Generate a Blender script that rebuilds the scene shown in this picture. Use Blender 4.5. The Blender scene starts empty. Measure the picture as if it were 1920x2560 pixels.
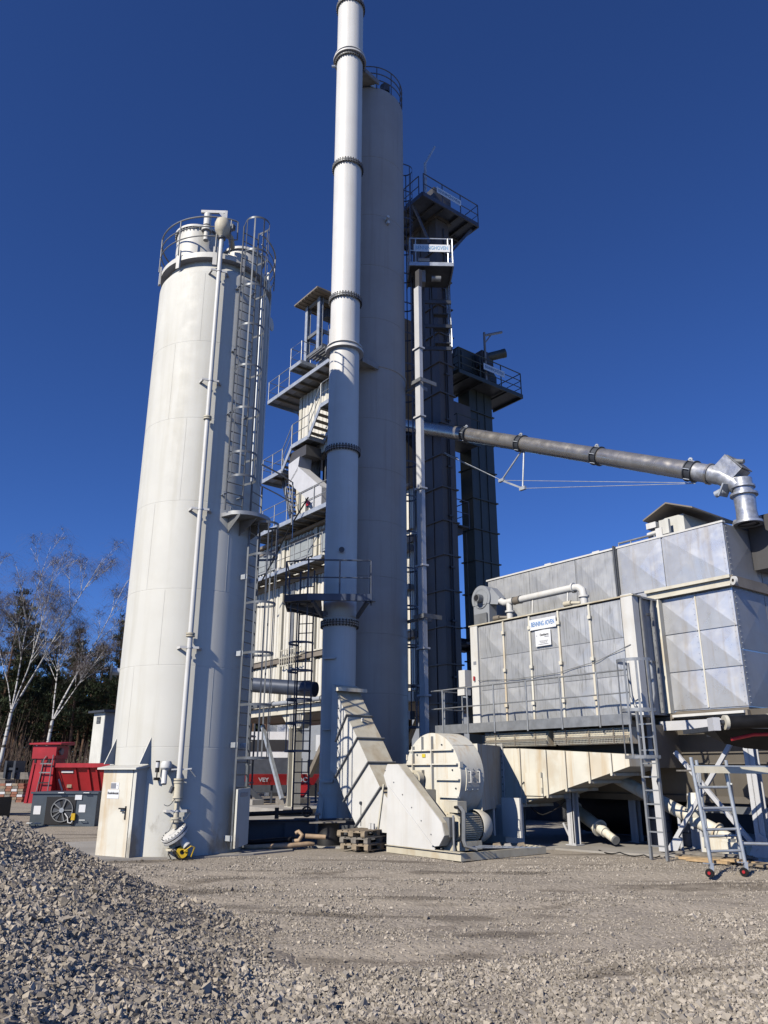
import bpy, math, random
import numpy as np
from mathutils import Vector, Matrix, noise as mnoise
random.seed(7); RNG = np.random.default_rng(11)
SC = bpy.context.scene
COL = SC.collection
R_ = math.radians

# ---------------------------------------------------------------- camera
CAM_H = 1.85
cam_d = bpy.data.cameras.new('camera'); cam = bpy.data.objects.new('camera', cam_d); COL.objects.link(cam)
cam.location = (0, 0, CAM_H)
cam.rotation_euler = (R_(90) + math.atan(645 / 1940), 0, 0)
cam_d.sensor_fit = 'VERTICAL'; cam_d.sensor_height = 24.0; cam_d.lens = 1940 / 2560 * 24.0
cam_d.clip_start = 0.1; cam_d.clip_end = 3000
SC.camera = cam
SC.render.resolution_x = 768; SC.render.resolution_y = 1024
# ---------------------------------------------------------------- sky, sun, exposure
SUN_AZ = 42.0      # degrees left of straight behind the camera
SUN_EL = 35.0
w = bpy.data.worlds.new('World'); SC.world = w; w.use_nodes = True
nt = w.node_tree
sky = nt.nodes.new('ShaderNodeTexSky'); sky.sky_type = 'NISHITA'; sky.sun_disc = False
sky.sun_elevation = R_(SUN_EL)
sky.sun_rotation = R_(180 + SUN_AZ)
sky.altitude = 3000; sky.air_density = 1.0; sky.dust_density = 0.0; sky.ozone_density = 10.0
hsv = nt.nodes.new('ShaderNodeHueSaturation'); hsv.inputs['Saturation'].default_value = 1.06; hsv.inputs['Hue'].default_value = .510; hsv.inputs['Value'].default_value = 1.2
nt.links.new(sky.outputs[0], hsv.inputs['Color']); nt.links.new(hsv.outputs[0], nt.nodes['Background'].inputs[0])
nt.nodes['Background'].inputs[1].default_value = 0.105
sun_d = bpy.data.lights.new('sun', 'SUN'); sun_d.energy = 4.9; sun_d.angle = R_(0.53); sun_d.color = (1.0, 0.932, 0.82)
sun = bpy.data.objects.new('sun', sun_d); COL.objects.link(sun)
_to = Vector((-math.sin(R_(SUN_AZ)) * math.cos(R_(SUN_EL)), -math.cos(R_(SUN_AZ)) * math.cos(R_(SUN_EL)), math.sin(R_(SUN_EL))))
sun.rotation_euler = _to.to_track_quat('Z', 'Y').to_euler(); sun.location = _to * 60
SC.view_settings.view_transform = 'Standard'; SC.view_settings.look = 'None'
SC.view_settings.exposure = 0.0; SC.view_settings.gamma = 1.0; SC.view_settings.use_curve_mapping = False
SC.render.engine = 'CYCLES'
SC.cycles.max_bounces = 6; SC.cycles.diffuse_bounces = 1; SC.cycles.sample_clamp_indirect = 0.06; SC.cycles.glossy_bounces = 2; SC.cycles.transmission_bounces = 2
SC.cycles.caustics_reflective = False; SC.cycles.caustics_refractive = False
SC.cycles.use_denoising = True

# ---------------------------------------------------------------- frames
GA = R_(38)
E1 = Vector((math.sin(GA), -math.cos(GA), 0)); E2 = Vector((math.cos(GA), math.sin(GA), 0))
PL = Matrix(((E1.x, E2.x, 0, 0), (E1.y, E2.y, 0, 0), (0, 0, 1, 0), (0, 0, 0, 1)))   # plant grid -> world
ID = Matrix.Identity(4)
def W(a, b, z=0.0): return E1 * a + E2 * b + Vector((0, 0, z))
def frame(loc, ang):            # ang: rotation about z
    return Matrix.Translation(Vector(loc)) @ Matrix.Rotation(ang, 4, 'Z')

# ---------------------------------------------------------------- materials
MATS = {}
def _n(nt, t, **k):
    n = nt.nodes.new(t)
    for a, b in k.items(): setattr(n, a, b)
    return n
def mat(name, col, rough=0.5, metal=0.0, var=0.10, vscale=1.5, streak=0.0, streak_col=None, blot=0.0, blot_col=None,
        blot_scale=0.7, blot_lo=0.55, bump=0.0, bscale=20.0, island=0.0, spec=0.5, rvar=0.0, streak_scale=(5.0, 5.0, 0.25), fine=0.0, foot=0.0, damp=None):
    m = bpy.data.materials.new(name); m.use_nodes = True; nt = m.node_tree; L = nt.links.new
    bs = nt.nodes['Principled BSDF']
    bs.inputs['Roughness'].default_value = rough; bs.inputs['Metallic'].default_value = metal
    bs.inputs['Specular IOR Level'].default_value = spec
    geo = _n(nt, 'ShaderNodeNewGeometry')
    pos = geo.outputs['Position']
    def noise(scale, detail=4, mapv=None, rough_=0.55):
        t = _n(nt, 'ShaderNodeTexNoise'); t.inputs['Scale'].default_value = scale; t.inputs['Detail'].default_value = detail
        t.inputs['Roughness'].default_value = rough_
        if mapv:
            mp = _n(nt, 'ShaderNodeMapping'); mp.inputs['Scale'].default_value = mapv; L(pos, mp.inputs['Vector']); L(mp.outputs[0], t.inputs['Vector'])
        else: L(pos, t.inputs['Vector'])
        return t.outputs['Fac']
    def ramp(src, lo, hi):
        r = _n(nt, 'ShaderNodeMapRange'); r.interpolation_type = 'SMOOTHSTEP'
        r.inputs['From Min'].default_value = lo; r.inputs['From Max'].default_value = hi; L(src, r.inputs['Value']); return r.outputs[0]
    def mix(fac, c1, c2, kind='MIX'):
        x = _n(nt, 'ShaderNodeMix', data_type='RGBA', blend_type=kind); x.clamp_result = False
        if isinstance(fac, float): x.inputs[0].default_value = fac
        else: L(fac, x.inputs[0])
        for i, cc in ((6, c1), (7, c2)):
            if isinstance(cc, tuple): x.inputs[i].default_value = (*cc, 1)
            else: L(cc, x.inputs[i])
        return x.outputs[2]
    def mul(src, k):
        x = _n(nt, 'ShaderNodeMath', operation='MULTIPLY'); L(src, x.inputs[0]); x.inputs[1].default_value = k; return x.outputs[0]
    d = tuple(c * (1 - var) for c in col); u = tuple(min(1, c * (1 + var)) for c in col)
    out = mix(ramp(noise(vscale, 5), 0.3, 0.7), d, u)
    if fine: out = mix(mul(ramp(noise(60, 3), 0.35, 0.7), fine), out, tuple(c * 0.5 for c in col))
    if island:
        mr = _n(nt, 'ShaderNodeMapRange'); L(geo.outputs['Random Per Island'], mr.inputs['Value'])
        mr.inputs['To Min'].default_value = 1 - island; mr.inputs['To Max'].default_value = 1 + island
        hs = _n(nt, 'ShaderNodeVectorMath', operation='SCALE'); L(out, hs.inputs[0]); L(mr.outputs[0], hs.inputs['Scale']); out = hs.outputs[0]
    if streak:
        s = mul(ramp(noise(1.0, 6, streak_scale, 0.6), 0.48, 0.72), streak)
        out = mix(s, out, streak_col or tuple(c * 0.45 for c in col))
    if blot:
        s = mul(ramp(noise(blot_scale, 6), blot_lo, blot_lo + 0.16), blot)
        out = mix(s, out, blot_col or tuple(c * 0.5 for c in col))
    if damp:        # damp patches lying across the yard, same map as the ground
        out = mix(mul(ramp(noise(1.0, 6, (.42, 1.35, 0.0)), .545, .645), damp[0]), out, damp[1])
    if foot:        # splashed mud and soot patches on the lowest two metres
        sx = _n(nt, 'ShaderNodeSeparateXYZ'); L(pos, sx.inputs[0])
        hz = _n(nt, 'ShaderNodeMapRange'); L(sx.outputs['Z'], hz.inputs['Value']); hz.inputs['From Min'].default_value = 2.2; hz.inputs['From Max'].default_value = .2; hz.inputs['To Min'].default_value = -.32; hz.inputs['To Max'].default_value = .10
        ad = _n(nt, 'ShaderNodeMath', operation='ADD'); L(noise(1.6, 6, (1, 1, .55), .65), ad.inputs[0]); L(hz.outputs[0], ad.inputs[1])
        out = mix(mul(ramp(ad.outputs[0], .54, .72), foot), out, (.22, .19, .14))
    L(out, bs.inputs['Base Color'])
    if rvar:
        r = _n(nt, 'ShaderNodeMapRange'); L(noise(3.0, 5), r.inputs['Value']); r.inputs['From Min'].default_value = .3; r.inputs['From Max'].default_value = .7
        r.inputs['To Min'].default_value = max(0.02, rough - rvar); r.inputs['To Max'].default_value = min(1, rough + rvar); L(r.outputs[0], bs.inputs['Roughness'])
    if bump:
        b = _n(nt, 'ShaderNodeBump'); b.inputs['Strength'].default_value = bump; b.inputs['Distance'].default_value = 0.02
        L(noise(bscale, 5), b.inputs['Height']); L(b.outputs[0], bs.inputs['Normal'])
    MATS[name] = m
    return m
mat('silo_paint', (.68, .667, .592), .62, 0, .035, .7, .34, (.47, .44, .34), .16, (.56, .53, .42), .9, .52, .05, 1.0, rvar=.1, streak_scale=(2.2, 2.2, .12), foot=.75)
mat('silo_top', (.72, .70, .63), .5, 0, .08, 2, .25, (.30, .28, .2), .2, (.35, .33, .25), 2.0, .55)
mat('chimney_paint', (.73, .715, .665), .5, 0, .05, .7, .26, (.50, .46, .38), .16, (.55, .50, .42), 1.0, .58, .03, 1.0)
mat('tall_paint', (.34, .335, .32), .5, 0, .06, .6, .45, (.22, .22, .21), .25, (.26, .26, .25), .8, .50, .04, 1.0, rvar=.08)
mat('ivory', (.76, .725, .605), .48, 0, .07, 1.4, .6, (.56, .37, .16), .4, (.54, .41, .24), 1.3, .52, .05, 2)
mat('ivory_dirty', (.60, .55, .42), .6, 0, .10, 2, .3, (.33, .25, .14), .4, (.42, .31, .17), 1.8, .5)
mat('rusty_cream', (.76, .69, .52), .7, 0, .10, 3, .45, (.50, .26, .08), .45, (.55, .33, .12), 2.2, .52)
mat('white_paint', (.70, .69, .645), .45, 0, .05, 1.6, .28, (.48, .41, .30), .22, (.52, .47, .38), 1.4, .54, .05, 1.5)
mat('white_sign', (.82, .83, .83), .35, 0, .02, 3)
mat('sign_blue', (.03, .20, .52), .4, 0, .25, 9)
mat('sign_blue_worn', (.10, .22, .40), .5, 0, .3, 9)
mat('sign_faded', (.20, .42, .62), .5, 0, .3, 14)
mat('sign_black', (.03, .03, .035), .5, 0, .1)
mat('sign_grey', (.25, .26, .29), .5, 0, .1, 9)
mat('galv', (.33, .34, .34), .42, .45, .14, 5, .2, (.25, .25, .25), .15, (.5, .5, .5), 6, .55, rvar=.12)
mat('galv_dull', (.22, .228, .23), .5, .3, .15, 4, .2, (.15, .15, .15))
mat('galv_light', (.52, .55, .57), .4, .4, .10, 6, .12, (.35, .35, .35), rvar=.1)
mat('alu_panel', (.58, .585, .575), .42, .45, .05, 1.2, .75, (.30, .30, .28), .10, (.70, .71, .71), 1.6, .5, .05, 3, rvar=.12, streak_scale=(22, 22, .6))
mat('alu_bright', (.66, .67, .68), .36, .45, .05, 1.2, .55, (.50, .43, .33), .08, (.50, .53, .58), 1.1, .52, .09, 1.2, rvar=.12, streak_scale=(5, 5, .22))
mat('duct_steel', (.50, .47, .42), .30, .75, .10, 2, .2, (.22, .2, .17), .3, (.5, .47, .42), 3, .5, rvar=.12)
mat('alu_end_shade', (.27, .28, .30), .5, .25, .08, 1.2, .15, (.2, .2, .21), rvar=.08)  # darker alu for the end wall, its shade put into the base colour
mat('dark_steel', (.055, .062, .075), .5, .2, .15, 3)
mat('navy_steel', (.06, .075, .11), .45, .2, .15, 3)
mat('black_rubber', (.014, .014, .015), .55, 0, .3, 5, fine=.2, spec=.2)
mat('black', (.012, .012, .014), .6, 0, .2)
mat('galv_dark', (.13, .142, .155), .45, .3, .15, 4)
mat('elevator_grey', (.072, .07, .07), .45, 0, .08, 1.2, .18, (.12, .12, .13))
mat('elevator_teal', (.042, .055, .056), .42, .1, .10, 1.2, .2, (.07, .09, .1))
mat('chute_grey', (.60, .60, .60), .45, 0, .05, 2, .1)
mat('corrugated', (.76, .725, .62), .5, 0, .05, 1.5, .22, (.55, .45, .33), .12, (.5, .42, .32))
mat('beam_cream', (.66, .62, .50), .5, 0, .08, 2, .25, (.4, .32, .2))
mat('beam_brown', (.22, .19, .15), .6, 0, .15, 2, .2)
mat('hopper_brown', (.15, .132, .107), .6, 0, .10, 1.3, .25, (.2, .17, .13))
mat('concrete', (.40, .375, .33), .85, 0, .12, 1.2, .12, None, .3, (.28, .26, .23), 1.5, .5, .25, 25, fine=.15)
mat('concrete_pad', (.38, .355, .31), .9, 0, .12, .8, 0, None, .5, (.27, .25, .22), .6, .5, .3, 18, fine=.2)
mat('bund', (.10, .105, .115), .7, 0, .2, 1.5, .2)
mat('red_paint', (.40, .022, .028), .38, 0, .15, 1.5, .2, (.2, .01, .012))
mat('red_clay', (.30, .13, .08), .8, 0, .2, 5)
mat('red_bright', (.5, .03, .035), .4, 0, .1, 2)
mat('compressor', (.085, .105, .125), .4, .15, .12, 2)
mat('wood', (.30, .24, .165), .8, 0, .25, 6, .2, (.15, .12, .08), bump=.3, bscale=40)
mat('wood_grey', (.22, .20, .17), .85, 0, .25, 6, bump=.3, bscale=40)
mat('wood_fresh', (.52, .36, .19), .75, 0, .2, 6)
mat('hose_tan', (.45, .32, .2), .6, 0, .15, 8)
mat('yellow', (.65, .42, .02), .45, 0, .12, 9)
mat('render_white', (.68, .67, .60), .8, 0, .07, 1.5, .25, (.35, .34, .3), bump=.1)
mat('render_grey', (.30, .33, .34), .85, 0, .1, 2, bump=.1)
mat('tarpaulin', (.70, .70, .68), .6, 0, .05)
mat('fibre_grey', (.33, .35, .37), .6, 0, .1, .6, .1)
mat('galv_pipe', (.50, .51, .52), .38, .6, .2, 9, .1, None, .4, (.3, .31, .32), 5, .5, rvar=.15)
mat('warning_yellow', (.75, .6, .05), .5)
mat('pine_bark', (.11, .065, .042), .9, 0, .3, 3)
mat('pine_needles', (.042, .060, .026), .75, 0, .35, .5, island=.35)
mat('brush', (.085, .06, .047), .9, 0, .3, .4, island=.3)
mat('birch_twig', (.125, .10, .095), .8, 0, .2, 2, island=.2)
mat('gravel_stone', (.385, .34, .275), .9, 0, .10, .5, 0, None, 0, None, .75, .53, .3, 60, island=.40, damp=(.72, (.135, .115, .092)))
mat('heap_stone', (.345, .30, .238), .9, 0, .10, .5, 0, None, .5, (.20, .178, .15), .8, .52, .3, 60, island=.42)
def birch_mat():
    m = bpy.data.materials.new('birch_bark'); m.use_nodes = True; nt = m.node_tree; L = nt.links.new; bs = nt.nodes['Principled BSDF']
    geo = _n(nt, 'ShaderNodeNewGeometry'); mp = _n(nt, 'ShaderNodeMapping'); mp.inputs['Scale'].default_value = (1.2, 1.2, 5); L(geo.outputs['Position'], mp.inputs[0])
    t = _n(nt, 'ShaderNodeTexNoise'); t.inputs['Scale'].default_value = 1.3; t.inputs['Detail'].default_value = 3; L(mp.outputs[0], t.inputs['Vector'])
    r = _n(nt, 'ShaderNodeValToRGB'); r.color_ramp.elements[0].position = .40; r.color_ramp.elements[0].color = (.05, .045, .04, 1)
    r.color_ramp.elements[1].position = .5; r.color_ramp.elements[1].color = (.62, .60, .56, 1)
    L(t.outputs[0], r.inputs[0]); L(r.outputs[0], bs.inputs['Base Color']); bs.inputs['Roughness'].default_value = .75
    MATS['birch_bark'] = m
birch_mat()
def ground_mat(name, c_lo, c_hi, c_dark, c_sand, patch=.5):
    m = bpy.data.materials.new(name); m.use_nodes = True; nt = m.node_tree; L = nt.links.new; bs = nt.nodes['Principled BSDF']
    bs.inputs['Roughness'].default_value = .95; bs.inputs['Specular IOR Level'].default_value = .15
    geo = _n(nt, 'ShaderNodeNewGeometry'); P = geo.outputs['Position']
    def nz(s, d=5, map_=None):
        t = _n(nt, 'ShaderNodeTexNoise'); t.inputs['Scale'].default_value = s; t.inputs['Detail'].default_value = d
        if map_:
            mp = _n(nt, 'ShaderNodeMapping'); mp.inputs['Scale'].default_value = map_; L(P, mp.inputs[0]); L(mp.outputs[0], t.inputs['Vector'])
        else: L(P, t.inputs['Vector'])
        return t.outputs[0]
    def rp(src, a, b, k=1.0):
        r = _n(nt, 'ShaderNodeMapRange'); r.interpolation_type = 'SMOOTHSTEP'; r.inputs[1].default_value = a; r.inputs[2].default_value = b; r.inputs[4].default_value = k; L(src, r.inputs[0]); return r.outputs[0]
    def mx(f, a, b):
        x = _n(nt, 'ShaderNodeMix', data_type='RGBA'); L(f, x.inputs[0])
        for i, cc in ((6, a), (7, b)):
            if isinstance(cc, tuple): x.inputs[i].default_value = (*cc, 1)
            else: L(cc, x.inputs[i])
        return x.outputs[2]
    vo = _n(nt, 'ShaderNodeTexVoronoi'); vo.inputs['Scale'].default_value = 24; L(P, vo.inputs['Vector'])
    vo2 = _n(nt, 'ShaderNodeTexVoronoi'); vo2.inputs['Scale'].default_value = 11; L(P, vo2.inputs['Vector'])
    sep = _n(nt, 'ShaderNodeSeparateColor'); L(vo.outputs['Color'], sep.inputs[0])
    base = mx(rp(sep.outputs[0], 0, 1), c_lo, c_hi)
    base = mx(rp(nz(.5), .42, .62, .65), base, c_sand)
    base = mx(rp(nz(1.0, 6, (.42, 1.35, 0.0)), .545, .645, patch), base, c_dark)
    base = mx(rp(nz(45, 4), .5, .75, .35), base, c_dark)
    L(base, bs.inputs['Base Color'])
    ad = _n(nt, 'ShaderNodeMath', operation='ADD'); L(vo.outputs['Distance'], ad.inputs[0])
    m2 = _n(nt, 'ShaderNodeMath', operation='MULTIPLY'); L(vo2.outputs['Distance'], m2.inputs[0]); m2.inputs[1].default_value = .8; L(m2.outputs[0], ad.inputs[1])
    bp = _n(nt, 'ShaderNodeBump'); bp.inputs['Strength'].default_value = .7; bp.inputs['Distance'].default_value = .013; bp.invert = True
    L(ad.outputs[0], bp.inputs['Height']); L(bp.outputs[0], bs.inputs['Normal'])
    MATS[name] = m
ground_mat('ground_gravel', (.30, .262, .21), (.425, .372, .30), (.15, .127, .10), (.40, .348, .275), .75)
ground_mat('heap_fines', (.25, .215, .17), (.35, .30, .24), (.13, .11, .088), (.31, .265, .205), .6)

# ---------------------------------------------------------------- mesh helpers
class MB:
    def __init__(s, M=ID): s.v = []; s.f = []; s.M = M
    def add(s, vs, fs):
        o = len(s.v); s.v += [tuple(v) for v in vs]; s.f += [tuple(i + o for i in f) for f in fs]; return s
    def bx(s, x0, x1, y0, y1, z0, z1):
        return s.add([(x0, y0, z0), (x1, y0, z0), (x1, y1, z0), (x0, y1, z0), (x0, y0, z1), (x1, y0, z1), (x1, y1, z1), (x0, y1, z1)],
                     [(0, 3, 2, 1), (4, 5, 6, 7), (0, 1, 5, 4), (1, 2, 6, 5), (2, 3, 7, 6), (3, 0, 4, 7)])
    def hexa(s, p):   # 8 points, bottom 4 ccw then top 4
        return s.add(p, [(0, 3, 2, 1), (4, 5, 6, 7), (0, 1, 5, 4), (1, 2, 6, 5), (2, 3, 7, 6), (3, 0, 4, 7)])
    def bar(s, p, q, w_, h_, up=(0, 0, 1)):
        p = Vector(p); q = Vector(q); d = (q - p).normalized(); u = Vector(up)
        if abs(d.dot(u)) > .98: u = Vector((0, 1, 0))
        x = d.cross(u).normalized() * w_ / 2; y = x.normalized().cross(d).normalized() * h_ / 2
        return s.add([p - x - y, p + x - y, p + x + y, p - x + y, q - x - y, q + x - y, q + x + y, q - x + y],
                     [(0, 3, 2, 1), (4, 5, 6, 7), (0, 1, 5, 4), (1, 2, 6, 5), (2, 3, 7, 6), (3, 0, 4, 7)])
    def tube(s, pts, r, n=10, closed=False, caps=True, radii=None):
        pts = [Vector(p) for p in pts]; N = len(pts); ring = []
        prev = None
        for i, p in enumerate(pts):
            if closed: t = (pts[(i + 1) % N] - pts[i - 1])
            else: t = pts[min(i + 1, N - 1)] - pts[max(i - 1, 0)]
            t.normalize()
            if prev is None:
                u = Vector((0, 0, 1)) if abs(t.z) < .9 else Vector((1, 0, 0)); x = t.cross(u).normalized()
            else: x = (prev - t * prev.dot(t)).normalized()
            prev = x; y = t.cross(x); rr = radii[i] if radii else r
            ring.append([p + (x * math.cos(2 * math.pi * k / n) + y * math.sin(2 * math.pi * k / n)) * rr for k in range(n)])
        vs = [v for rg in ring for v in rg]; fs = []
        for i in range(N if closed else N - 1):
            j = (i + 1) % N
            for k in range(n): fs.append((i * n + k, i * n + (k + 1) % n, j * n + (k + 1) % n, j * n + k))
        if caps and not closed: fs.append(tuple(range(n - 1, -1, -1))); fs.append(tuple((N - 1) * n + k for k in range(n)))
        return s.add(vs, fs)
    def cyl(s, p, q, r, n=16, r2=None): return s.tube([p, q], r, n, radii=[r, r if r2 is None else r2])
    def lathe(s, prof, n=48, c=(0, 0), a0=0.0, a1=2 * math.pi, axis=None):
        full = abs(a1 - a0 - 2 * math.pi) < 1e-6; m = n if full else n + 1; vs = []; fs = []
        for (r, z) in prof:
            for k in range(m):
                a = a0 + (a1 - a0) * k / n; vs.append((c[0] + r * math.sin(a), c[1] - r * math.cos(a), z))
        for i in range(len(prof) - 1):
            for k in range(n): fs.append((i * m + k, i * m + (k + 1) % m, (i + 1) * m + (k + 1) % m, (i + 1) * m + k))
        if axis:        # map local z onto an axis: (origin, direction)
            o, d = Vector(axis[0]), Vector(axis[1]).normalized(); q = d.to_track_quat('Z', 'Y'); vs = [o + q @ Vector(v) for v in vs]
        return s.add(vs, fs)
    def prism(s, poly, d0, d1, ax='y'):   # poly in (x,z) extruded along y, or (x,y) along z, or (y,z) along x
        n = len(poly)
        def pt(u, v, d): return {'y': (u, d, v), 'z': (u, v, d), 'x': (d, u, v)}[ax]
        vs = [pt(u, v, d0) for u, v in poly] + [pt(u, v, d1) for u, v in poly]
        return s.add(vs, [tuple(range(n)), tuple(range(2 * n - 1, n - 1, -1))] + [(i, (i + 1) % n, (i + 1) % n + n, i + n) for i in range(n)])
    def ring(s, c, r, rr, n=32, m=6, a0=0.0, a1=2 * math.pi):
        full = abs(a1 - a0 - 2 * math.pi) < 1e-6
        pts = [(c[0] + r * math.sin(a0 + (a1 - a0) * k / n), c[1] - r * math.cos(a0 + (a1 - a0) * k / n), c[2]) for k in range(n if full else n + 1)]
        return s.tube(pts, rr, m, closed=full)
    def band(s, c, r, h, t, n=24, a0=0.0, a1=2 * math.pi):      # flat strip hoop
        return s.lathe([(r, c[2] - h / 2), (r + t, c[2] - h / 2), (r + t, c[2] + h / 2), (r, c[2] + h / 2), (r, c[2] - h / 2)], n, (c[0], c[1]), a0, a1)
    def mesh(s, name, material, smooth=True, inv=ID, angle=35):
        T = inv @ s.M
        vs = [tuple(T @ Vector(v)) for v in s.v]
        me = bpy.data.meshes.new(name); me.from_pydata(vs, [], s.f); me.materials.append(MATS[material])
        import bmesh
        bm = bmesh.new(); bm.from_mesh(me); bmesh.ops.recalc_face_normals(bm, faces=bm.faces); bm.to_mesh(me); bm.free()
        if smooth:
            me.polygons.foreach_set('use_smooth', [True] * len(me.polygons)); me.set_sharp_from_angle(angle=R_(angle))
        return me
BASE = {}
def base_of(o): return BASE.get(o.name, Vector((0, 0, 0)))
def _build(s, name, material, parent=None, smooth=True, angle=35):
    inv = Matrix.Translation(-base_of(parent)) if parent else ID
    o = bpy.data.objects.new(name, s.mesh(name, material, smooth, inv, angle)); COL.objects.link(o)
    if parent: o.parent = parent; BASE[o.name] = base_of(parent)
    return o
MB.build = _build
def tag(o, label=None, cat=None, group=None, kind=None):
    if label: o['label'] = label
    if cat: o['category'] = cat
    if group: o['group'] = group
    if kind: o['kind'] = kind
    return o
def thing(name, label, cat, loc=(0, 0, 0), group=None):
    o = bpy.data.objects.new(name, None); COL.objects.link(o); o.location = loc; o.empty_display_size = .3
    BASE[o.name] = Vector(loc); return tag(o, label, cat, group)
# single-mesh thing: origin at its base
def solo(mb, name, material, label, cat, loc, group=None, smooth=True):
    loc = Vector(loc); o = bpy.data.objects.new(name, mb.mesh(name, material, smooth, Matrix.Translation(-loc))); COL.objects.link(o)
    o.location = loc; BASE[o.name] = loc; return tag(o, label, cat, group)
_unit = {}
def unit(shape, material):
    k = (shape, material)
    if k not in _unit:
        b = MB()
        if shape == 'box': b.bx(-.5, .5, -.5, .5, 0, 1)
        elif shape == 'rod8': b.cyl((0, 0, 0), (0, 0, 1), 1, 8)
        else: b.cyl((0, 0, 0), (0, 0, 1), 1, 16)
        _unit[k] = b.mesh(shape + '_' + material, material, shape != 'box')
    return _unit[k]
def _place(name, me, parent, M):
    o = bpy.data.objects.new(name, me); COL.objects.link(o)
    if parent: o.parent = parent; o.matrix_basis = Matrix.Translation(-base_of(parent)) @ M
    else: o.matrix_basis = M
    return o
def rod(name, parent, p, q, r, material, F=ID, n=8):
    p = F @ Vector(p); q = F @ Vector(q); d = q - p
    M = Matrix.LocRotScale(p, d.to_track_quat('Z', 'Y'), Vector((r, r, d.length)))
    return _place(name, unit('rod8' if n == 8 else 'rod16', material), parent, M)
def beam(name, parent, p, q, w_, h_, material, F=ID, up=(0, 0, 1)):     # w across, h along 'up'
    p = F @ Vector(p); q = F @ Vector(q); d = q - p; z = d.normalized(); u = F.to_3x3() @ Vector(up)
    if abs(z.dot(u)) > .98: u = F.to_3x3() @ Vector((0, 1, 0))
    x = z.cross(u).normalized() * -1; y = z.cross(x).normalized()
    Rm = Matrix((x, y, z)).transposed().to_4x4()
    M = Matrix.Translation(p) @ Rm @ Matrix.Diagonal((w_, h_, d.length, 1))
    return _place(name, unit('box', material), parent, M)
def block(name, parent, x0, x1, y0, y1, z0, z1, material, F=ID):
    M = F @ Matrix.Translation(((x0 + x1) / 2, (y0 + y1) / 2, z0)) @ Matrix.Diagonal((x1 - x0, y1 - y0, z1 - z0, 1))
    return _place(name, unit('box', material), parent, M)
def arc(r, a0, a1, z, n=24, c=(0, 0)): return [(c[0] + r * math.sin(a0 + (a1 - a0) * k / n), c[1] - r * math.cos(a0 + (a1 - a0) * k / n), z) for k in range(n + 1)]
def railing(parent, pts, z, h=1.05, F=ID, m='galv', r=.021, step=1.0, mids=(.5,), posts=True, first=True, last=True, skip=()):
    """handrail, knee rails and posts along a polyline at deck height z (z may be per point)"""
    zs = z if isinstance(z, (list, tuple)) else [z] * len(pts)
    P = [Vector((p[0], p[1], zz)) for p, zz in zip(pts, zs)]
    for k, f in enumerate((1.0,) + tuple(mids)):
        MB(F).tube([p + Vector((0, 0, h * f)) for p in P], r if k == 0 else r * .8, 8).build('rail', m, parent)
    if not posts: return
    for i in range(len(P) - 1):
        L = (P[i + 1] - P[i]).length; k = max(1, round(L / step))
        for j in range(k + 1 if i == len(P) - 2 else k):
            if (i == 0 and j == 0 and not first) or (i == len(P) - 2 and j == k and not last): continue
            q = P[i].lerp(P[i + 1], j / k)
            rod('post', parent, q - Vector((0, 0, .1)), q + Vector((0, 0, h)), r, m, F)
def ladder(parent, base, out, z0, z1, width=.5, m='galv', hoop_z=(), R=.36, F=ID, rung=.28, sw=.05, bars=5, cage=(None, None), name='ladder', hoop_m=None):
    """vertical ladder; base=(x,y) of its middle, out = unit vector away from the wall"""
    o = Vector((out[0], out[1], 0)).normalized(); t = Vector((-o.y, o.x, 0)); c = Vector((base[0], base[1], 0))
    mb = MB(F)
    for s in (-1, 1): mb.bar(c + t * s * width / 2 + Vector((0, 0, z0)), c + t * s * width / 2 + Vector((0, 0, z1)), sw * .5, sw, tuple(o))
    L = mb.build(name, m, parent)
    for k in range(int((z1 - z0 - .1) / rung)):
        z = z0 + .2 + k * rung
        rod('rung', L, c + t * -width / 2 + Vector((0, 0, z)), c + t * width / 2 + Vector((0, 0, z)), .015, m, F)
    if hoop_z:
        hm = hoop_m or m; cc = c + o * .34
        def cp(a): return cc + o * math.cos(a) * R + t * math.sin(a) * R
        for z in hoop_z:
            pts = [c + t * -width / 2] + [cp(a) for a in np.linspace(-1.85, 1.85, 15)] + [c + t * width / 2]
            hb = MB(F); N = len(pts); vs = []; fs = []
            for p in pts:
                rdir = (p - cc).normalized()
                for rr, zz in ((0, -.03), (.008, -.03), (.008, .03), (0, .03)): vs.append(p + rdir * rr + Vector((0, 0, z + zz)))
            for i in range(N - 1):
                for j in range(4): fs.append((i * 4 + j, i * 4 + (j + 1) % 4, (i + 1) * 4 + (j + 1) % 4, (i + 1) * 4 + j))
            hb.add(vs, fs).build('hoop', hm, L)
        za = cage[0] if cage[0] is not None else min(hoop_z); zb = cage[1] if cage[1] is not None else max(hoop_z)
        for a in np.linspace(-1.6, 1.6, bars):
            p = cp(a); beam('cage_bar', L, p + Vector((0, 0, za)), p + Vector((0, 0, zb)), .04, .008, hm, F, up=tuple((p - cc).normalized()))
    return L
_dg = None
def text_mesh(name, string, size, material, sx=1.0, bold=0.0, space=1.0):
    cu = bpy.data.curves.new(name, 'FONT'); cu.body = string; cu.size = size; cu.align_x = 'CENTER'; cu.align_y = 'CENTER'; cu.offset = bold; cu.space_character = space; cu.resolution_u = 4
    cu.extrude = .002
    ob = bpy.data.objects.new(name, cu); COL.objects.link(ob)
    bpy.context.view_layer.update()
    me = bpy.data.meshes.new_from_object(ob.evaluated_get(bpy.context.evaluated_depsgraph_get()))
    bpy.data.objects.remove(ob); bpy.data.curves.remove(cu)
    me.materials.clear(); me.materials.append(MATS[material])
    if sx != 1.0: me.transform(Matrix.Diagonal((sx, 1, 1, 1)))
    return me
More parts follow.
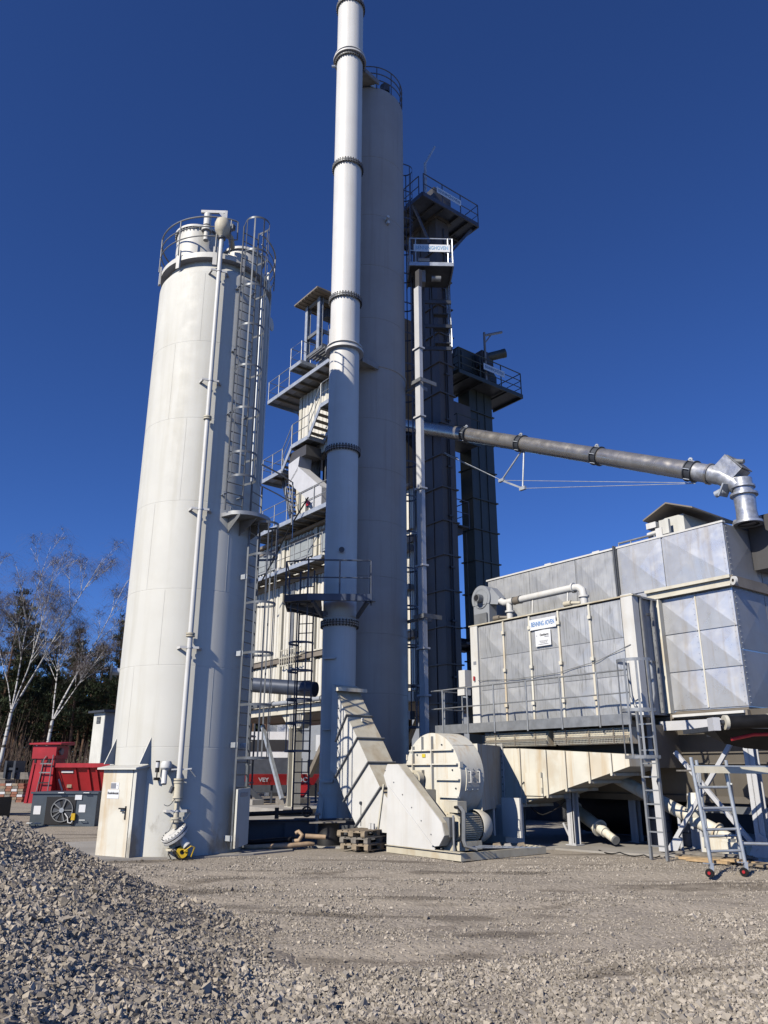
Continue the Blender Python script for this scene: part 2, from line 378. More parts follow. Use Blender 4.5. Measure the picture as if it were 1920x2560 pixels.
def text_on(parent, string, size, material, center, right, up, sx=1.0, bold=0.0, space=1.0, name='lettering'):
    r = Vector(right).normalized(); u = Vector(up).normalized(); n = r.cross(u)
    M = Matrix((r, u, n)).transposed().to_4x4(); M.translation = Vector(center)
    return _place(name, text_mesh('lettering', string, size, material, sx, bold, space), parent, M)

# ================================================================ the setting
def smooth(x): x = max(0.0, min(1.0, x)); return x * x * (3 - 2 * x)
def heap_h(x, y):
    # ridge running towards the viewer along the left edge
    ax, ay, bx_, by_ = -5.5, 10.6, -3.2, 1.0
    ys = y if y < ay else ay + (y - ay) * 1.6                 # steeper far end
    t = max(0, min(1, ((x - ax) * (bx_ - ax) + (ys - ay) * (by_ - ay)) / ((bx_ - ax) ** 2 + (by_ - ay) ** 2)))
    d = math.hypot(x - (ax + t * (bx_ - ax)), ys - (ay + t * (by_ - ay)))
    d += .24 * mnoise.noise((x * .45, y * .45, 3.1)) + .14 * mnoise.noise((x * 1.3, y * 1.3, 8.1))
    h = 1.42 - .40 * max(0, d - .25)
    if h < .12: h = .12 * math.exp((h - .12) / .12)          # soft toe
    return h - .012
TRACKS = ((15.6, -.10, .010, .30), (14.2, -.10, .010, .30), (9.1, .16, .035, .28), (10.9, .16, .030, .28), (12.4, -.05, .0, .22))     # wheel ruts across the yard
def ground_h(x, y):
    f = smooth((19.0 - y) / 2.5) * smooth((14 - abs(x)) / 4)
    n = mnoise.noise((x * .35, y * .5, .7)) * .075 + mnoise.noise((x * 1.1, y * 1.4, 4.2)) * .022 + mnoise.noise((x * 3.1, y * 3.4, 9.2)) * .010
    for c0, c1, c2, wd in TRACKS: n -= .045 * math.exp(-((y - (c0 + c1 * x + c2 * x * x)) / wd) ** 2) - .030 * math.exp(-((y - (c0 + c1 * x + c2 * x * x) - 2.0 * wd) / (wd * .7)) ** 2)
    return n * f - .01
def axis_coords(lo, hi, step, far):
    c = list(np.arange(lo, hi + 1e-6, step)); s = step
    while c[-1] < far: s *= 1.35; c.append(c[-1] + s)
    s = step
    while c[0] > -far: s *= 1.35; c.insert(0, c[0] - s)
    return c
def sheet(name, xs, ys, fn, material):
    nx, ny = len(xs), len(ys)
    vs = [(x, y, fn(x, y)) for y in ys for x in xs]
    fs = [(j * nx + i, j * nx + i + 1, (j + 1) * nx + i + 1, (j + 1) * nx + i) for j in range(ny - 1) for i in range(nx - 1)]
    me = bpy.data.meshes.new(name); me.from_pydata(vs, [], fs); me.materials.append(MATS[material])
    me.polygons.foreach_set('use_smooth', [True] * len(fs))
    o = bpy.data.objects.new(name, me); COL.objects.link(o); return o
tag(sheet('ground', axis_coords(-9, 13, .16, 900), axis_coords(3, 20, .14, 900), ground_h, 'ground_gravel'), kind='structure')
hx = np.arange(-12.5, 1.0, .09); hy = np.arange(2.0, 17.5, .09)
heap = thing('gravel_heap', 'heap of grey crushed stone rising at the lower left corner', 'gravel heap', (-6, 9, 0))
def heap_surface(x, y):
    h = heap_h(x, y); n = mnoise.noise((x * 2.2, y * 2.2, 1.3)) * .03 + mnoise.noise((x * 6, y * 6, 5.3)) * .014
    return (h + n * smooth(h / .15)) if h > .005 else -.06
hs = sheet('fines', list(hx), list(hy), heap_surface, 'heap_fines')
hs.data.transform(Matrix.Translation((6, -9, 0))); hs.parent = heap
# crushed stones
def stones(name, pts, sizes, material, parent=None, sink=.25, chunky=False):
    n = len(pts); pts = np.asarray(pts); sizes = np.asarray(sizes)
    if chunky:      # broken stone: jittered icosahedron
        ph = (1 + 5 ** .5) / 2
        V = np.array([(-1, ph, 0), (1, ph, 0), (-1, -ph, 0), (1, -ph, 0), (0, -1, ph), (0, 1, ph), (0, -1, -ph), (0, 1, -ph), (ph, 0, -1), (ph, 0, 1), (-ph, 0, -1), (-ph, 0, 1)]) / 1.902
        Fc = np.array([(0, 11, 5), (0, 5, 1), (0, 1, 7), (0, 7, 10), (0, 10, 11), (1, 5, 9), (5, 11, 4), (11, 10, 2), (10, 7, 6), (7, 1, 8), (3, 9, 4), (3, 4, 2), (3, 2, 6), (3, 6, 8), (3, 8, 9), (4, 9, 5), (2, 4, 11), (6, 2, 10), (8, 6, 7), (9, 8, 1)])
        vv = np.repeat(V[None], n, 0) * (1 + RNG.uniform(-.30, .26, (n, 12, 1))) + RNG.uniform(-.10, .10, (n, 12, 3))
    else:           # chips: a box with sheared corners
        V = np.array([(-1, -1, -1), (1, -1, -1), (1, 1, -1), (-1, 1, -1), (-1, -1, 1), (1, -1, 1), (1, 1, 1), (-1, 1, 1)]) * .62
        Fc = np.array([(0, 2, 1), (0, 3, 2), (4, 5, 6), (4, 6, 7), (0, 1, 5), (0, 5, 4), (1, 2, 6), (1, 6, 5), (2, 3, 7), (2, 7, 6), (3, 0, 4), (3, 4, 7)])
        vv = np.repeat(V[None], n, 0) + RNG.uniform(-.26, .26, (n, 8, 3)); vv *= .65 + .42 * RNG.uniform(0, 1.0, (n, 8, 1))
    vv *= np.stack([RNG.uniform(.9, 1.4, n), RNG.uniform(.65, 1.05, n), RNG.uniform(.5, .95, n)], 1)[:, None]
    nv, nfc = V.shape[0], Fc.shape[0]
    q = RNG.normal(size=(n, 4)); q[:, 1:3] *= .8; q /= np.linalg.norm(q, axis=1, keepdims=True)
    a, b, c, d = q.T
    Rm = np.stack([np.stack([1 - 2 * (c * c + d * d), 2 * (b * c - a * d), 2 * (b * d + a * c)], 1), np.stack([2 * (b * c + a * d), 1 - 2 * (b * b + d * d), 2 * (c * d - a * b)], 1), np.stack([2 * (b * d - a * c), 2 * (c * d + a * b), 1 - 2 * (b * b + c * c)], 1)], 1)
    vv = np.einsum('nij,nkj->nki', Rm, vv) * sizes[:, None, None] * .5 + pts[:, None]
    vv[:, :, 2] += (sizes * sink)[:, None]
    base = np.array(base_of(parent)) if parent else np.zeros(3)
    co = (vv - base).reshape(-1).astype(np.float32)
    fi = (Fc[None] + (np.arange(n) * nv)[:, None, None]).reshape(-1).astype(np.int32)
    me = bpy.data.meshes.new(name); me.vertices.add(n * nv); me.vertices.foreach_set('co', co)
    nf = n * nfc; me.loops.add(nf * 3); me.loops.foreach_set('vertex_index', fi); me.polygons.add(nf)
    me.polygons.foreach_set('loop_start', np.arange(0, nf * 3, 3, dtype=np.int32)); me.polygons.foreach_set('loop_total', np.full(nf, 3, np.int32))
    me.update(); me.validate(); me.shade_flat(); me.materials.append(MATS[material])
    o = bpy.data.objects.new(name, me); COL.objects.link(o)
    if parent: o.parent = parent
    return o
pts = []; sz = []
while len(pts) < 82000:
    x = random.uniform(-7.6, .8); y = random.uniform(3.4, 12.6)
    if x < -.56 * y - .7: continue
    h = heap_h(x, y)
    if h < .03 or (h < .10 and random.random() < .55): continue
    fine = mnoise.noise((x * .9 + 3, y * .9, 7.7)) + .5 * mnoise.noise((x * 2.3, y * 2.3, 2.2))
    if fine > .08 and random.random() < .84: continue
    if random.random() > (7.5 / max(7.5, y)) ** 1.1: continue
    s = min(.11, random.lognormvariate(math.log(.033 if y > 6.5 else .028), .42))
    pts.append((x, y, heap_surface(x, y))); sz.append(s)
tag(stones('crushed_stone', pts, sz, 'heap_stone', heap, .15, False), kind='stuff')
pts = []; sz = []
while len(pts) < 95000:
    y = 6.0 + 13.2 * random.random() ** 1.55; x = random.uniform(-.56, .60) * y * 1.05
    if heap_h(x, y) > .16: continue
    m_ = mnoise.noise((x * .55, y * .8, 21.0)) + .6 * mnoise.noise((x * 1.6, y * 2.0, 31.0))
    near = smooth((10.5 - y) / 4)
    if m_ < -.05 - .30 * near and random.random() < .62: continue
    if any(abs(y - (c0 + c1 * x + c2 * x * x)) < wd for c0, c1, c2, wd in TRACKS) and random.random() < .48: continue
    s = min(.12, random.lognormvariate(math.log(.019 + .013 * near + (.007 if m_ > .25 else 0)), .42))
    pts.append((x, y, max(ground_h(x, y), heap_surface(x, y)))); sz.append(s)
tag(stones('loose_gravel', pts, sz, 'gravel_stone', None, .15), 'loose crushed gravel lying over the whole yard', 'gravel', kind='stuff')
# concrete pads under the plant (real slabs, edges just above the gravel)
def pad(name, poly, z0, z1): tag(MB().prism(poly, z0, z1, 'z').build(name, 'concrete_pad', None, False), kind='structure')
pad('pavement', [(3.0, 20.55), (4.2, 20.7), (5.2, 19.75), (6.0, 19.25), (7.2, 18.55), (9.0, 17.4), (14, 14.6), (30, 30), (30, 60), (-6, 60), (-6.0, 21.6), (-2.0, 21.35), (0.1, 20.45), (1.2, 20.9)], -.3, .035)
pad('pavement', [(-7.9, 18.35), (-6.6, 18.0), (-5.4, 18.35), (-4.0, 18.75), (-3.0, 19.4), (-2.2, 20.3), (-2.4, 21.8), (-7.0, 23), (-9.5, 22)], -.3, .028)

# ================================================================ left dust silo
S1 = frame((-5.1, 20.3, 0), R_(14.1)); SR = 1.63
silo = thing('dust_silo', 'cream white cylindrical dust silo with caged ladder and door at its foot', 'silo', (-5.1, 20.3, 0))
def pol(r, deg, z=0): return Vector((r * math.sin(R_(deg)), -r * math.cos(R_(deg)), z))
prof = [(SR, -.05)]
for z in (2.35, 4.22, 6.08, 8.37, 10.69, 12.99): prof += [(SR, z - .012), (SR - .003, z - .008), (SR - .003, z + .008), (SR, z + .012)]
prof += [(SR, 15.22), (SR - .004, 15.25), (SR - .02, 15.34), (SR - .10, 15.47), (SR - .20, 15.52), (SR - .20, 15.80), (0, 15.85)]
MB(S1).lathe(prof, 96).build('shell', 'silo_paint', silo)
# vertical weld seams, staggered between rings
zs = [0, 2.35, 4.22, 6.08, 8.37, 10.69, 12.99, 15.2]
for i in range(7):
    for d in ((-52, 20, 70) if i % 2 else (-30, 48, 84)):
        p = pol(SR + .001, d + i * 3); beam('weld_seam', silo, p + Vector((0, 0, zs[i] + .02)), p + Vector((0, 0, zs[i + 1] - .02)), .007, .005, 'silo_paint', S1, up=tuple(pol(1, d + i * 3)))
# top platform ring and its railing
MB(S1).lathe([(SR - .2, 15.72), (SR + .02, 15.70), (SR + .02, 15.84), (SR - .02, 15.84), (SR - .02, 15.90), (SR - .2, 15.90)], 72).build('top_ring', 'silo_top', silo)
for d in (-80, -42, -4, 24, 62, 100, 140, 180, -120, -150):
    block_p = pol(SR + .05, d); MB(S1).bar(block_p + Vector((0, 0, 15.42)), block_p + Vector((0, 0, 16.02)), .12, .05, tuple(pol(1, d))).build('ring_bracket', 'silo_top', silo)
RR = SR + .09
for k, z in enumerate((17.02, 16.68, 16.36)):
    MB(S1).tube(arc(RR, R_(-262), R_(13), z, 56), .024 if k == 0 else .018, 8).build('rail', 'galv_dull', silo)
    MB(S1).tube(arc(RR, R_(44), R_(96), z, 10), .024 if k == 0 else .018, 8).build('rail', 'galv_dull', silo)
MB(S1).tube([pol(RR, 13, 17.02), pol(RR, 15.5, 17.0), pol(RR, 15.8, 16.4), pol(RR, 13, 16.36)], .022, 8).build('rail', 'galv_dull', silo)
for d in (-250, -215, -180, -145, -118, -80, -42, -4, 9, 46, 84): rod('post', silo, pol(RR, d, 15.86), pol(RR, d, 17.02), .02, 'galv_dull', S1)
# bag filter housing on the roof, bolted flanges
FC = (-.62, -.25)
fh = MB(S1).lathe([(.70, 15.9), (.76, 15.9), (.76, 15.96), (.68, 15.96), (.66, 16.02), (.66, 17.18), (.73, 17.18), (.73, 17.25), (.66, 17.27), (.5, 17.34), (0, 17.36)], 48, FC).build('filter_housing', 'silo_top', silo)
for z, r in ((15.99, .73), (17.155, .70)):
    b = MB(S1)
    for k in range(40):
        a = 2 * math.pi * k / 40; b.cyl((FC[0] + r * math.sin(a), FC[1] - r * math.cos(a), z - .04), (FC[0] + r * math.sin(a), FC[1] - r * math.cos(a), z + .04), .018, 6)
    b.build('bolt_ring', 'dark_steel', fh)
# manhole drum
HC = (.72, -.35)
MB(S1).lathe([(.60, 15.9), (.60, 16.62), (.66, 16.62), (.66, 16.70), (.6, 16.73), (.45, 16.80), (0, 16.82)], 40, HC).build('hatch_drum', 'silo_top', silo)
MB(S1).bar((.60, -.97, 16.12), (.60, -.97, 16.46), .34, .03, (0, 1, 0)).build('hatch_plate', 'white_paint', silo)
# little gallows crane on the roof
g = MB(S1).bar((-.62, -.95, 17.72), (.12, -1.1, 17.72), .07, .09).bar((.10, -1.1, 17.05), (.10, -1.1, 17.76), .08, .08)
g.prism([(-.12, 17.68), (.09, 17.68), (.09, 17.42)], -1.11, -1.09); g.build('hoist_arm', 'white_paint', silo)
MB(S1).cyl((-.42, -1.0, 17.22), (-.42, -1.0, 17.62), .11, 16).build('vent_pot', 'silo_top', silo)
MB(S1).cyl((-.42, -1.0, 17.02), (-.42, -1.0, 17.14), .15, 16).cyl((-.42, -1.0, 16.7), (-.42, -1.0, 17.02), .08, 12).build('vent_stub', 'silo_top', silo)
MB(S1).bar((.25, -1.15, 17.2), (.33, -1.05, 17.2), .2, .16).build('junction_box', 'dark_steel', silo)
# blow-in pipe with elbow pot, flanges and brackets
PD = .9; PR = SR + .175; pp = pol(PR, PD)
pipe = MB(S1).tube([pol(PR, PD, 1.66), pol(PR, PD, 16.45)], .062, 16).build('filling_pipe', 'white_paint', silo)
MB(S1).lathe([(.07, 16.28), (.09, 16.34), (.17, 16.42), (.215, 16.55), (.225, 16.72), (.19, 16.84), (.09, 16.90), (0, 16.91)], 24, (pp.x, pp.y)).build('deflector_pot', 'ivory_dirty', pipe)
MB(S1).tube([pol(PR, PD, 16.62), pol(SR - .2, 12, 16.6), pol(SR - .5, 18, 16.55)], .085, 12).build('elbow', 'ivory_dirty', pipe)
MB(S1).lathe([(.06, 16.22), (.11, 16.22), (.11, 16.28), (.06, 16.28)], 20, (pp.x, pp.y)).build('flange', 'dark_steel', pipe)
for z in (10.62, 4.92): MB(S1).lathe([(.06, z - .045), (.105, z - .045), (.105, z - .01), (.07, z - .008), (.07, z + .008), (.105, z + .01), (.105, z + .045), (.06, z + .045)], 20, (pp.x, pp.y)).build('flange', 'ivory_dirty', pipe)
for z in (15.15, 11.72, 8.10, 4.62, .98):
    b = MB(S1); t = pol(1, 90 + PD)
    b.bar(pp + pol(.05, PD, 0) - t * .22 + Vector((0, 0, z)), pp + pol(.05, PD, 0) * 0 + t * .22 + Vector((0, 0, z)), .03, .055)
    for s in (-1, 1): b.bar(pp + t * .2 * s + Vector((0, 0, z)), pol(SR - .02, PD) + t * .27 * s + Vector((0, 0, z)), .05, .055)
    b.band((pp.x, pp.y, z), .062, .04, .012, 16); b.build('pipe_bracket', 'white_paint', pipe)
# valve train at the foot of the pipe
v = MB(S1)
for z in (1.62, 1.24, .80): v.lathe([(.05, z - .05), (.115, z - .05), (.115, z - .012), (.09, z - .008), (.09, z + .008), (.115, z + .012), (.115, z + .05), (.05, z + .05)], 20, (pp.x, pp.y))
v.cyl(pp + Vector((0, 0, .62)), pp + Vector((0, 0, 1.62)), .06, 16); v.cyl(pp + Vector((0, 0, 1.28)), pp + Vector((0, 0, 1.58)), .10, 16)
valve = v.build('valve_train', 'ivory_dirty', silo)
tl = pol(1, 90 + PD); ou = pol(1, PD)
dc = pp + ou * .02 + Vector((.0, 0, .50)); ax = (tl * .62 - ou * .25 + Vector((0, 0, -.85))).normalized()
MB(S1).lathe([(0, -.06), (.30, -.06), (.30, -.015), (.26, -.01), (.26, .01), (.30, .015), (.30, .06), (.17, .08), (.12, .26), (0, .27)], 32, axis=(dc, ax)).build('blank_flange', 'white_paint', valve)
bb = MB(S1); q = Vector(ax).to_track_quat('Z', 'Y')
for k in range(22):
    a = 2 * math.pi * k / 22; o_ = dc + q @ Vector((.275 * math.cos(a), .275 * math.sin(a), -.08)); bb.cyl(o_, o_ + ax * .16, .012, 6)
bb.build('bolt_ring', 'dark_steel', valve)
MB(S1).tube([dc + ax * .2, dc + ax * .3 + Vector((0, 0, -.02)), pp + Vector((-.02, -.02, .28)), pp + Vector((-.02, -.02, .12))], .075, 14).lathe([(.05, .17), (.15, .17), (.15, .215), (.05, .215)], 20, (pp.x - .02, pp.y - .02)).build('elbow', 'ivory_dirty', valve)
MB(S1).cyl(pp + tl * .14 + ou * .08 + Vector((0, 0, .42)), pp + tl * .28 + ou * .14 + Vector((0, 0, .26)), .095, 18).build('actuator', 'white_paint', valve)
MB(S1).bx(pp.x - .12, pp.x + .2, pp.y - .02, pp.y + .14, 0, .15).build('pedestal', 'silo_paint', valve)
for k, (x0, z0, x1, z1) in enumerate([(-.05, .8, -.2, .55), (.06, .82, .30, .95), (-.06, 1.25, -.28, 1.12), (.1, .5, .28, .2)]):
    MB(S1).tube([pp + tl * (x0 + (x1 - x0) * t) + ou * (.1 + .06 * math.sin(t * 3)) + Vector((0, 0, z0 + (z1 - z0) * t - .08 * math.sin(t * 3.14))) for t in np.linspace(0, 1, 8)], .008, 6).build('cable', 'dark_steel', valve)
beam('lever', valve, pp + tl * .02 + Vector((0, 0, 1.86)), pp + tl * .26 + Vector((0, 0, 1.88)), .03, .03, 'white_paint', S1)
beam('lever', valve, pp + tl * .2 + Vector((0, 0, 1.88)), pp + tl * .36 + Vector((0, 0, 1.70)), .02, .02, 'galv_dull', S1)
beam('lever', valve, pp + tl * -.2 + Vector((0, 0, 1.86)), pp + tl * -.02 + Vector((0, 0, 1.87)), .03, .03, 'white_paint', S1)
rod('limit_switch', valve, pp - tl * .17 + ou * .02 + Vector((0, 0, 1.36)), pp - tl * .12 + ou * .02 + Vector((0, 0, 1.5)), .045, 'dark_steel', S1, 16)
# signal lamp and horn
lc = pol(SR + .14, -9)
hn = MB(S1).lathe([(.0, 2.04), (.10, 2.04), (.13, 1.98), (.13, 1.90), (.07, 1.82), (.05, 1.80)], 20, (lc.x, lc.y)).cyl(pol(SR, -9, 1.95), pol(SR + .14, -9, 1.95), .05, 10); hn.build('horn', 'white_paint', silo)
MB(S1).cyl(lc + Vector((-.02, -.02, 1.86)), lc + Vector((-.02, -.14, 1.55)), .062, 16).build('camera_housing', 'white_paint', silo)
l2 = pol(SR + .12, -15.5)
MB(S1).cyl(l2 + Vector((0, 0, 1.90)), l2 + Vector((0, 0, 2.02)), .045, 12).build('beacon_lens', 'tarpaulin', silo)
MB(S1).cyl(l2 + Vector((0, 0, 2.02)), l2 + Vector((0, 0, 2.05)), .047, 12).cyl(l2 + Vector((0, 0, 1.80)), l2 + Vector((0, 0, 1.90)), .047, 12).cyl(l2 + Vector((0, 0, 1.68)), l2 + Vector((0, 0, 1.8)), .014, 8).bar(l2 + Vector((-.05, 0, 1.66)), pol(SR, -15, 1.66), .05, .06).build('beacon_base', 'black', silo)
# foot door in its porch
DA = -45; DF = S1 @ Matrix.Rotation(R_(DA), 4, 'Z')      # porch frame: -y is outwards
DY = -(SR + .16)
MB(DF).bx(-.56, .56, DY, -1.2, -.05, 1.93).build('door_frame', 'silo_paint', silo)
MB(DF).bx(.44, .50, DY - .03, DY + .01, 0, 1.9).bx(.515, .56, DY - .05, DY + .01, 0, 1.92).build('door_jamb', 'silo_paint', silo)
door = MB(DF).bx(-.55, .42, DY - .032, DY - .004, .03, 1.86).build('door', 'ivory', silo)
hd = MB(DF).bx(.28, .32, DY - .045, DY - .03, .80, 1.08).bar((.30, DY - .075, 1.03), (.12, DY - .075, 1.03), .03, .03).bar((.30, DY - .03, 1.03), (.30, DY - .08, 1.03), .03, .03).bar((.18, DY - .075, .97), (.29, DY - .075, .97), .018, .018).build('door_handle', 'black', door)
beam('gasket', door, (.43, DY - .02, .03), (.43, DY - .02, 1.86), .012, .02, 'dark_steel', DF, up=(0, 1, 0))
MB(DF).hexa([(-.66, DY - .14, 1.86), (.62, DY - .14, 1.86), (.62, -1.2, 1.96), (-.66, -1.2, 1.96), (-.66, DY - .14, 1.90), (.62, DY - .14, 1.90), (.62, -1.2, 2.02), (-.66, -1.2, 2.02)]).build('canopy', 'silo_paint', silo)
for x in (-.60, .56):
    MB(DF).prism([(DY - .02, 1.98), (-1.05, 1.98), (-1.45, 2.62), (-1.50, 2.62)], x, x + .025, 'x').build('gusset', 'silo_paint', silo)
# signs on the foot door
def sign(name, label, center, right, up, w_, h_, rows, material='white_sign', t=.006, group=None):
    r = Vector(right).normalized(); u = Vector(up).normalized(); n = r.cross(u); c = Vector(center)
    M = Matrix((r, n * -1, u)).transposed().to_4x4(); M.translation = c - u * h_ / 2
    s = thing(name, label, 'sign', c - u * h_ / 2, group)
    MB(M).bx(-w_ / 2, w_ / 2, -t, 0, 0, h_).build('plate', material, s, False)
    for (tx, size, mt, dx, dz, sx, bold) in rows:
        text_on(s, tx, size, mt, c + r * dx + u * dz + n * (t + .003), r, u, sx, bold)
    return s
D3 = DF.to_3x3(); dr, du = D3 @ Vector((1, 0, 0)), Vector((0, 0, 1))
sign('door_sign', 'white sign reading Braunkohlenstaub on the silo foot door', DF @ Vector((-.16, DY - .033, 1.33)), dr, du, .38, .19, [('Braunkohlenstaub', .085, 'sign_black', 0, .02, .58, .0)])
sp = sign('notice_plate', 'small grey notice plate above the Braunkohlenstaub sign', DF @ Vector((-.13, DY - .033, 1.51)), dr, du, .26, .135, [('Vor Öffnen', .03, 'sign_grey', -.04, .02, .8, 0), ('+', .05, 'sign_grey', .085, 0, 1, 0)])
MB(DF).bx(-.25, -.09, DY - .046, DY - .041, 1.455, 1.565).build('printed_field', 'sign_grey', sp, False)
# ladders: lower and upper flight with a landing between
LU = pol(SR + .20, 28); LL = pol(SR + .20, 53)
def hoops(parent, base, deg, z0, z1, zs_, nm): return ladder(parent, (base.x, base.y), tuple(pol(1, deg))[:2], z0, z1, .5, 'galv_dark', zs_, .34, S1, .285, .05, 5, name=nm)
up_l = hoops(silo, LU, 28, 8.15, 16.85, (8.95, 9.6, 10.85, 12.1, 13.35, 14.6, 15.75, 16.82), 'upper_ladder')
lo_l = hoops(silo, LL, 53, .12, 9.15, (2.12, 3.35, 4.6, 5.85, 7.1, 7.95), 'lower_ladder')
for z in (8.6, 10.9, 12.8, 14.8): 
    for d in (20, 36): MB(S1).bar(pol(SR - .02, d, z), pol(SR + .24, d, z), .09, .012, (0, 0, 1)).bar(pol(SR + .16, d, z - .06), pol(SR + .16, d, z + .06), .1, .012, tuple(pol(1, d))).build('wall_bracket', 'galv_light', up_l)
for z in (.35, 2.42, 4.6, 6.55):
    for d in (45, 61): MB(S1).bar(pol(SR - .02, d, z), pol(SR + .24, d, z), .012, .12).bar(pol(SR + .2, d - 1.5, z), pol(SR + .2, d + 1, z), .012, .12).build('wall_bracket', 'galv_light', lo_l)
# landing
ang = [R_(20 + 4 * k) for k in range(13)]
lp = [(SR * math.sin(a), -SR * math.cos(a)) for a in ang[::-1]]
outer = [((SR + .72 * math.sin(math.pi * k / 12) ** .5) * math.sin(a), -(SR + .72 * math.sin(math.pi * k / 12) ** .5) * math.cos(a)) for k, a in enumerate(ang)]
ld = MB(S1).prism(outer + lp, 8.02, 8.12, 'z').build('landing', 'galv', silo)
for d in (27, 40, 56):
    a = pol(SR - .01, d, 8.02); MB(S1).add([a + pol(0, d), pol(SR + .62, d, 8.0), pol(SR + .55, d, 7.93), pol(SR, d, 7.62)] + [x + pol(.012, d + 90) for x in (a, pol(SR + .62, d, 8.0), pol(SR + .55, d, 7.93), pol(SR, d, 7.62))], [(0, 1, 2, 3), (7, 6, 5, 4), (0, 4, 5, 1), (1, 5, 6, 2), (2, 6, 7, 3), (3, 7, 4, 0)]).build('landing_bracket', 'galv_dull', ld)
MB(S1).tube([pol(SR + .55, 44, 9.55), pol(SR + .75, 58, 9.45), pol(SR + .95, 72, 9.4), pol(SR + .95, 74, 8.2)], .022, 8).build('rail', 'galv_dull', ld)
MB(S1).tube([pol(SR + .55, 44, 8.95), pol(SR + .75, 58, 8.85), pol(SR + .95, 72, 8.8)], .018, 8).build('rail', 'galv_dull', ld)
MB(S1).band((0, 0, 9.3), SR + .95, .06, .01, 8, R_(72), R_(92)).band((0, 0, 8.7), SR + .95, .06, .01, 8, R_(72), R_(92)).build('guard_band', 'galv_light', ld)
for d in (80, 88): beam('guard_bar', ld, pol(SR + .955, d, 7.9), pol(SR + .955, d, 9.3), .045, .01, 'galv_light', S1, up=tuple(pol(1, d)))
# locked guard plate on the lowest rungs
gp = MB(S1); c0 = pol(SR + .26, 53); t_ = pol(1, 143)
gp.add([c0 - t_ * .27 + Vector((0, 0, .14)), c0 + t_ * .27 + Vector((0, 0, .2)), c0 + t_ * .27 + Vector((0, 0, 1.45)), c0 - t_ * .27 + Vector((0, 0, 1.42))] +
       [p + pol(.05, 53) for p in (c0 - t_ * .27 + Vector((0, 0, .14)), c0 + t_ * .27 + Vector((0, 0, .2)), c0 + t_ * .27 + Vector((0, 0, 1.45)), c0 - t_ * .27 + Vector((0, 0, 1.42)))],
       [(3, 2, 1, 0), (4, 5, 6, 7), (0, 1, 5, 4), (1, 2, 6, 5), (2, 3, 7, 6), (3, 0, 4, 7)])
guard = gp.build('ladder_guard', 'silo_paint', silo)
MB(S1).bar(c0 - t_ * .16 + pol(.055, 53, 1.30), c0 + t_ * .16 + pol(.055, 53, 1.31), .008, .09).build('guard_label', 'fibre_grey', guard)
# riser conduit beside the ladder and a stub at the back
rod('conduit', silo, pol(SR + .10, 66, 9.3), pol(SR + .10, 66, 15.0), .03, 'white_paint', S1, 16)
rod('conduit', silo, pol(SR + .09, 49, 9.2), pol(SR + .09, 49, 15.6), .022, 'galv_light', S1, 16)
MB(S1).cyl(pol(SR - .02, -88, 4.2), pol(SR + .18, -88, 4.2), .09, 16).build('nozzle', 'galv_light', silo)
MB(S1).cyl(pol(SR + .18, -88, 4.2), pol(SR + .22, -88, 4.2), .21, 20).build('nozzle_flange', 'dark_steel', silo)
MB(S1).lathe([(0, 0), (.2, 0), (.2, .03), (0, .03)], 24, axis=(pol(SR + .06, 80, 14.6), pol(1, 66))).build('round_plate', 'silo_top', silo)
# hose reel lying at the foot
rc = S1 @ pol(SR + .34, 6, 0)
reel = thing('cable_reel', 'yellow and black cable reel leaning at the silo foot', 'cable reel', rc)
axr = (S1.to_3x3() @ pol(1, 10, .35)).normalized()
MB().lathe([(.05, -.05), (.12, -.05), (.125, -.04), (.08, -.035), (.08, .035), (.125, .04), (.12, .05), (.05, .05)], 28, axis=(rc + Vector((0, 0, .13)), axr)).build('drum', 'yellow', reel)
MB().lathe([(.12 + .035 * math.cos(t), .06 + .035 * math.sin(t)) for t in np.linspace(0, 2 * math.pi, 9)], 24, axis=(rc + Vector((0, 0, .15)), -axr)).build('cable', 'black_rubber', reel)
MB().tube([rc + Vector((.06, -.05, .16)), rc + Vector((.2, -.02, .27)), rc + Vector((.27, .02, .24)), rc + Vector((.2, .05, .05))], .014, 8).build('handle', 'yellow', reel)
MB().tube([rc + Vector((-.2, -.1, .02)), rc + Vector((-.26, -.12, .12)), rc + Vector((-.16, -.14, .22)), rc + Vector((.0, -.2, .03)), rc + Vector((.3, -.12, .015))], .012, 6).build('loose_cable', 'black_rubber', reel)

# ================================================================ exhaust chimney
CX = W(-19.2, 13.3); CR = .503
CF = frame((CX.x, CX.y, 0), R_(3.3))
chim = thing('exhaust_chimney', 'tall slender white steel exhaust chimney with bolted flanges', 'chimney', (CX.x, CX.y, .5))
cz = [.5, 1.23, 6.0, 11.64, 17.29, 22.98, 28.1, 30.95, 36.0]
for i in range(len(cz) - 1):
    MB(CF).lathe([(CR, cz[i]), (CR, cz[i + 1])], 56).build('tube_section', 'chimney_paint', chim)
for z in cz[2:-1]:
    fl = MB(CF).lathe([(CR, z - .06), (CR + .075, z - .055), (CR + .075, z - .012), (CR + .02, z - .008), (CR + .02, z + .008), (CR + .075, z + .012), (CR + .075, z + .055), (CR, z + .06)], 56).build('flange', 'galv_dull', chim)
    b = MB(CF)
    for k in range(36):
        a = 2 * math.pi * k / 36; x, y = (CR + .055) * math.sin(a), -(CR + .055) * math.cos(a); b.cyl((x, y, z - .10), (x, y, z + .10), .026, 6)
    b.build('bolt_ring', 'black', fl)
MB(CF).lathe([(CR, 1.2), (CR + .03, 1.2), (CR + .03, 1.26), (CR, 1.26)], 56).build('base_seam', 'chimney_paint', chim)
MB(CF).lathe([(CR, .5), (CR + .12, .5), (CR + .12, .54), (CR, .54)], 56).build('base_plate', 'chimney_paint', chim)
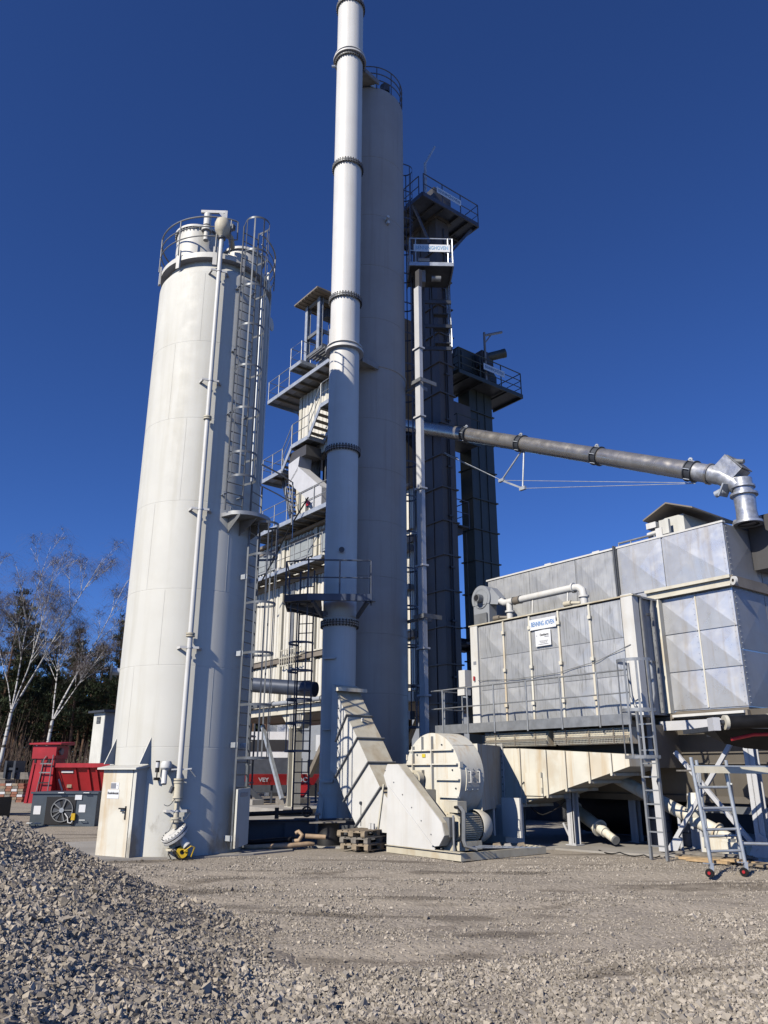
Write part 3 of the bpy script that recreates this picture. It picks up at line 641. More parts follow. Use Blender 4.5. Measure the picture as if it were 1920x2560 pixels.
for k in range(8):
    a = 45 * k; d = pol(1, a); MB(CF).add([d * CR + Vector((0, 0, .54)), d * (CR + .1) + Vector((0, 0, .54)), d * CR + Vector((0, 0, 1.15))] + [x + pol(.015, a + 90) for x in (d * CR + Vector((0, 0, .54)), d * (CR + .1) + Vector((0, 0, .54)), d * CR + Vector((0, 0, 1.15)))], [(0, 1, 2), (5, 4, 3), (0, 3, 4, 1), (1, 4, 5, 2), (2, 5, 3, 0)]).build('base_gusset', 'chimney_paint', chim)
# wide collars tied back to the tall silo
S2C = Vector((-.607, 25.7, 0)); S2R = 1.393
def k2(z): return CAM_H + (z - CAM_H) * .981
back = (CF.inverted() @ S2C).xy; bd = Vector((back.x, back.y, 0)).normalized(); bt = Vector((-bd.y, bd.x, 0))
for z in (28.28, 15.38):
    c = MB(CF).lathe([(CR + .01, z - .13), (CR + .14, z - .13), (CR + .14, z - .06), (CR + .05, z - .04), (CR + .05, z + .04), (CR + .10, z + .06), (CR + .10, z + .10), (CR + .01, z + .12)], 56)
    col = c.build('collar', 'chimney_paint', chim)
    n0 = bd * (CR + .02); n1 = bd * 1.25
    tr = MB(CF).hexa([n0 - bt * .45 + Vector((0, 0, z - .12)), n0 + bt * .45 + Vector((0, 0, z - .12)), n1 + bt * .8 + Vector((0, 0, z - .12)), n1 - bt * .8 + Vector((0, 0, z - .12)),
                      n0 - bt * .45 + Vector((0, 0, z - .08)), n0 + bt * .45 + Vector((0, 0, z - .08)), n1 + bt * .8 + Vector((0, 0, z - .08)), n1 - bt * .8 + Vector((0, 0, z - .08))])
    for s in (-1, 1): tr.bar(n0 + bt * .45 * s + Vector((0, 0, z - .1)), n1 + bt * .8 * s + Vector((0, 0, z - .1)), .06, .2)
    tr.build('tie_bracket', 'galv_dull', chim)
for z in (22.98,): rod('lug', chim, pol(CR, -95, 28.0), pol(CR + .2, -95, 28.0), .05, 'galv_light', CF)
for z, d in ((4.95, -32), (2.95, -32), (1.55, -32)): MB(CF).lathe([(CR, z - .03), (CR + .10, z - .03), (CR + .10, z + .03), (CR, z + .03)], 6, a0=R_(d - 22), a1=R_(d + 22)).build('ladder_clip', 'chimney_paint', chim)
MB(CF).cyl(pol(CR - .02, 2, 8.2), pol(CR + .09, 2, 8.2), .05, 14).cyl(pol(CR + .09, 2, 8.2), pol(CR + .12, 2, 8.2), .085, 14).build('test_socket', 'dark_steel', chim)
# measuring platform with railing and caged ladder
PP = [(-1.62, -.95), (-.95, -1.22), (.95, -1.22), (.95, -.35), (.62, -.35), (.5, 0), (.2, .55), (-.6, .75), (-1.62, .55)]
pf = MB(CF).prism([(-1.62, -.95), (-.95, -1.22), (.92, -1.22), (.92, -.56), (-1.62, -.56)], 6.62, 6.66, 'z').prism([(-1.62, -.56), (-.56, -.56), (-.56, .7), (-1.62, .6)], 6.62, 6.66, 'z').build('measuring_platform', 'navy_steel', chim, False)
E_ = [((-1.62, -.95), (-.95, -1.22)), ((-.95, -1.22), (.92, -1.22)), ((.92, -1.22), (.92, -.56)), ((-1.62, .6), (-1.62, -.95)), ((-.56, .7), (-1.62, .6))]
for p, q in E_: beam('fascia', pf, (p[0], p[1], 6.60), (q[0], q[1], 6.60), .03, .20, 'navy_steel', CF)
for x in (-.35, .35): MB(CF).bar((x * 1.5, -CR * .6, 6.2), (x * 2.3, -1.18, 6.5), .08, .12).build('console', 'navy_steel', pf)
MB(CF).bar((-CR * .6, .1, 6.25), (-1.55, .1, 6.5), .08, .14).bar((-CR * .6, -.3, 6.25), (-1.55, -.5, 6.5), .08, .14).build('console', 'navy_steel', pf)
railing(pf, [(-1.6, .6), (-1.6, -.93), (-.94, -1.2), (.9, -1.2), (.9, -.6)], 6.66, 1.05, CF, 'navy_steel', .024, 1.15)
MB(CF).lathe([(CR + .01, 6.2), (CR + .03, 6.2), (CR + .03, 6.24), (CR + .01, 6.24)], 48).build('ring_seam', 'chimney_paint', chim)
ladder(chim, (-1.0, -.25), (-.35, -1), .75, 7.6, .45, 'navy_steel', (2.35, 3.1, 3.75, 4.55, 5.35, 6.5), .36, CF, .28, .06, 5, cage=(2.35, 6.5))
pl_ = MB().bx(CX.x - 1.3, CX.x + 1.2, CX.y - 1.1, CX.y + 1.4, -.2, .5)
solo(pl_, 'chimney_plinth', 'bund', 'dark concrete plinth carrying the white chimney', 'plinth', (CX.x, CX.y, 0))

# ================================================================ tall storage silo behind the chimney
TF = frame((S2C.x, S2C.y, 0), R_(1.35))
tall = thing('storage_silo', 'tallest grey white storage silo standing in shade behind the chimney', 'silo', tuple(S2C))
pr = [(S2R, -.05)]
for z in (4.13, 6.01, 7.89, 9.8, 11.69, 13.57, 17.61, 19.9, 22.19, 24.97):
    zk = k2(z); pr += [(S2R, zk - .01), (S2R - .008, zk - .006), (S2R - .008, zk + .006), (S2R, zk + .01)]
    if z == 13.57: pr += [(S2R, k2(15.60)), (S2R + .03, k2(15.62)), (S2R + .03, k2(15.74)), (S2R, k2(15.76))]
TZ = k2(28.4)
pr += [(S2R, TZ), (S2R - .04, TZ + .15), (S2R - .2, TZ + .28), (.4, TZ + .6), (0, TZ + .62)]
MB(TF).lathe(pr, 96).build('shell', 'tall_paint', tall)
MB(TF).lathe([(.0, TZ + 1.35), (.25, TZ + 1.32), (.36, TZ + 1.2), (.38, TZ + .5)], 28, (-.15, -.75)).build('vent_dome', 'chimney_paint', tall)
MB(TF).lathe([(.0, TZ + .55), (.2, TZ + .55), (.2, TZ + .2)], 20, (.62, -1.0)).build('roof_stub', 'dark_steel', tall)
for z in (TZ + 1.22, TZ + .88, TZ + .55): MB(TF).tube(arc(S2R - .03, R_(-14), R_(185), z, 40), .022, 8).build('rail', 'navy_steel', tall)
for d in (12, 40, 68, 96, 124, 152): rod('post', tall, pol(S2R - .03, d, TZ + .05), pol(S2R - .03, d, TZ + 1.22), .02, 'navy_steel', TF)
lt = pol(S2R + .16, 126); ladder(tall, (lt.x, lt.y), tuple(pol(1, 126))[:2], 2.4, TZ - .3, .45, 'navy_steel', tuple(np.arange(3.2, TZ - .6, 1.35)), .30, TF, .3, .05, 5)
MB(TF).cyl(pol(S2R - .05, 27, k2(22.05)), pol(S2R + .24, 27, k2(22.05)), .055, 12).bar(pol(S2R, 30, k2(21.92)), pol(S2R + .12, 30, k2(21.92)), .1, .12).build('spout', 'chimney_paint', tall)
MB(TF).bar(pol(S2R + .01, 8, 6.95), pol(S2R + .10, 8, 6.95), .2, .04).bar(pol(S2R + .002, 3, 6.93), pol(S2R + .002, 12, 6.93), .01, .24).build('level_probe', 'tall_paint', tall)

# ================================================================ square down pipe
K = .945
def kz(z): return CAM_H + (z - CAM_H) * K
sq = thing('square_down_pipe', 'sunlit pale grey square down pipe right of the tall silo', 'pipe', tuple(W(-20.08 * K, 17.5 * K, kz(2.2))))
zz = [kz(z) for z in (2.2, 4.21, 5.77, 8.67, 11.55, 14.42, 17.31, 20.1)]
QA, QB, QC, QD = -20.21 * K, -19.93 * K, 17.3 * K, 17.3 * K + .15
for i in range(len(zz) - 1): MB(PL).bx(QA, QB, QC, QD, zz[i] + .03, zz[i + 1] - .03).build('pipe_section', 'chute_grey', sq, False)
for z in zz[1:-1]: MB(PL).bx(QA - .06, QB + .06, QC - .06, QD + .06, z - .03, z + .03).build('flange', 'chute_grey', sq, False)
MB(PL).bx(QA + .02, QB - .02, QC + .06, QD + .06, zz[-1] - .03, zz[-1] + .75).build('pipe_top_shade', 'elevator_grey', sq, False)  # top of the pipe, its shadow put into a dark section
for z in (kz(15.85), kz(6.85)):
    MB(PL).bx(QA - .10, QB + .16, QC - .12, QC - .08, z - .07, z + .07).bx(QA - .8, QA - .06, QC + .1, QC + .2, z - .07, z + .02).bx(QA - .12, QA - .08, QC - .1, QD + .5, z - .07, z + .07).bx(QB + .12, QB + .16, QC - .1, QD + .5, z - .07, z + .07).build('guide_clamp', 'galv_dull', sq, False)

# ================================================================ bucket elevators
def elevator(name, label, a0, a1, b0, b1, z1, flz, material, n1, n2, rail_a=None):
    e = thing(name, label, 'bucket elevator', tuple(W((a0 + a1) / 2, (b0 + b1) / 2, 0)))
    zs_ = [0] + list(flz) + [z1]
    for i in range(len(zs_) - 1): MB(PL).bx(a0, a1, b0, b1, zs_[i] + .02, zs_[i + 1] - .02).build('casing_section', material, e, False)
    for z in flz: MB(PL).bx(a0 - .07, a1 + .07, b0 - .07, b1 + .07, z - .025, z + .025).build('flange', material, e, False)
    for k in range(1, n1):
        a = a0 + (a1 - a0) * k / n1
        for i in range(len(zs_) - 1): block('stiffener', e, a - .02, a + .02, b0 - .035, b0, zs_[i] + .03, zs_[i + 1] - .03, material, PL)
    for k in range(1, n2):
        b = b0 + (b1 - b0) * k / n2
        for i in range(len(zs_) - 1): block('stiffener', e, a1, a1 + .035, b - .02, b + .02, zs_[i] + .03, zs_[i + 1] - .03, material, PL)
    return e
fz1 = [1.4 + 1.37 * k for k in range(17)]
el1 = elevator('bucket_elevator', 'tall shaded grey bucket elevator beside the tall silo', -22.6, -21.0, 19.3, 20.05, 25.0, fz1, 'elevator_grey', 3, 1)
rod('cable_riser', el1, (-20.96, 19.72, 2.0), (-20.96, 19.72, 24.6), .03, 'dark_steel', PL)
rod('cable_riser', el1, (-20.96, 19.62, 2.0), (-20.96, 19.62, 22.6), .02, 'dark_steel', PL)
for z in np.arange(3, 24, 2.05): block('riser_clip', el1, -21.0, -20.9, 19.56, 19.80, z - .03, z + .03, 'dark_steel', PL)
MB(PL).bx(-22.9, -20.95, 19.2, 20.2, 25.0, 26.6).build('head_casing', 'elevator_grey', el1, False)
MB(PL).cyl((-21.9, 19.1, 25.8), (-21.9, 18.5, 25.8), .25, 18).build('drive_motor', 'dark_steel', el1)
MB(PL).bx(-22.5, -21.3, 19.0, 19.2, 25.3, 26.2).build('gearbox', 'dark_steel', el1, False)
HP = (-23.6, -20.3, 17.95, 21.25, 25.15)
deck = MB(PL).bx(HP[0], HP[1], HP[2], HP[3], HP[4], HP[4] + .05).build('head_platform', 'navy_steel', el1, False)
for p, q in (((HP[0], HP[2]), (HP[1], HP[2])), ((HP[1], HP[2]), (HP[1], HP[3])), ((HP[1], HP[3]), (HP[0], HP[3])), ((HP[0], HP[2]), (HP[0], HP[3]))):
    beam('edge_beam', deck, (p[0], p[1], HP[4] - .04), (q[0], q[1], HP[4] - .04), .07, .2, 'navy_steel', PL)
for b in (18.75, 19.25, 20.1, 20.7): beam('floor_beam', deck, (HP[0], b, HP[4] - .07), (HP[1], b, HP[4] - .07), .06, .12, 'dark_steel', PL)
for a in (-22.8, -21.6): beam('floor_beam', deck, (a, HP[2], HP[4] - .09), (a, HP[3], HP[4] - .09), .06, .1, 'dark_steel', PL)
MB(PL).bar((-21.0, 18.9, 23.5), (-21.0, 18.0, 25.0), .08, .1).build('console', 'navy_steel', deck); MB(PL).bar((-21.0, 20.1, 23.5), (-20.6, 21.1, 25.0), .08, .1).build('console', 'navy_steel', deck)
railing(deck, [(HP[0], HP[2]), (-20.55, HP[2])], HP[4], 1.05, PL, 'navy_steel', .024, 1.0)
railing(deck, [(HP[1], 18.0), (HP[1], HP[3]), (-21.2, HP[3])], HP[4], 1.05, PL, 'navy_steel', .024, 1.1)
dav = MB(PL).tube([(-20.45, 18.25, 25.2), (-20.45, 18.25, 27.0)], .06, 10).tube([(-20.45, 18.25, 26.95), (-20.35, 18.75, 28.1)], .05, 10).bar((-20.45, 18.25, 27.0), (-20.45, 18.25, 26.4), .1, .05).build('davit_post', 'galv_light', el1)
hn = W(-20.26, 0, 0)
sign('company_sign', 'white BENNINGHOVEN board on the topmost platform railing', W(-20.26, 19.45, 25.72), E2, (0, 0, 1), 1.45, .30, [('BENNINGHOVEN', .22, 'sign_blue_worn', 0, 0, .74, .002)])
# sunlit access platform in front of the elevator
FX = frame((1.95, 26.3, 0), R_(2))
acc = thing('access_platform', 'sunlit steel access platform with hanging stair hung on the grey elevator', 'platform', (1.95, 26.3, 19.2))
MB(FX).bx(-.95, .80, -.2, 1.4, 20.9, 20.95).build('deck', 'dark_steel', acc, False)
for p, q in (((-.95, -.2), (.80, -.2)), ((.80, -.2), (.80, 1.4)), ((-.95, -.2), (-.95, 1.4))): beam('edge_beam', acc, (p[0], p[1], 20.88), (q[0], q[1], 20.88), .05, .16, 'galv_light', FX)
MB(FX).bx(-.7, .6, .3, .9, 21.0, 21.35).bx(-.55, -.1, .25, .5, 21.35, 21.5).build('cabinet', 'white_paint', acc, False)
railing(acc, [(-.93, 1.4), (-.93, -.18), (.78, -.18), (.78, 1.4)], 20.95, 1.15, FX, 'galv_light', .028, 1.5)
for x in (-.7, .6): rod('post', acc, (x, -.18, 20.95), (x, -.18, 22.1), .026, 'galv_light', FX)
MB(FX).cyl((-.05, .15, 20.45), (.32, .15, 20.45), .12, 16).bx(-.62, -.3, .0, .35, 20.2, 20.75).build('gear_motor', 'galv_dull', acc)
for x in (.05, .68):
    beam('stringer', acc, (x, 1.35, 20.85), (x, .55, 17.6), .05, .16, 'galv_light' if x > .5 else 'dark_steel', FX)
for k in range(4): beam('tread', acc, (.05, 1.2 - .2 * k, 20.1 - .78 * k), (.68, 1.2 - .2 * k, 20.1 - .78 * k), .24, .05, 'dark_steel', FX)
for z in (19.6, 18.5, 17.5): beam('cross_beam', acc, (-.35, .5, z), (.75, .5, z), .08, .14, 'dark_steel', FX)
for x, y in ((-.35, .5), (-.75, .9)): beam('hanger', acc, (x, y, 17.4), (x, y, 20.85), .09, .09, 'dark_steel', FX)
railing(acc, [(.74, 1.3), (.74, .5)], [20.6, 17.4], 1.0, FX, 'galv_light', .02, 1.2)
fx3 = FX.to_3x3()
sign('company_sign', 'bright sunlit BENNINGHOVEN board on the access platform railing', FX @ Vector((-.05, -.225, 21.62)), fx3 @ Vector((1, 0, 0)), (0, 0, 1), 1.45, .34, [('BENNINGHOVEN', .24, 'sign_faded', 0, 0, .70, .003)])

fz2 = [1.9 + 1.36 * k for k in range(12)]
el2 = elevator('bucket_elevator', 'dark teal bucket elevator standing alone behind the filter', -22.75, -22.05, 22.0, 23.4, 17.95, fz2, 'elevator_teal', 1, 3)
el2['group'] = el1['group'] = 'bucket elevators'
MB(PL).prism([(22.0 - .2, 18.0), (23.6, 18.0), (23.6, 18.9), (22.9, 19.6), (21.2, 19.6), (20.9, 18.9), (20.9, 18.0)], -22.9, -21.85, 'x').build('head_casing', 'elevator_teal', el2, False)
for z in (18.6,): beam('casing_rib', el2, (-21.83, 20.95, z), (-21.83, 23.55, z), .04, .05, 'elevator_teal', PL)
for b in (21.4, 22.1, 22.8): beam('casing_rib', el2, (-21.83, b, 18.1), (-21.83, b, 19.5), .05, .04, 'elevator_teal', PL)
MB(PL).cyl((-21.5, 22.7, 19.45), (-21.1, 23.25, 19.65), .2, 20).cyl((-21.1, 23.25, 19.65), (-21.02, 23.36, 19.69), .21, 20).build('drive_motor', 'elevator_teal', el2)
MB(PL).bx(-21.75, -21.35, 22.2, 22.9, 18.9, 19.6).bx(-21.7, -21.4, 22.3, 22.7, 18.0, 18.9).build('gearbox', 'dark_steel', el2, False)
d2 = MB(PL).bx(-23.0, -21.15, 20.55, 24.5, 17.95, 18.0).build('head_platform', 'dark_steel', el2, False)
for p, q in (((-23.0, 20.55), (-21.15, 20.55)), ((-21.15, 20.55), (-21.15, 24.5)), ((-21.15, 24.5), (-23.0, 24.5))): beam('edge_beam', d2, (p[0], p[1], 17.92), (q[0], q[1], 17.92), .06, .18, 'elevator_teal', PL)
for b in (21.2, 22.0, 23.5): beam('floor_beam', d2, (-23.0, b, 17.85), (-21.15, b, 17.85), .07, .1, 'dark_steel', PL)
railing(d2, [(-22.9, 20.58), (-21.18, 20.58), (-21.18, 24.47), (-22.9, 24.47)], 18.0, 1.08, PL, 'elevator_teal', .026, 1.3, (.33, .66))
MB(PL).tube([(-21.3, 22.35, 18.0), (-21.3, 22.35, 20.5)], .055, 10).tube([(-21.3, 22.35, 20.35), (-21.3, 23.5, 20.95)], .06, 10).tube([(-21.3, 22.35, 19.95), (-21.3, 22.8, 20.55)], .03, 8).build('davit_post', 'galv_dull', el2)
sign('company_sign', 'shaded BENNINGHOVEN board on the rear elevator platform', W(-21.11, 22.68, 18.62), E2, (0, 0, 1), 1.32, .30, [('BENNINGHOVEN', .20, 'sign_blue_worn', 0, 0, .74, .002)])
d3 = MB(PL).bx(-22.6, -21.4, 20.6, 21.95, 14.95, 15.0).build('lower_platform', 'dark_steel', el2, False)
for p, q in (((-22.6, 20.6), (-21.4, 20.6)), ((-21.4, 20.6), (-21.4, 21.95))): beam('edge_beam', d3, (p[0], p[1], 14.92), (q[0], q[1], 14.92), .05, .16, 'elevator_teal', PL)
railing(d3, [(-22.6, 20.62), (-21.42, 20.62), (-21.42, 21.95)], 15.0, 1.05, PL, 'elevator_teal', .022, 1.2)
MB(PL).bx(-22.6, -21.9, 20.9, 21.9, 15.2, 16.9).build('discharge_chute', 'elevator_grey', el2, False)
d4 = MB(PL).bx(-22.3, -21.2, 20.06, 20.9, 11.0, 11.05).bx(-21.9, -21.4, 20.1, 20.7, 10.75, 11.0).build('side_platform', 'dark_steel', el1, False)
railing(d4, [(-21.2, 20.1), (-21.2, 20.88), (-22.2, 20.88)], 11.05, 1.05, PL, 'navy_steel', .022, .9)
rod('guy_wire', el1, (-21.3, 20.8, 10.8), (-22.1, 21.6, 3.5), .012, 'dark_steel', PL)
MB(PL).bx(-23.2, -22.75, 21.4, 22.3, 6.4, 6.9).bx(-22.7, -21.9, 21.2, 21.98, 6.5, 6.6).build('tie_beam', 'dark_steel', el2, False)

# ================================================================ inclined round duct to the filter
DP = lambda a: Vector((a, 18.9, 9.56 + (-10.29 - a) * .4775)); DRAD = .262
duct = thing('round_duct', 'inclined bare steel round duct crossing to the filter top', 'duct', tuple(W(-16, 18.9, 12)))
seg = [-23.4, -19.15, -16.55, -14.9, -13.45, -12.0, -10.45]
for i in range(len(seg) - 1): MB(PL).tube([DP(seg[i]), DP(seg[i + 1])], DRAD, 28, caps=False).build('duct_section', 'duct_steel', duct)
dd = (DP(-10) - DP(-20)).normalized()
def dflange(a, parent, m='dark_steel'):
    f = MB(PL).lathe([(DRAD, -.12), (DRAD + .045, -.12), (DRAD + .045, -.09), (DRAD + .01, -.085), (DRAD + .01, .085), (DRAD + .045, .09), (DRAD + .045, .12), (DRAD, .12)], 32, axis=(DP(a), dd)).build('flange', m, parent)
    b = MB(PL); q = dd.to_track_quat('Z', 'Y')
    for k in range(6):
        t = 2 * math.pi * k / 6; o_ = DP(a) + q @ Vector(((DRAD + .035) * math.cos(t), (DRAD + .035) * math.sin(t), -.1)); b.bar(o_, o_ + dd * .2, .035, .02)
    b.build('clamp_bar', 'galv_light', f)
    MB(PL).lathe([(.02, -.02), (.07, -.02), (.07, .02), (.02, .02)], 12, axis=(DP(a) + Vector((0, 0, DRAD + .07)), (0, 1, 0))).build('lifting_eye', 'galv_light', f)
for a in (-19.15, -16.5, -13.45): dflange(a, duct)
for a in (-18.2, -17.35, -15.6, -14.4, -12.6, -11.4): MB(PL).lathe([(DRAD, -.012), (DRAD + .006, -.01), (DRAD + .006, .01), (DRAD, .012)], 28, axis=(DP(a), dd)).build('weld_seam', 'duct_steel', duct)
elb = MB(PL).tube([DP(-10.45), DP(-10.0), DP(-9.62), (-9.38, 18.9, 9.02), (-9.2, 18.9, 8.82)], DRAD * .98, 28).build('elbow', 'galv_pipe', duct)
dflange(-10.45, duct); MB(PL).lathe([(DRAD, -.03), (DRAD + .03, -.03), (DRAD + .03, .03), (DRAD, .03)], 28, axis=(DP(-9.95), dd)).build('weld_collar', 'duct_steel', elb)
MB(PL).prism([(-9.75, 9.45), (-9.35, 9.72), (-8.98, 9.20), (-9.35, 8.95)], 18.66, 19.14).build('inspection_box', 'galv_pipe', elb, False)
MB(PL).cyl((-9.22, 18.8, 9.52), (-8.95, 18.8, 9.42), .06, 12).bar((-9.3, 18.9, 9.68), (-8.95, 18.9, 9.22), .5, .03, (0, 0, 1)).build('inspection_lid', 'galv_dull', elb)
MB(PL).lathe([(.26, 7.78), (.36, 7.78), (.36, 7.84), (.27, 7.86), (.25, 8.15), (.27, 8.52), (.34, 8.54), (.34, 8.60), (.25, 8.62), (.25, 8.74), (.30, 8.75), (.30, 8.80), (.25, 8.82), (.25, 9.0)], 32, (-9.13, 18.9)).build('drop_pipe', 'galv_pipe', duct)
MB(PL).bar((-9.6, 18.7, 8.62), (-9.4, 18.65, 8.9), .3, .05).cyl((-9.75, 18.65, 8.7), (-9.5, 18.65, 8.75), .09, 12).build('damper_drive', 'galv_light', duct)
# king-post strut and tie wires
k0 = DP(-16.5) + Vector((0, 0, -DRAD)); kL = Vector((-17.5, 18.9, 11.47)); kR = Vector((-16.56, 18.9, 10.90)); kA = Vector((-17.25, 18.55, 11.32)); kB = Vector((-16.75, 19.25, 11.05))
MB(PL).tube([k0, kL], .03, 8).tube([k0 + Vector((.1, 0, 0)), kR], .03, 8).bar(kL, kR, .05, .06).bx(kL.x - .12, kL.x + .12, kL.y - .05, kL.y + .05, kL.z - .05, kL.z + .05).bx(kR.x - .12, kR.x + .12, kR.y - .05, kR.y + .05, kR.z - .06, kR.z + .06).build('king_post', 'galv_light', duct)
for k_, e_ in ((kL, (-20.3, 18.9, 13.35)), (kL, (-20.3, 18.82, 13.42)), (kL, (-10.40, 18.9, 9.28)), (kR, (-10.40, 18.9, 9.26))): rod('tie_wire', duct, k_, e_, .010, 'galv_light', PL)

# ================================================================ mixing tower (corrugated, behind)
tower = thing('mixing_tower', 'cream corrugated mixing tower rising behind the chimney', 'building', tuple(W(-29, 21, 0)))
TB = 19.0
def corrugated(parent, a0, a1, z0, z1, b, name='wall_sheet', pitch=.30, depth=.045, m='corrugated'):
    w_ = []; a = a0
    while a < a1 - 1e-3:
        for da, db in ((0, 0), (.50, 0), (.58, 1), (.92, 1)):
            x = a + da * pitch
            if x < a1: w_.append((x, b - db * depth))
        a += pitch
    w_.append((a1, b)); n = len(w_)
    vs = [(x, y, z0) for x, y in w_] + [(x, y, z1) for x, y in w_]; fs = [(i, i + 1, n + i + 1, n + i) for i in range(n - 1)]
    vs += [(a0, b + .1, z0), (a1, b + .1, z0), (a1, b + .1, z1), (a0, b + .1, z1)]; k = 2 * n
    fs += [(k, k + 3, k + 2, k + 1)]
    return MB(PL).add(vs, fs).build(name, m, parent, False)
def core(a0, a1, b0, b1, z0, z1, m='corrugated', nm='wall_core'): return MB(PL).bx(a0, a1, b0, b1, z0, z1).build(nm, m, tower, False)
core(-38, -22.3, TB + .12, TB + 1.6, 4.62, 12.55)
for a0, a1 in ((-38, -35.2), (-35.1, -32.3), (-32.2, -29.4), (-29.3, -26.5), (-26.4, -23.8), (-23.7, -22.3)):
    corrugated(tower, a0, a1, 6.95, 10.35, TB); corrugated(tower, a0, a1, 4.66, 6.5, TB); corrugated(tower, a0, a1, 10.95, 12.62, TB - .02)
for a in (-35.15, -32.25, -29.35, -26.45, -23.75): block('pilaster', tower, a - .13, a + .13, TB - .13, TB + .05, 4.5, 12.7, 'beam_cream', PL)
beam('ledge_beam', tower, (-38, TB - .06, 6.72), (-22.3, TB - .06, 6.72), .22, .22, 'beam_brown', PL)
beam('ledge_beam', tower, (-38, TB - .10, 6.88), (-22.3, TB - .10, 6.88), .24, .07, 'beam_cream', PL)
beam('ledge_beam', tower, (-38, TB - .06, 10.5), (-22.3, TB - .06, 10.5), .2, .3, 'beam_brown', PL)
beam('eaves_trim', tower, (-38, TB - .10, 12.72), (-22.3, TB - .10, 12.72), .3, .14, 'beam_brown', PL)
for a0, a1 in ((-34.9, -33.0), (-31.6, -29.6), (-28.9, -27.0)):
    wn = MB(PL).bx(a0, a1, TB - .12, TB + .02, 11.35, 12.35).build('window', 'fibre_grey', tower, False)
    block('frame', wn, a0 - .05, a1 + .05, TB - .16, TB - .10, 12.33, 12.42, 'beam_brown', PL); block('frame', wn, a0 - .05, a0 + .02, TB - .15, TB - .1, 11.35, 12.33, 'beam_cream', PL)
    block('pane', wn, a0 + .1, (a0 + a1) / 2 - .05, TB - .14, TB - .125, 11.45, 12.25, 'render_grey', PL); block('pane', wn, (a0 + a1) / 2 + .05, a1 - .1, TB - .14, TB - .125, 11.45, 12.25, 'render_grey', PL)
block('wall_lamp', tower, -32.6, -32.2, TB - .35, TB - .1, 11.0, 11.25, 'white_paint', PL)
# cross-hatched cable rack on the ledge
for k in range(9): block('rack_bar', tower, -31.9 + k * .2, -31.86 + k * .2, TB - .3, TB - .26, 6.4, 7.2, 'beam_cream', PL)
for z in (6.45, 6.8, 7.15): beam('rack_rail', tower, (-32.0, TB - .27, z), (-30.1, TB - .27, z), .03, .04, 'beam_cream', PL)
block('service_gap', tower, -31.4, -31.1, TB - .09, TB - .05, 4.7, 10.3, 'galv_dull', PL)
# floor slab frame and legs
beam('floor_girder', tower, (-38, TB - .05, 4.42), (-22.3, TB - .05, 4.42), .3, .34, 'beam_cream', PL)
beam('floor_girder', tower, (-38, TB + 3, 4.35), (-22.3, TB + 3, 4.35), .3, .4, 'beam_brown', PL)
MB(PL).bx(-38, -22.3, TB + .1, TB + 5.4, 4.2, 4.5).build('floor_plate', 'beam_brown', tower, False)
MB(PL).hexa([(-31.2, TB - .05, 3.62), (-30.3, TB - .05, 3.62), (-30.3, TB + .4, 3.62), (-31.2, TB + .4, 3.62), (-31.9, TB - .05, 4.25), (-29.9, TB - .05, 4.25), (-29.9, TB + .4, 4.25), (-31.9, TB + .4, 4.25)]).build('column_head', 'beam_cream', tower, False)
for k in range(8): block('head_rib', tower, -31.1 + k * .13, -31.07 + k * .13, TB - .12, TB - .05, 3.68, 4.22, 'white_paint', PL)
def hcol(a, b, z0, z1, m, wd=.34):
    c = MB(PL).bx(a - wd / 2, a + wd / 2, b - wd / 2, b - wd / 2 + .03, z0, z1).bx(a - wd / 2, a + wd / 2, b + wd / 2 - .03, b + wd / 2, z0, z1).bx(a - .015, a + .015, b - wd / 2, b + wd / 2, z0, z1).bx(a - wd / 2 - .08, a + wd / 2 + .08, b - wd / 2 - .08, b + wd / 2 + .08, z0 - .03, z0)
    return c.build('column', m, tower, False)
def hcol2(a, b, z0, z1, m, wd=.34):
    c = MB(PL).bx(a - wd / 2, a - wd / 2 + .03, b - wd / 2, b + wd / 2, z0, z1).bx(a + wd / 2 - .03, a + wd / 2, b - wd / 2, b + wd / 2, z0, z1).bx(a - wd / 2, a + wd / 2, b - .015, b + .015, z0, z1).bx(a - wd / 2 - .08, a + wd / 2 + .08, b - wd / 2 - .08, b + wd / 2 + .08, z0 - .03, z0)
    return c.build('column', m, tower, False)
hcol2(-30.85, TB + .1, .34, 3.7, 'beam_cream', .42)
hcol2(-32.9, TB + 1.3, .5, 4.3, 'galv_dull', .42); hcol(-24.2, TB + .3, .3, 4.3, 'beam_brown'); hcol(-36.5, TB + .3, .3, 4.3, 'beam_brown'); hcol(-29, TB + 5, .2, 4.3, 'beam_brown'); hcol(-34, TB + 5, .2, 4.3, 'beam_brown')
MB(PL).bar((-34.6, TB + .5, 3.9), (-32.5, TB + .5, .6), .16, .16).build('diagonal_brace', 'galv_light', tower)
MB(PL).bar((-30.6, TB + 4.9, .4), (-28, TB + 4.9, 4.2), .16, .16).build('diagonal_brace', 'beam_brown', tower)
MB(PL).bar((-28.6, TB + .6, 3.9), (-30.4, TB + .6, 1.6), .2, .2).build('diagonal_brace', 'beam_brown', tower)
# long service pipes below the floor
pp_ = thing('service_pipe', 'long grey pipe hung below the mixing tower floor', 'pipe', tuple(W(-33, 18.6, 4.5)))
MB(PL).tube([(-38, 18.55, 4.72), (-24, 18.55, 4.72)], .10, 14).build('run', 'fibre_grey', pp_)
for a in (-34, -32, -30, -28): MB(PL).lathe([(.1, -.03), (.13, -.03), (.13, .03), (.1, .03)], 14, axis=((a, 18.55, 4.72), (1, 0, 0))).build('clamp', 'galv_dull', pp_)
pd_ = thing('dark_pipe', 'thick dark pipe running from the silo side to the chimney', 'pipe', tuple(W(-23, 14.0, 4.0)))
MB().tube([(-6.5, 27.3, 4.78), (-2.2, 25.4, 4.30)], .24, 18).build('run', 'navy_steel', pd_)
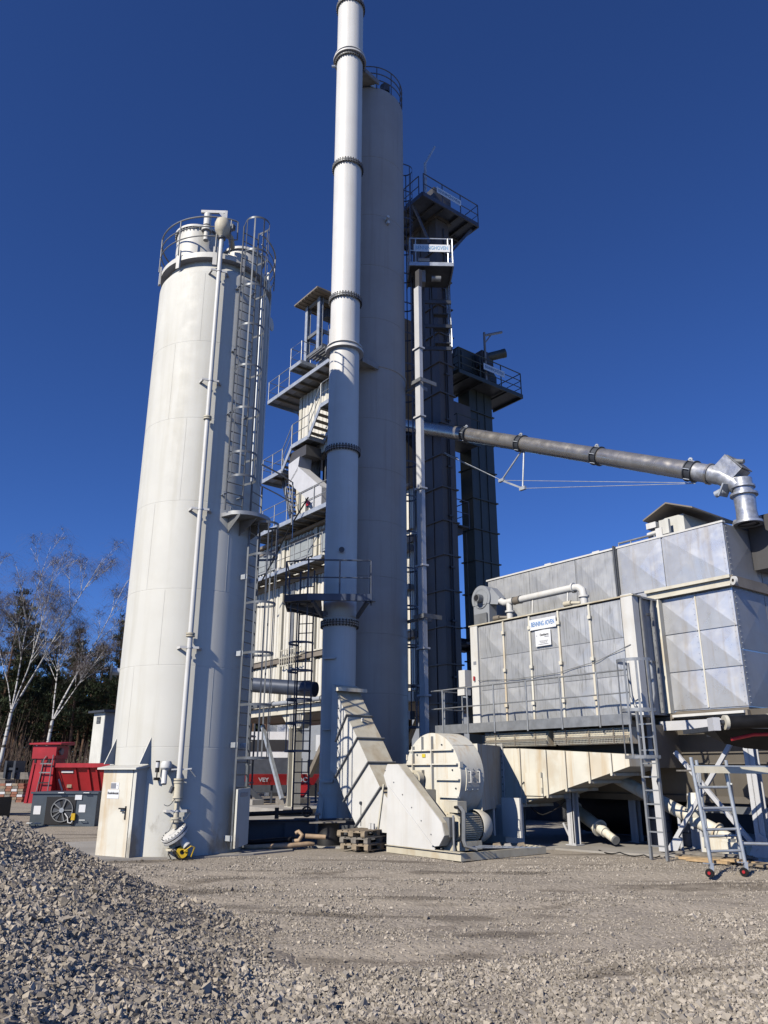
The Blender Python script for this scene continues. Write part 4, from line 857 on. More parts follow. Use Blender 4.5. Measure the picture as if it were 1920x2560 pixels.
# balcony along the windows
bal = MB(PL).bx(-38, -27.5, TB - 1.0, TB - .12, 10.72, 10.77).build('balcony', 'galv_dull', tower, False)
for b in (TB - .98,): beam('edge_beam', bal, (-38, b, 10.7), (-27.5, b, 10.7), .06, .18, 'galv_light', PL)
railing(bal, [(-38, TB - .96), (-27.5, TB - .96)], 10.77, 1.05, PL, 'galv', .022, 1.15)
for a in np.arange(-37.5, -27.5, .8): beam('joist', bal, (a, TB - .95, 10.62), (a, TB - .1, 10.62), .06, .1, 'beam_brown', PL)
# main roof deck with railing
dk = MB(PL).bx(-34.0, -27.0, 17.9, 19.4, 13.0, 13.06).build('roof_walkway', 'galv_dull', tower, False)
beam('edge_beam', dk, (-34.0, 17.92, 12.96), (-27.0, 17.92, 12.96), .07, .2, 'galv_light', PL)
beam('edge_beam', dk, (-34.0, 17.92, 12.96), (-34.0, 19.4, 12.96), .07, .2, 'galv_light', PL)
for a in np.arange(-33.6, -27, .75): beam('joist', dk, (a, 17.95, 12.88), (a, 19.3, 12.88), .06, .1, 'beam_brown', PL)
railing(dk, [(-34.0, 19.3), (-34.0, 17.95), (-27.0, 17.95)], 13.06, 1.1, PL, 'galv', .022, 1.15)
for k in range(6): block('grating', dk, -33.7 + k * 1.1, -32.8 + k * 1.1, 18.05, 18.55, 12.985, 12.995, 'galv_light', PL)
# screen house above
for (a0, a1, z0, z1) in ((-31.2, -26.0, 16.4, 20.15),):
    core(a0, a1, TB + .12, TB + 4, z0, z1); corrugated(tower, a0, a1, z0, z1, TB, pitch=.34)
block('corner_post', tower, -31.35, -31.1, TB - .06, TB + .15, 12.7, 20.15, 'beam_cream', PL)
MB(PL).bx(-31.3, -30.7, TB + .1, TB + .5, 12.7, 16.4).bx(-30.55, -30.1, TB + .2, TB + .5, 12.7, 16.4).build('service_duct', 'white_paint', tower, False)
core(-30.0, -26, TB + .6, TB + 3, 12.7, 16.5, 'black', 'open_bay')
for a in (-29.8, -29.3, -28.6): rod('hanging_cable', tower, (a, TB + .3, 13.1), (a, TB + .3, 16.3), .04, 'dark_steel', PL)
block('warning_plate', tower, -30.15, -29.85, TB - .2, TB - .15, 13.9, 14.2, 'red_paint', PL)
# chute
ch = MB(PL).hexa([(-30.5, 18.0, 14.9), (-29.75, 18.0, 15.4), (-29.75, 18.7, 15.4), (-30.5, 18.7, 14.9), (-30.6, 18.0, 16.0), (-29.6, 18.0, 16.1), (-29.6, 18.7, 16.1), (-30.6, 18.7, 16.0)])
chute = ch.build('chute', 'chute_grey', tower, False)
MB(PL).prism([(-30.5, 15.0), (-29.7, 15.6), (-27.6, 13.95), (-27.6, 13.0), (-28.2, 13.0), (-28.4, 13.4)], 18.0, 18.65).build('chute_leg', 'chute_grey', tower, False)
MB(PL).bx(-30.7, -29.2, 18.1, 19.0, 16.1, 16.6).build('chute_mouth', 'elevator_grey', tower, False)
# stair tower: landings joined by flights, b = 18 front edge
def landing(a0, a1, b0, b1, z, rails, m='galv', nm='landing'):
    d = MB(PL).bx(a0, a1, b0, b1, z - .05, z).build(nm, 'galv_dull', tower, False)
    for p, q in (((a0, b0), (a1, b0)), ((a0, b0), (a0, b1)), ((a1, b0), (a1, b1))): beam('edge_beam', d, (p[0], p[1], z - .1), (q[0], q[1], z - .1), .06, .2, 'galv_light', PL)
    k = max(2, int((a1 - a0) / .7))
    for i in range(k):
        x0 = a0 + (a1 - a0) * (i + .12) / k; x1 = a0 + (a1 - a0) * (i + .88) / k
        block('grating', d, x0, x1, b0 + .1, b0 + .55, z - .065, z - .055, 'galv_light', PL)
        beam('joist', d, (x1 + .05, b0, z - .12), (x1 + .05, b1, z - .12), .06, .1, 'beam_brown', PL)
    for r in rails: railing(d, r, z, 1.1, PL, m, .022, 1.2)
    return d
def flight(a0, z0, a1, z1, b0=18.0, b1=18.9, m='galv_light'):
    s = MB(PL).bar((a0, b0 + .02, z0 - .08), (a1, b0 + .02, z1 - .08), .05, .2).bar((a0, b1, z0 - .08), (a1, b1, z1 - .08), .05, .2).build('stair', m, tower)
    n = max(3, int(abs(z1 - z0) / .25))
    for k in range(n):
        t = (k + .5) / n; a = a0 + (a1 - a0) * t; z = z0 + (z1 - z0) * t; block('tread', s, a - .13, a + .13, b0 + .05, b1 - .03, z - .03, z, 'beam_brown', PL)
    railing(s, [(a0, b0), (a1, b0)], [z0, z1], 1.05, PL, 'galv', .022, 1.0)
landing(-33.2, -31.25, 18.0, 19.2, 15.95, [[(-33.2, 19.2), (-33.2, 18.02), (-31.25, 18.02)]])
flight(-31.25, 15.95, -30.4, 16.95)
landing(-30.4, -28.9, 18.0, 19.0, 16.95, [[(-30.4, 18.02), (-28.9, 18.02)]])
flight(-28.9, 16.95, -27.9, 18.2)
landing(-27.9, -26.0, 18.0, 19.0, 18.2, [[(-27.9, 18.02), (-26.0, 18.02)]])
flight(-31.0, 13.06, -32.2, 15.95, 18.6, 19.3, 'dark_steel')
landing(-33.0, -27.0, 18.0, 19.9, 20.35, [[(-33.0, 19.6), (-33.0, 18.02), (-30.9, 18.02)]], nm='upper_gallery')
landing(-30.84, -29.8, 18.0, 20.6, 21.4, [[(-30.84, 20.4), (-30.84, 18.02), (-29.82, 18.02), (-29.82, 20.5)]], nm='top_gallery')
landing(-29.75, -26.5, 18.9, 20.6, 21.4, [], nm='top_gallery')
MB(PL).bar((-33.0, 19.9, 20.2), (-31.2, 19.9, 17.8), .1, .12).build('gallery_console', 'beam_brown', tower)
for k in range(9): beam('louvre', tower, (-29.6 + k * .01, 18.2 + .18 * k, 21.5), (-28.2, 18.2 + .18 * k, 21.5), .06, .16, 'galv_dull', PL)
# hoist frame with its little roof
for a, b in ((-30.25, 18.6), (-29.1, 18.6), (-30.25, 20.6), (-29.1, 20.6)):
    MB(PL).bx(a - .11, a + .11, b - .11, b - .085, 21.4, 24.9).bx(a - .11, a + .11, b + .085, b + .11, 21.4, 24.9).bx(a - .012, a + .012, b - .1, b + .1, 21.4, 24.9).build('hoist_post', 'galv_light', tower, False)
for p, q in (((-30.25, 18.6), (-29.1, 18.6)), ((-30.25, 18.6), (-30.25, 20.6)), ((-29.1, 18.6), (-29.1, 20.6))):
    for z in (23.0, 24.82): beam('hoist_beam', tower, (p[0], p[1], z), (q[0], q[1], z), .1, .18, 'galv_dull', PL)
MB(PL).bx(-30.7, -28.5, 18.0, 21.2, 24.95, 25.03).build('hoist_roof', 'beam_brown', tower, False)
for k in range(8): beam('roof_rib', tower, (-30.65 + k * .3, 18.02, 24.93), (-30.65 + k * .3, 21.18, 24.93), .05, .04, 'beam_brown', PL)
for b in (18.9, 20.3): rod('hoist_brace', tower, (-30.25, b - .3, 21.6), (-29.1, b, 23.0), .035, 'dark_steel', PL)
MB(PL).bx(-29.9, -29.4, 19.2, 19.8, 24.2, 24.7).build('hoist_trolley', 'dark_steel', tower, False); rod('hoist_chain', tower, (-29.65, 19.5, 21.6), (-29.65, 19.5, 24.2), .02, 'dark_steel', PL)
railing(tower, [(-28.4, 18.9), (-27.4, 18.9)], [21.5, 23.0], 1.0, PL, 'galv', .022, .8)
block('roof_box', tower, -28.2, -27.6, 18.6, 19.2, 21.5, 22.6, 'white_paint', PL)
# wall strip beside the grey elevator
MB(PL).bx(-25.0, -22.4, TB - .35, TB - .05, 10.0, 10.25).build('side_gallery', 'galv_dull', tower, False)
for z0, z1 in ((8.45, 8.65), (3.6, 3.9)): MB(PL).bx(-25.0, -22.4, TB - .3, TB - .05, z0, z1).build('side_gallery', 'galv_dull', tower, False)
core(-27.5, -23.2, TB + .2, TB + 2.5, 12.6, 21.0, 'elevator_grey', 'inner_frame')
# foundations
fd = solo(MB(PL).hexa([(-33.6, 18.0, 0), (-29.6, 17.6, 0), (-29.2, 20.0, 0), (-33.6, 20.0, 0), (-33.6, 18.0, .32), (-29.2, 17.6, .32), (-28.9, 20.0, .32), (-33.6, 20.0, .32)]), 'concrete_footing', 'concrete', 'low concrete footing under the cream column behind the silo', 'footing', W(-31, 18.6, 0), smooth=False)
solo(MB(PL).bx(-33.4, -32.3, TB + .7, TB + 1.9, .3, .62), 'timber_block', 'wood_grey', 'weathered block stack under the grey steel column', 'block', W(-32.9, 20.3, .3), smooth=False)
solo(MB(PL).bx(-38, -33.6, 18.6, 19.2, 0, .55), 'low_wall', 'concrete', 'low concrete wall seen left of the footing', 'wall', W(-35, 18.9, 0), smooth=False)
# dark containment wall in front of the chimney
bw = thing('containment_wall', 'dark shaded containment wall between the silo and the chimney', 'wall', (-1.8, 22.4, 0))
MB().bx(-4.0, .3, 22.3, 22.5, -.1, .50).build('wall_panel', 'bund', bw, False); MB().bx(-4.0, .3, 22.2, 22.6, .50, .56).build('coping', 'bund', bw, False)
hr = thing('pipe_handrail', 'dark pipe run with valve wheel along the containment wall', 'pipe', (-2.6, 22.0, .6))
MB().tube([(-4.0, 22.15, .72), (-1.9, 22.1, .80)], .06, 10).build('run', 'black', hr); MB().tube([(-4.0, 22.1, .56), (-.6, 22.1, .62)], .03, 8).build('run', 'dark_steel', hr)
MB().lathe([(.10, -.02), (.14, -.02), (.14, .02), (.10, .02)], 20, axis=((-2.05, 22.05, .80), (.3, -1, 0))).build('valve_wheel', 'black', hr)
for k in range(3): beam('spoke', hr, (-2.05, 22.05, .80), (-2.05 + .12 * math.cos(k * 2.1), 22.05, .8 + .12 * math.sin(k * 2.1)), .015, .015, 'black')
beam('valve_body', hr, (-2.85, 22.1, .62), (-2.85, 22.1, .9), .1, .1, 'black')
rod('stand_post', hr, (-1.75, 21.9, 0), (-1.75, 21.9, .72), .045, 'galv_dull', n=16)
block('stand_cap', hr, -1.82, -1.68, 21.82, 21.98, .72, .78, 'galv_dull')
hz = thing('black_hose', 'black hose slung from the tower walkway down to the balcony', 'hose', tuple(W(-30, 17.6, 11)))
MB(PL).tube([(-28.3, 17.75, 13.6), (-29.57, 17.65, 12.55), (-30.2, 17.6, 11.9), (-30.72, 17.6, 11.34), (-31.5, 17.6, 10.75), (-32.47, 17.6, 9.93)], .035, 8).build('run', 'black_rubber', hz)
MB(PL).tube([(-30.4, 17.55, 11.7), (-30.85, 17.55, 11.2)], .08, 8).build('sleeve', 'black_rubber', hz)

# ================================================================ exhaust fan
fan = thing('exhaust_fan', 'big ivory radial exhaust fan with slanted belt guard on a steel base', 'fan', tuple(W(-14.5, 13.4, 0)))
base = MB(PL).bx(-15.75, -13.18, 12.38, 12.45, .0, .16).bx(-13.25, -13.18, 12.45, 15.1, .0, .16).bx(-15.75, -15.68, 12.45, 15.1, 0, .16).bx(-15.68, -13.25, 15.03, 15.1, 0, .16).bx(-15.75, -13.15, 12.33, 12.5, .16, .175).build('base_frame', 'ivory_dirty', fan, False)
MB(PL).bx(-15.6, -13.3, 12.5, 15.0, .04, .12).build('base_floor', 'dark_steel', fan, False)
FCa, FCz, FR = -14.68, 1.70, 1.0
N = 56; sc = [(FCa + FR * math.cos(t), FCz + FR * math.sin(t)) for t in np.linspace(-.25 * math.pi, 1.30 * math.pi, N)]
sc += [(-15.3, .85), (-15.3, .35), (-14.3, .35), (-14.05, .9)]
hs = MB(PL).prism(sc, 12.92, 13.66).build('housing', 'ivory', fan)
def rib_h(z, a0, a1): beam('rib', hs, (a0, 12.885, z), (a1, 12.885, z), .07, .03, 'ivory', PL)
def rib_v(a, z0, z1): beam('rib', hs, (a, 12.88, z0), (a, 12.88, z1), .03, .08, 'ivory', PL)
rib_h(2.30, -15.45, -13.9); rib_h(1.98, -15.68, -13.76); rib_h(1.64, -14.5, -13.70); rib_h(1.26, -14.4, -13.74)
rib_v(-14.62, .95, 2.62); rib_v(-15.32, 1.55, 2.4); rib_v(-14.98, 2.3, 2.62)
for t in (.08, .86): 
    p = (FCa + (FR + .01) * math.cos(t * math.pi), FCz + (FR + .01) * math.sin(t * math.pi))
    MB(PL).bx(p[0] - .02, p[0] + .02, 12.9, 13.0, p[1] - .05, p[1] + .08).build('lifting_lug', 'ivory', hs, False)
beam('wall_seam', hs, (FCa + FR * .70, 12.95, FCz + FR * .715), (FCa + FR * .70, 13.63, FCz + FR * .715), .03, .012, 'ivory', PL, up=(.7, 0, .7))
# access hatch on the curved wall
ah = MB(PL); n_ = 6
for i in range(n_):
    t0, t1 = -.30 + .5 * i / n_, -.30 + .5 * (i + 1) / n_
    r0, r1 = FR - .01, FR + .022
    ah.hexa([(FCa + r * math.cos(t), b, FCz + r * math.sin(t)) for (t, b) in ((t0, 13.08), (t0, 13.50), (t1, 13.50), (t1, 13.08)) for r in (r0,)] + [(FCa + r1 * math.cos(t), b, FCz + r1 * math.sin(t)) for (t, b) in ((t0, 13.08), (t0, 13.50), (t1, 13.50), (t1, 13.08))])
hatch = ah.build('access_hatch', 'ivory', hs)
for b in (13.15, 13.43): MB(PL).tube([(FCa + FR + .0, b, FCz + .12), (FCa + FR + .09, b, FCz + .12), (FCa + FR + .09, b, FCz - .12), (FCa + FR, b, FCz - .12)], .014, 8).build('hatch_handle', 'white_paint', hatch)
for z in (1.75, 1.62): MB(PL).bx(FCa + FR + .02, FCa + FR + .026, 13.26, 13.33, z, z + .06).build('hatch_label', 'sign_grey', hatch, False)
bl = MB(PL)
for b in (13.12, 13.29, 13.46):
    for t in (-.27, .17): bl.cyl((FCa + FR * math.cos(t), b, FCz + FR * math.sin(t)), (FCa + (FR + .04) * math.cos(t), b, FCz + (FR + .04) * math.sin(t)), .012, 6)
bl.build('bolt_ring', 'galv_light', hatch)
# bearing pedestal and shaft
MB(PL).cyl((-15.05, 12.42, 1.66), (-15.05, 12.92, 1.66), .10, 20).cyl((-15.05, 12.72, 1.66), (-15.05, 12.86, 1.66), .16, 20).bx(-15.3, -14.95, 12.83, 12.91, 1.45, 1.85).build('shaft_bearing', 'ivory_dirty', fan)
MB(PL).bx(-15.2, -14.55, 12.5, 12.9, .16, 1.42).build('bearing_pedestal', 'ivory_dirty', fan, False)
MB(PL).cyl((-14.9, 12.495, 1.12), (-14.9, 12.47, 1.12), .13, 20).build('pedestal_opening', 'black', fan)
MB(PL).prism([(-14.62, 1.36), (-14.54, 1.36), (-14.56, 1.05), (-14.62, 1.05)], 12.47, 12.5).build('lug_plate', 'white_paint', fan, False)
# belt guard
G = [(-15.77, 1.73), (-15.63, 1.98), (-15.21, 1.98), (-13.69, .74), (-13.62, .49), (-13.80, .27), (-13.95, .25), (-14.02, .28), (-15.64, 1.46)]
bg = MB(PL).prism(G, 12.31, 12.33).build('belt_guard', 'white_paint', fan, False)
for i in (0, 1, 2, 3, 4, 5): 
    p, q = G[i], G[i + 1]; MB(PL).bar((p[0], 12.44, p[1]), (q[0], 12.44, q[1]), .22, .015, (0, 0, 1) if abs(p[0] - q[0]) > .1 else (1, 0, 0)).build('guard_edge', 'ivory_dirty', bg)
MB(PL).prism([(-15.70, .175), (-15.66, 1.50), (-15.5, 1.45), (-13.98, .20), (-13.98, .175)], 12.345, 12.365).build('guard_support', 'white_paint', fan, False)
MB(PL).prism([(-15.62, 1.48), (-15.58, 1.5), (-14.0, .27), (-14.03, .25)], 12.30, 12.312).build('guard_fold', 'white_paint', bg, False)
# motor
mc = (-13.86, .62)
mt = MB(PL).cyl((mc[0], 12.75, mc[1]), (mc[0], 13.45, mc[1]), .30, 28).build('motor', 'ivory_dirty', fan)
for k in range(13):
    z = mc[1] - .27 + .045 * k; h = math.sqrt(max(.01, .335 ** 2 - (z - mc[1]) ** 2)); block('cooling_fin', mt, mc[0] - h, mc[0] + h, 12.8, 13.4, z - .008, z + .008, 'ivory_dirty', PL)
MB(PL).lathe([(.36, .0), (.37, .02), (.36, .20), (.30, .34), (.18, .41), (0, .43)], 28, axis=((mc[0], 13.42, mc[1]), (.0, 1, 0))).build('motor_cowl', 'ivory', mt)
MB(PL).bx(mc[0] - .2, mc[0] + .25, 12.72, 13.0, .94, 1.18).build('terminal_box', 'ivory_dirty', mt, False)
MB(PL).bx(mc[0] - .3, mc[0] + .3, 12.72, 13.4, .16, .34).prism([(mc[0] - .1, .16), (mc[0] + .22, .16), (mc[0] + .12, .75), (mc[0] - .1, .75)], 12.6, 12.66).build('motor_feet', 'ivory_dirty', fan, False)
MB(PL).cyl((mc[0], 12.36, mc[1]), (mc[0], 12.72, mc[1]), .16, 20).build('pulley', 'dark_steel', fan)
MB(PL).bx(mc[0] - .02, mc[0] + .26, 12.45, 12.62, .45, .85).build('tension_bracket', 'galv_dull', fan, False)
for k in range(3):
    x = mc[0] + .3 + .05 * k
    MB(PL).tube([(x - .14, 12.72, 1.06 + .01 * k), (x + .02, 12.68, 1.06), (x + .14, 12.65, .98), (x + .17, 12.62, .8), (x + .17, 12.6, .4), (x + .2, 12.62, .28), (x + .34, 12.8, .22)], .028, 8).build('conduit', 'galv_dull' if k else 'black_rubber', fan)
rod('conduit_stand', fan, (mc[0] + .34, 12.5, .16), (mc[0] + .34, 12.5, .9), .025, 'galv', PL)
# cable tray and loose stones on the base
tray = MB(PL)
for k in range(3): tray.bar((-13.2, 12.75 + .09 * k, .25 + .02 * k), (-12.6, 14.1 + .09 * k, .22), .012, .012)
for k in range(12): t = k / 11; tray.bar((-13.2 + .6 * t, 12.75 + 1.35 * t, .24), (-13.2 + .6 * t - .05, 12.95 + 1.35 * t, .26), .01, .01)
tray.build('cable_basket', 'galv_light', fan)
for (a, b, s, m) in ((-13.45, 13.75, .14, 'wood'), (-13.35, 14.0, .12, 'concrete'), (-13.4, 12.95, .10, 'white_paint'), (-13.3, 14.4, .12, 'wood')): 
    c = W(a, b, .18); bo = MB(); bo.add([(c.x + s * x, c.y + s * y, c.z + s * z * .7) for x, y, z in ((-1, -.6, 0), (.9, -.8, 0), (1.1, .7, 0), (-.8, .9, 0), (-.6, -.4, 1), (.5, -.5, .8), (.6, .5, 1.1), (-.5, .5, .9))], [(0, 3, 2, 1), (4, 5, 6, 7), (0, 1, 5, 4), (1, 2, 6, 5), (2, 3, 7, 6), (3, 0, 4, 7)])
    solo(bo, 'rubble_piece', m, {'wood': 'brown lump lying at the rear end of the fan base' if b > 14.2 else 'brown lump lying beside the grey rubble on the fan base', 'concrete': 'grey lump of rubble lying behind the fan motor', 'white_paint': 'pale lump lying before the fan motor'}[m], 'rubble', c, 'rubble on the fan base' if m == 'wood' else None, False)
# inlet transition from the filter duct to the fan eye
it = thing('inlet_transition', 'ivory tapering inlet box joining fan and filter duct', 'duct', tuple(W(-15, 15, 1)))
A0, A1 = (-15.45, -13.78), (-17.1, -15.52)
q0 = [(A0[0], 13.67, .95), (A0[1], 13.67, .95), (A0[1] - .1, 13.67, 2.45), (A0[0], 13.67, 2.45)]; q1 = [(A1[0], 16.16, .92), (A1[1], 16.16, .92), (A1[1], 16.16, 2.47), (A1[0], 16.16, 2.47)]
MB(PL).add(q0 + q1, [(0, 1, 2, 3), (7, 6, 5, 4), (0, 4, 5), (0, 5, 1), (1, 5, 2), (5, 6, 2), (2, 6, 3), (6, 7, 3), (3, 7, 4), (3, 4, 0)]).build('tapered_wall', 'ivory', it, False)
MB(PL).bx(-17.2, -15.46, 16.16, 16.20, .85, .92).bx(-17.2, -15.46, 16.16, 16.20, 2.47, 2.54).bx(-15.53, -15.44, 16.155, 16.195, .85, 2.54).build('flange', 'white_paint', it, False)
bl = MB(PL)
for z in np.arange(.95, 2.5, .18): bl.cyl((-15.47, 16.13, z), (-15.47, 16.2, z), .013, 6)
bl.build('bolt_ring', 'dark_steel', it)
for s_ in (0, 1): MB(PL).bx(-15.35 + s_ * .9, -14.75 + s_ * .9, 15.0, 15.06, .3, 1.2).build('side_panel', 'white_paint' if s_ == 0 else 'chimney_paint', it, False)
solo(MB(PL).bx(-15.3, -14.65, 15.3, 16.0, .05, 1.0), 'switch_cabinet', 'white_paint', 'white switch cabinet half hidden behind the fan', 'cabinet', W(-15, 15.6, .05), smooth=False)
# ================================================================ chimney inlet duct
ed = thing('chimney_inlet_duct', 'white flat-sided duct rising from the fan into the chimney', 'duct', tuple(W(-17.3, 13.0, .3)))
KD = .96
def kd(p): return (p[0] * KD, CAM_H + (p[1] - CAM_H) * KD)
DB0 = 13.1 * KD; DB1 = DB0 + .82
up_ = [kd(p) for p in ((-19.12, 4.20), (-18.95, 3.93), (-18.47, 3.29), (-17.94, 2.66), (-17.44, 2.02), (-16.91, 1.39), (-16.1, .72))]
out = [kd((-19.25, 4.24))] + up_ + [kd(p) for p in ((-15.35, .72), (-15.35, .34), (-17.76, .34), (-17.96, .44), (-18.5, 1.06), (-18.95, 1.71), (-19.25, 1.85))]
MB(PL).prism(out, DB0, DB1).build('duct_body', 'white_paint', ed, False)
MB(PL).add([(p[0], b, p[1] + .004) for p in up_ for b in (DB0, DB1)], [(2 * i, 2 * i + 1, 2 * i + 3, 2 * i + 2) for i in range(len(up_) - 1)]).build('top_sheet', 'ivory_dirty', ed, False)
bands = [(kd(u), kd(l)) for u, l in (((-18.47, 3.29), (-18.97, 2.62)), ((-17.94, 2.66), (-18.97, 1.64)), ((-17.44, 2.02), (-18.53, 1.03)), ((-16.91, 1.39), (-17.97, .43)))]
for (u, l) in bands:
    d_ = Vector((u[0] - l[0], 0, u[1] - l[1])).normalized(); nrm = Vector((d_.z, 0, -d_.x))
    MB(PL).bar((l[0], DB0 - .03, l[1]), (u[0] + d_.x * .05, DB0 - .03, u[1] + d_.z * .05), .055, .03, tuple(nrm)).build('stiffener', 'galv_dull', ed, False)
    MB(PL).bar((u[0] + d_.x * .03, DB0 - .05, u[1] + d_.z * .03), (u[0] + d_.x * .03, DB1 + .05, u[1] + d_.z * .03), .03, .055, tuple(d_)).build('stiffener', 'galv_dull', ed, False)
p0, p1 = kd((-17.0, .36)), kd((-16.75, 1.5)); MB(PL).bar((p0[0], DB0 - .02, p0[1]), (p1[0], DB0 - .02, p1[1]), .03, .05, (1, 0, 0)).build('stiffener', 'beam_cream', ed, False)
MB(PL).bx(-19.0 * KD, -18.8 * KD, DB0 - .08, DB1 + .1, kd((0, 4.02))[1], kd((0, 4.12))[1]).build('top_flange', 'ivory', ed, False)
MB(PL).lathe([(.012, -.015), (.05, -.015), (.05, .015), (.012, .015)], 12, axis=((-18.3 * KD, DB0 + .4, kd((0, 3.2))[1]), (0, 1, 0))).build('lifting_eye', 'white_paint', ed)
MB(PL).cyl((-17.75 * KD, DB0, 1.05), (-17.75 * KD, DB0 - .04, 1.05), .04, 12).bar((-17.75 * KD, DB0 - .01, 1.02), (-17.75 * KD, DB0 - .01, .5), .012, .01, (1, 0, 0)).build('drain_plug', 'dark_steel', ed)
for a in (-17.15, -17.02): rod('drain_stub', ed, (a * KD, DB0 - .15, .40), (a * KD, DB0 - .15, .60), .045, 'white_paint', PL, 16)

# ================================================================ filter duct (fan to filter)
fd_ = thing('filter_duct', 'long ivory ribbed duct tapering under the filter walkway', 'duct', tuple(W(-13.5, 16.7, 1)))
FT = [(-17.2, 2.44), (-15.39, 2.42), (-11.45, 2.20)]
FB = [(-17.2, .95), (-14.95, .98), (-11.45, 1.93)]
MB(PL).hexa([(-17.2, 16.2, .95), (-14.95, 16.2, .98), (-14.95, 17.35, .98), (-17.2, 17.35, .95), (-17.2, 16.2, 2.44), (-14.95, 16.2, 2.40), (-14.95, 17.35, 2.40), (-17.2, 17.35, 2.44)]).build('duct_box', 'ivory', fd_, False)
MB(PL).hexa([(-14.95, 16.2, .98), (-11.45, 16.2, 1.93), (-11.45, 17.5, 1.93), (-14.95, 17.35, .98), (-14.95, 16.2, 2.40), (-11.45, 16.2, 2.20), (-11.45, 17.5, 2.20), (-14.95, 17.35, 2.40)]).build('duct_taper', 'ivory', fd_, False)
for a in (-14.85, -13.95, -13.33, -12.6, -11.95):
    t = (a + 14.95) / 3.5; zb_ = .98 + .95 * t; zt = 2.40 - .2 * t
    MB(PL).bar((a, 16.17, zb_ - .06), (a, 16.17, zt), .03, .06, (1, 0, 0)).bar((a, 16.15, zb_ - .04), (a, 17.4, zb_ - .04), .04, .07).build('stiffener', 'ivory', fd_, False)
hd_ = MB(PL).bx(-14.72, -14.10, 16.165, 16.195, 1.22, 1.78).build('inspection_door', 'ivory', fd_, False)
for z in (1.3, 1.68): MB(PL).bar((-14.12, 16.15, z), (-14.12, 16.15, z + .12), .03, .03, (1, 0, 0)).build('hinge', 'beam_cream', hd_)
MB(PL).bar((-14.70, 16.14, 1.16), (-14.06, 16.14, 1.19), .04, .025).bar((-14.68, 16.15, .98), (-14.68, 16.15, 1.16), .03, .03, (1, 0, 0)).build('door_rest', 'ivory', fd_, False)
MB(PL).cyl((-14.72, 16.16, 1.55), (-14.72, 16.1, 1.5), .02, 8).build('latch', 'dark_steel', hd_)
# fabric compensators behind wire mesh
for a0, a1 in ((-16.05, -13.85), (-13.6, -11.35)):
    ex = thing('expansion_joint', 'rust stained fabric expansion joint behind wire mesh, ' + ('nearest the fan' if a0 < -15 else 'nearest the caged ladder'), 'expansion joint', tuple(W((a0 + a1) / 2, 16.4, 2.4)))
    n_ = 20; vs = []; 
    prof_ = [(16.30 - .14 * math.sin(math.pi * k / 10), 2.44 + .38 * k / 10) for k in range(11)]
    vs = [(a, b, z) for a in (a0, a1) for b, z in prof_] + [(a0, 16.5, 2.44), (a0, 16.5, 2.82), (a1, 16.5, 2.44), (a1, 16.5, 2.82)]
    fs = [(i, i + 1, 11 + i + 1, 11 + i) for i in range(10)] + [tuple(range(11)) + (23, 22), tuple(range(21, 10, -1)) + (24, 25)]
    MB(PL).add(vs, fs).build('bellows', 'rusty_cream', ex)
    wm = MB(PL)
    for a in np.arange(a0 + .03, a1, .045): wm.bar((a, 16.13, 2.46), (a, 16.13, 2.80), .006, .006, (1, 0, 0))
    for z in np.arange(2.47, 2.81, .045): wm.bar((a0, 16.125, z), (a1, 16.125, z), .006, .006)
    wm.build('wire_mesh', 'beam_cream', ex, False)
    beam('mesh_strap', ex, (a0, 16.118, 2.60), (a1, 16.118, 2.60), .01, .03, 'beam_brown', PL)
    for a in np.arange(a0 + .4, a1, .72): beam('mesh_strap', ex, (a, 16.115, 2.45), (a, 16.115, 2.82), .01, .03, 'beam_brown', PL, up=(1, 0, 0))

# ================================================================ bag filter
flt = thing('bag_filter', 'big silver panelled bag filter house raised on steel legs', 'filter house', tuple(W(-13.5, 19, 0)))
def panel(a0, a1, z0, z1, b, parent, m, h=.045, n='panel', flip=False):
    c = ((a0 + a1) / 2, b - h, (z0 + z1) / 2)
    vs = [(a0, b, z0), (a1, b, z0), (a1, b, z1), (a0, b, z1), c, (a0, b + .02, z0), (a1, b + .02, z0), (a1, b + .02, z1), (a0, b + .02, z1)]
    return MB(PL).add(vs, [(0, 1, 4), (1, 2, 4), (2, 3, 4), (3, 0, 4), (5, 8, 7, 6), (0, 5, 6, 1), (1, 6, 7, 2), (2, 7, 8, 3), (3, 8, 5, 0)]).build(n, m, parent, False)
FB0 = 17.0
MB(PL).bx(-17.3, -11.5, FB0 + .02, 18.2, 3.15, 6.05).build('front_casing', 'alu_panel', flt, False)
ca = [-17.02, -15.97, -14.94, -13.88, -12.82, -11.80]; rz = [3.17, 4.11, 5.06, 6.04]
for i in range(5):
    for j in range(3): panel(ca[i] + .035, ca[i + 1] - .035, rz[j] + .006, rz[j + 1] - .006, FB0, flt, 'alu_panel', .05)
for a in ca[1:-1]:
    block('cover_strip', flt, a - .03, a + .03, FB0 - .035, FB0 + .02, 3.15, 6.06, 'ivory', PL)
    for z in (5.72, 4.62, 3.62): MB(PL).bx(a - .03, a + .07, FB0 - .085, FB0 - .036, z - .05, z + .05).bx(a - .05, a + .0, FB0 - .07, FB0 - .036, z + .0, z + .02).build('latch', 'ivory', flt, False)
block('corner_post', flt, -17.34, -17.04, FB0 - .05, FB0 + .2, 3.12, 6.08, 'white_paint', PL)
block('corner_post', flt, -11.78, -11.44, FB0 - .05, FB0 + .2, 3.12, 6.14, 'white_paint', PL)
block('roof_lip', flt, -17.4, -11.40, FB0 - .06, FB0 + .3, 6.08, 6.115, 'ivory_dirty', PL)
MB(PL).bx(-17.38, -11.42, FB0 + .25, 18.2, 6.055, 6.105).build('front_roof', 'alu_panel', flt, False)
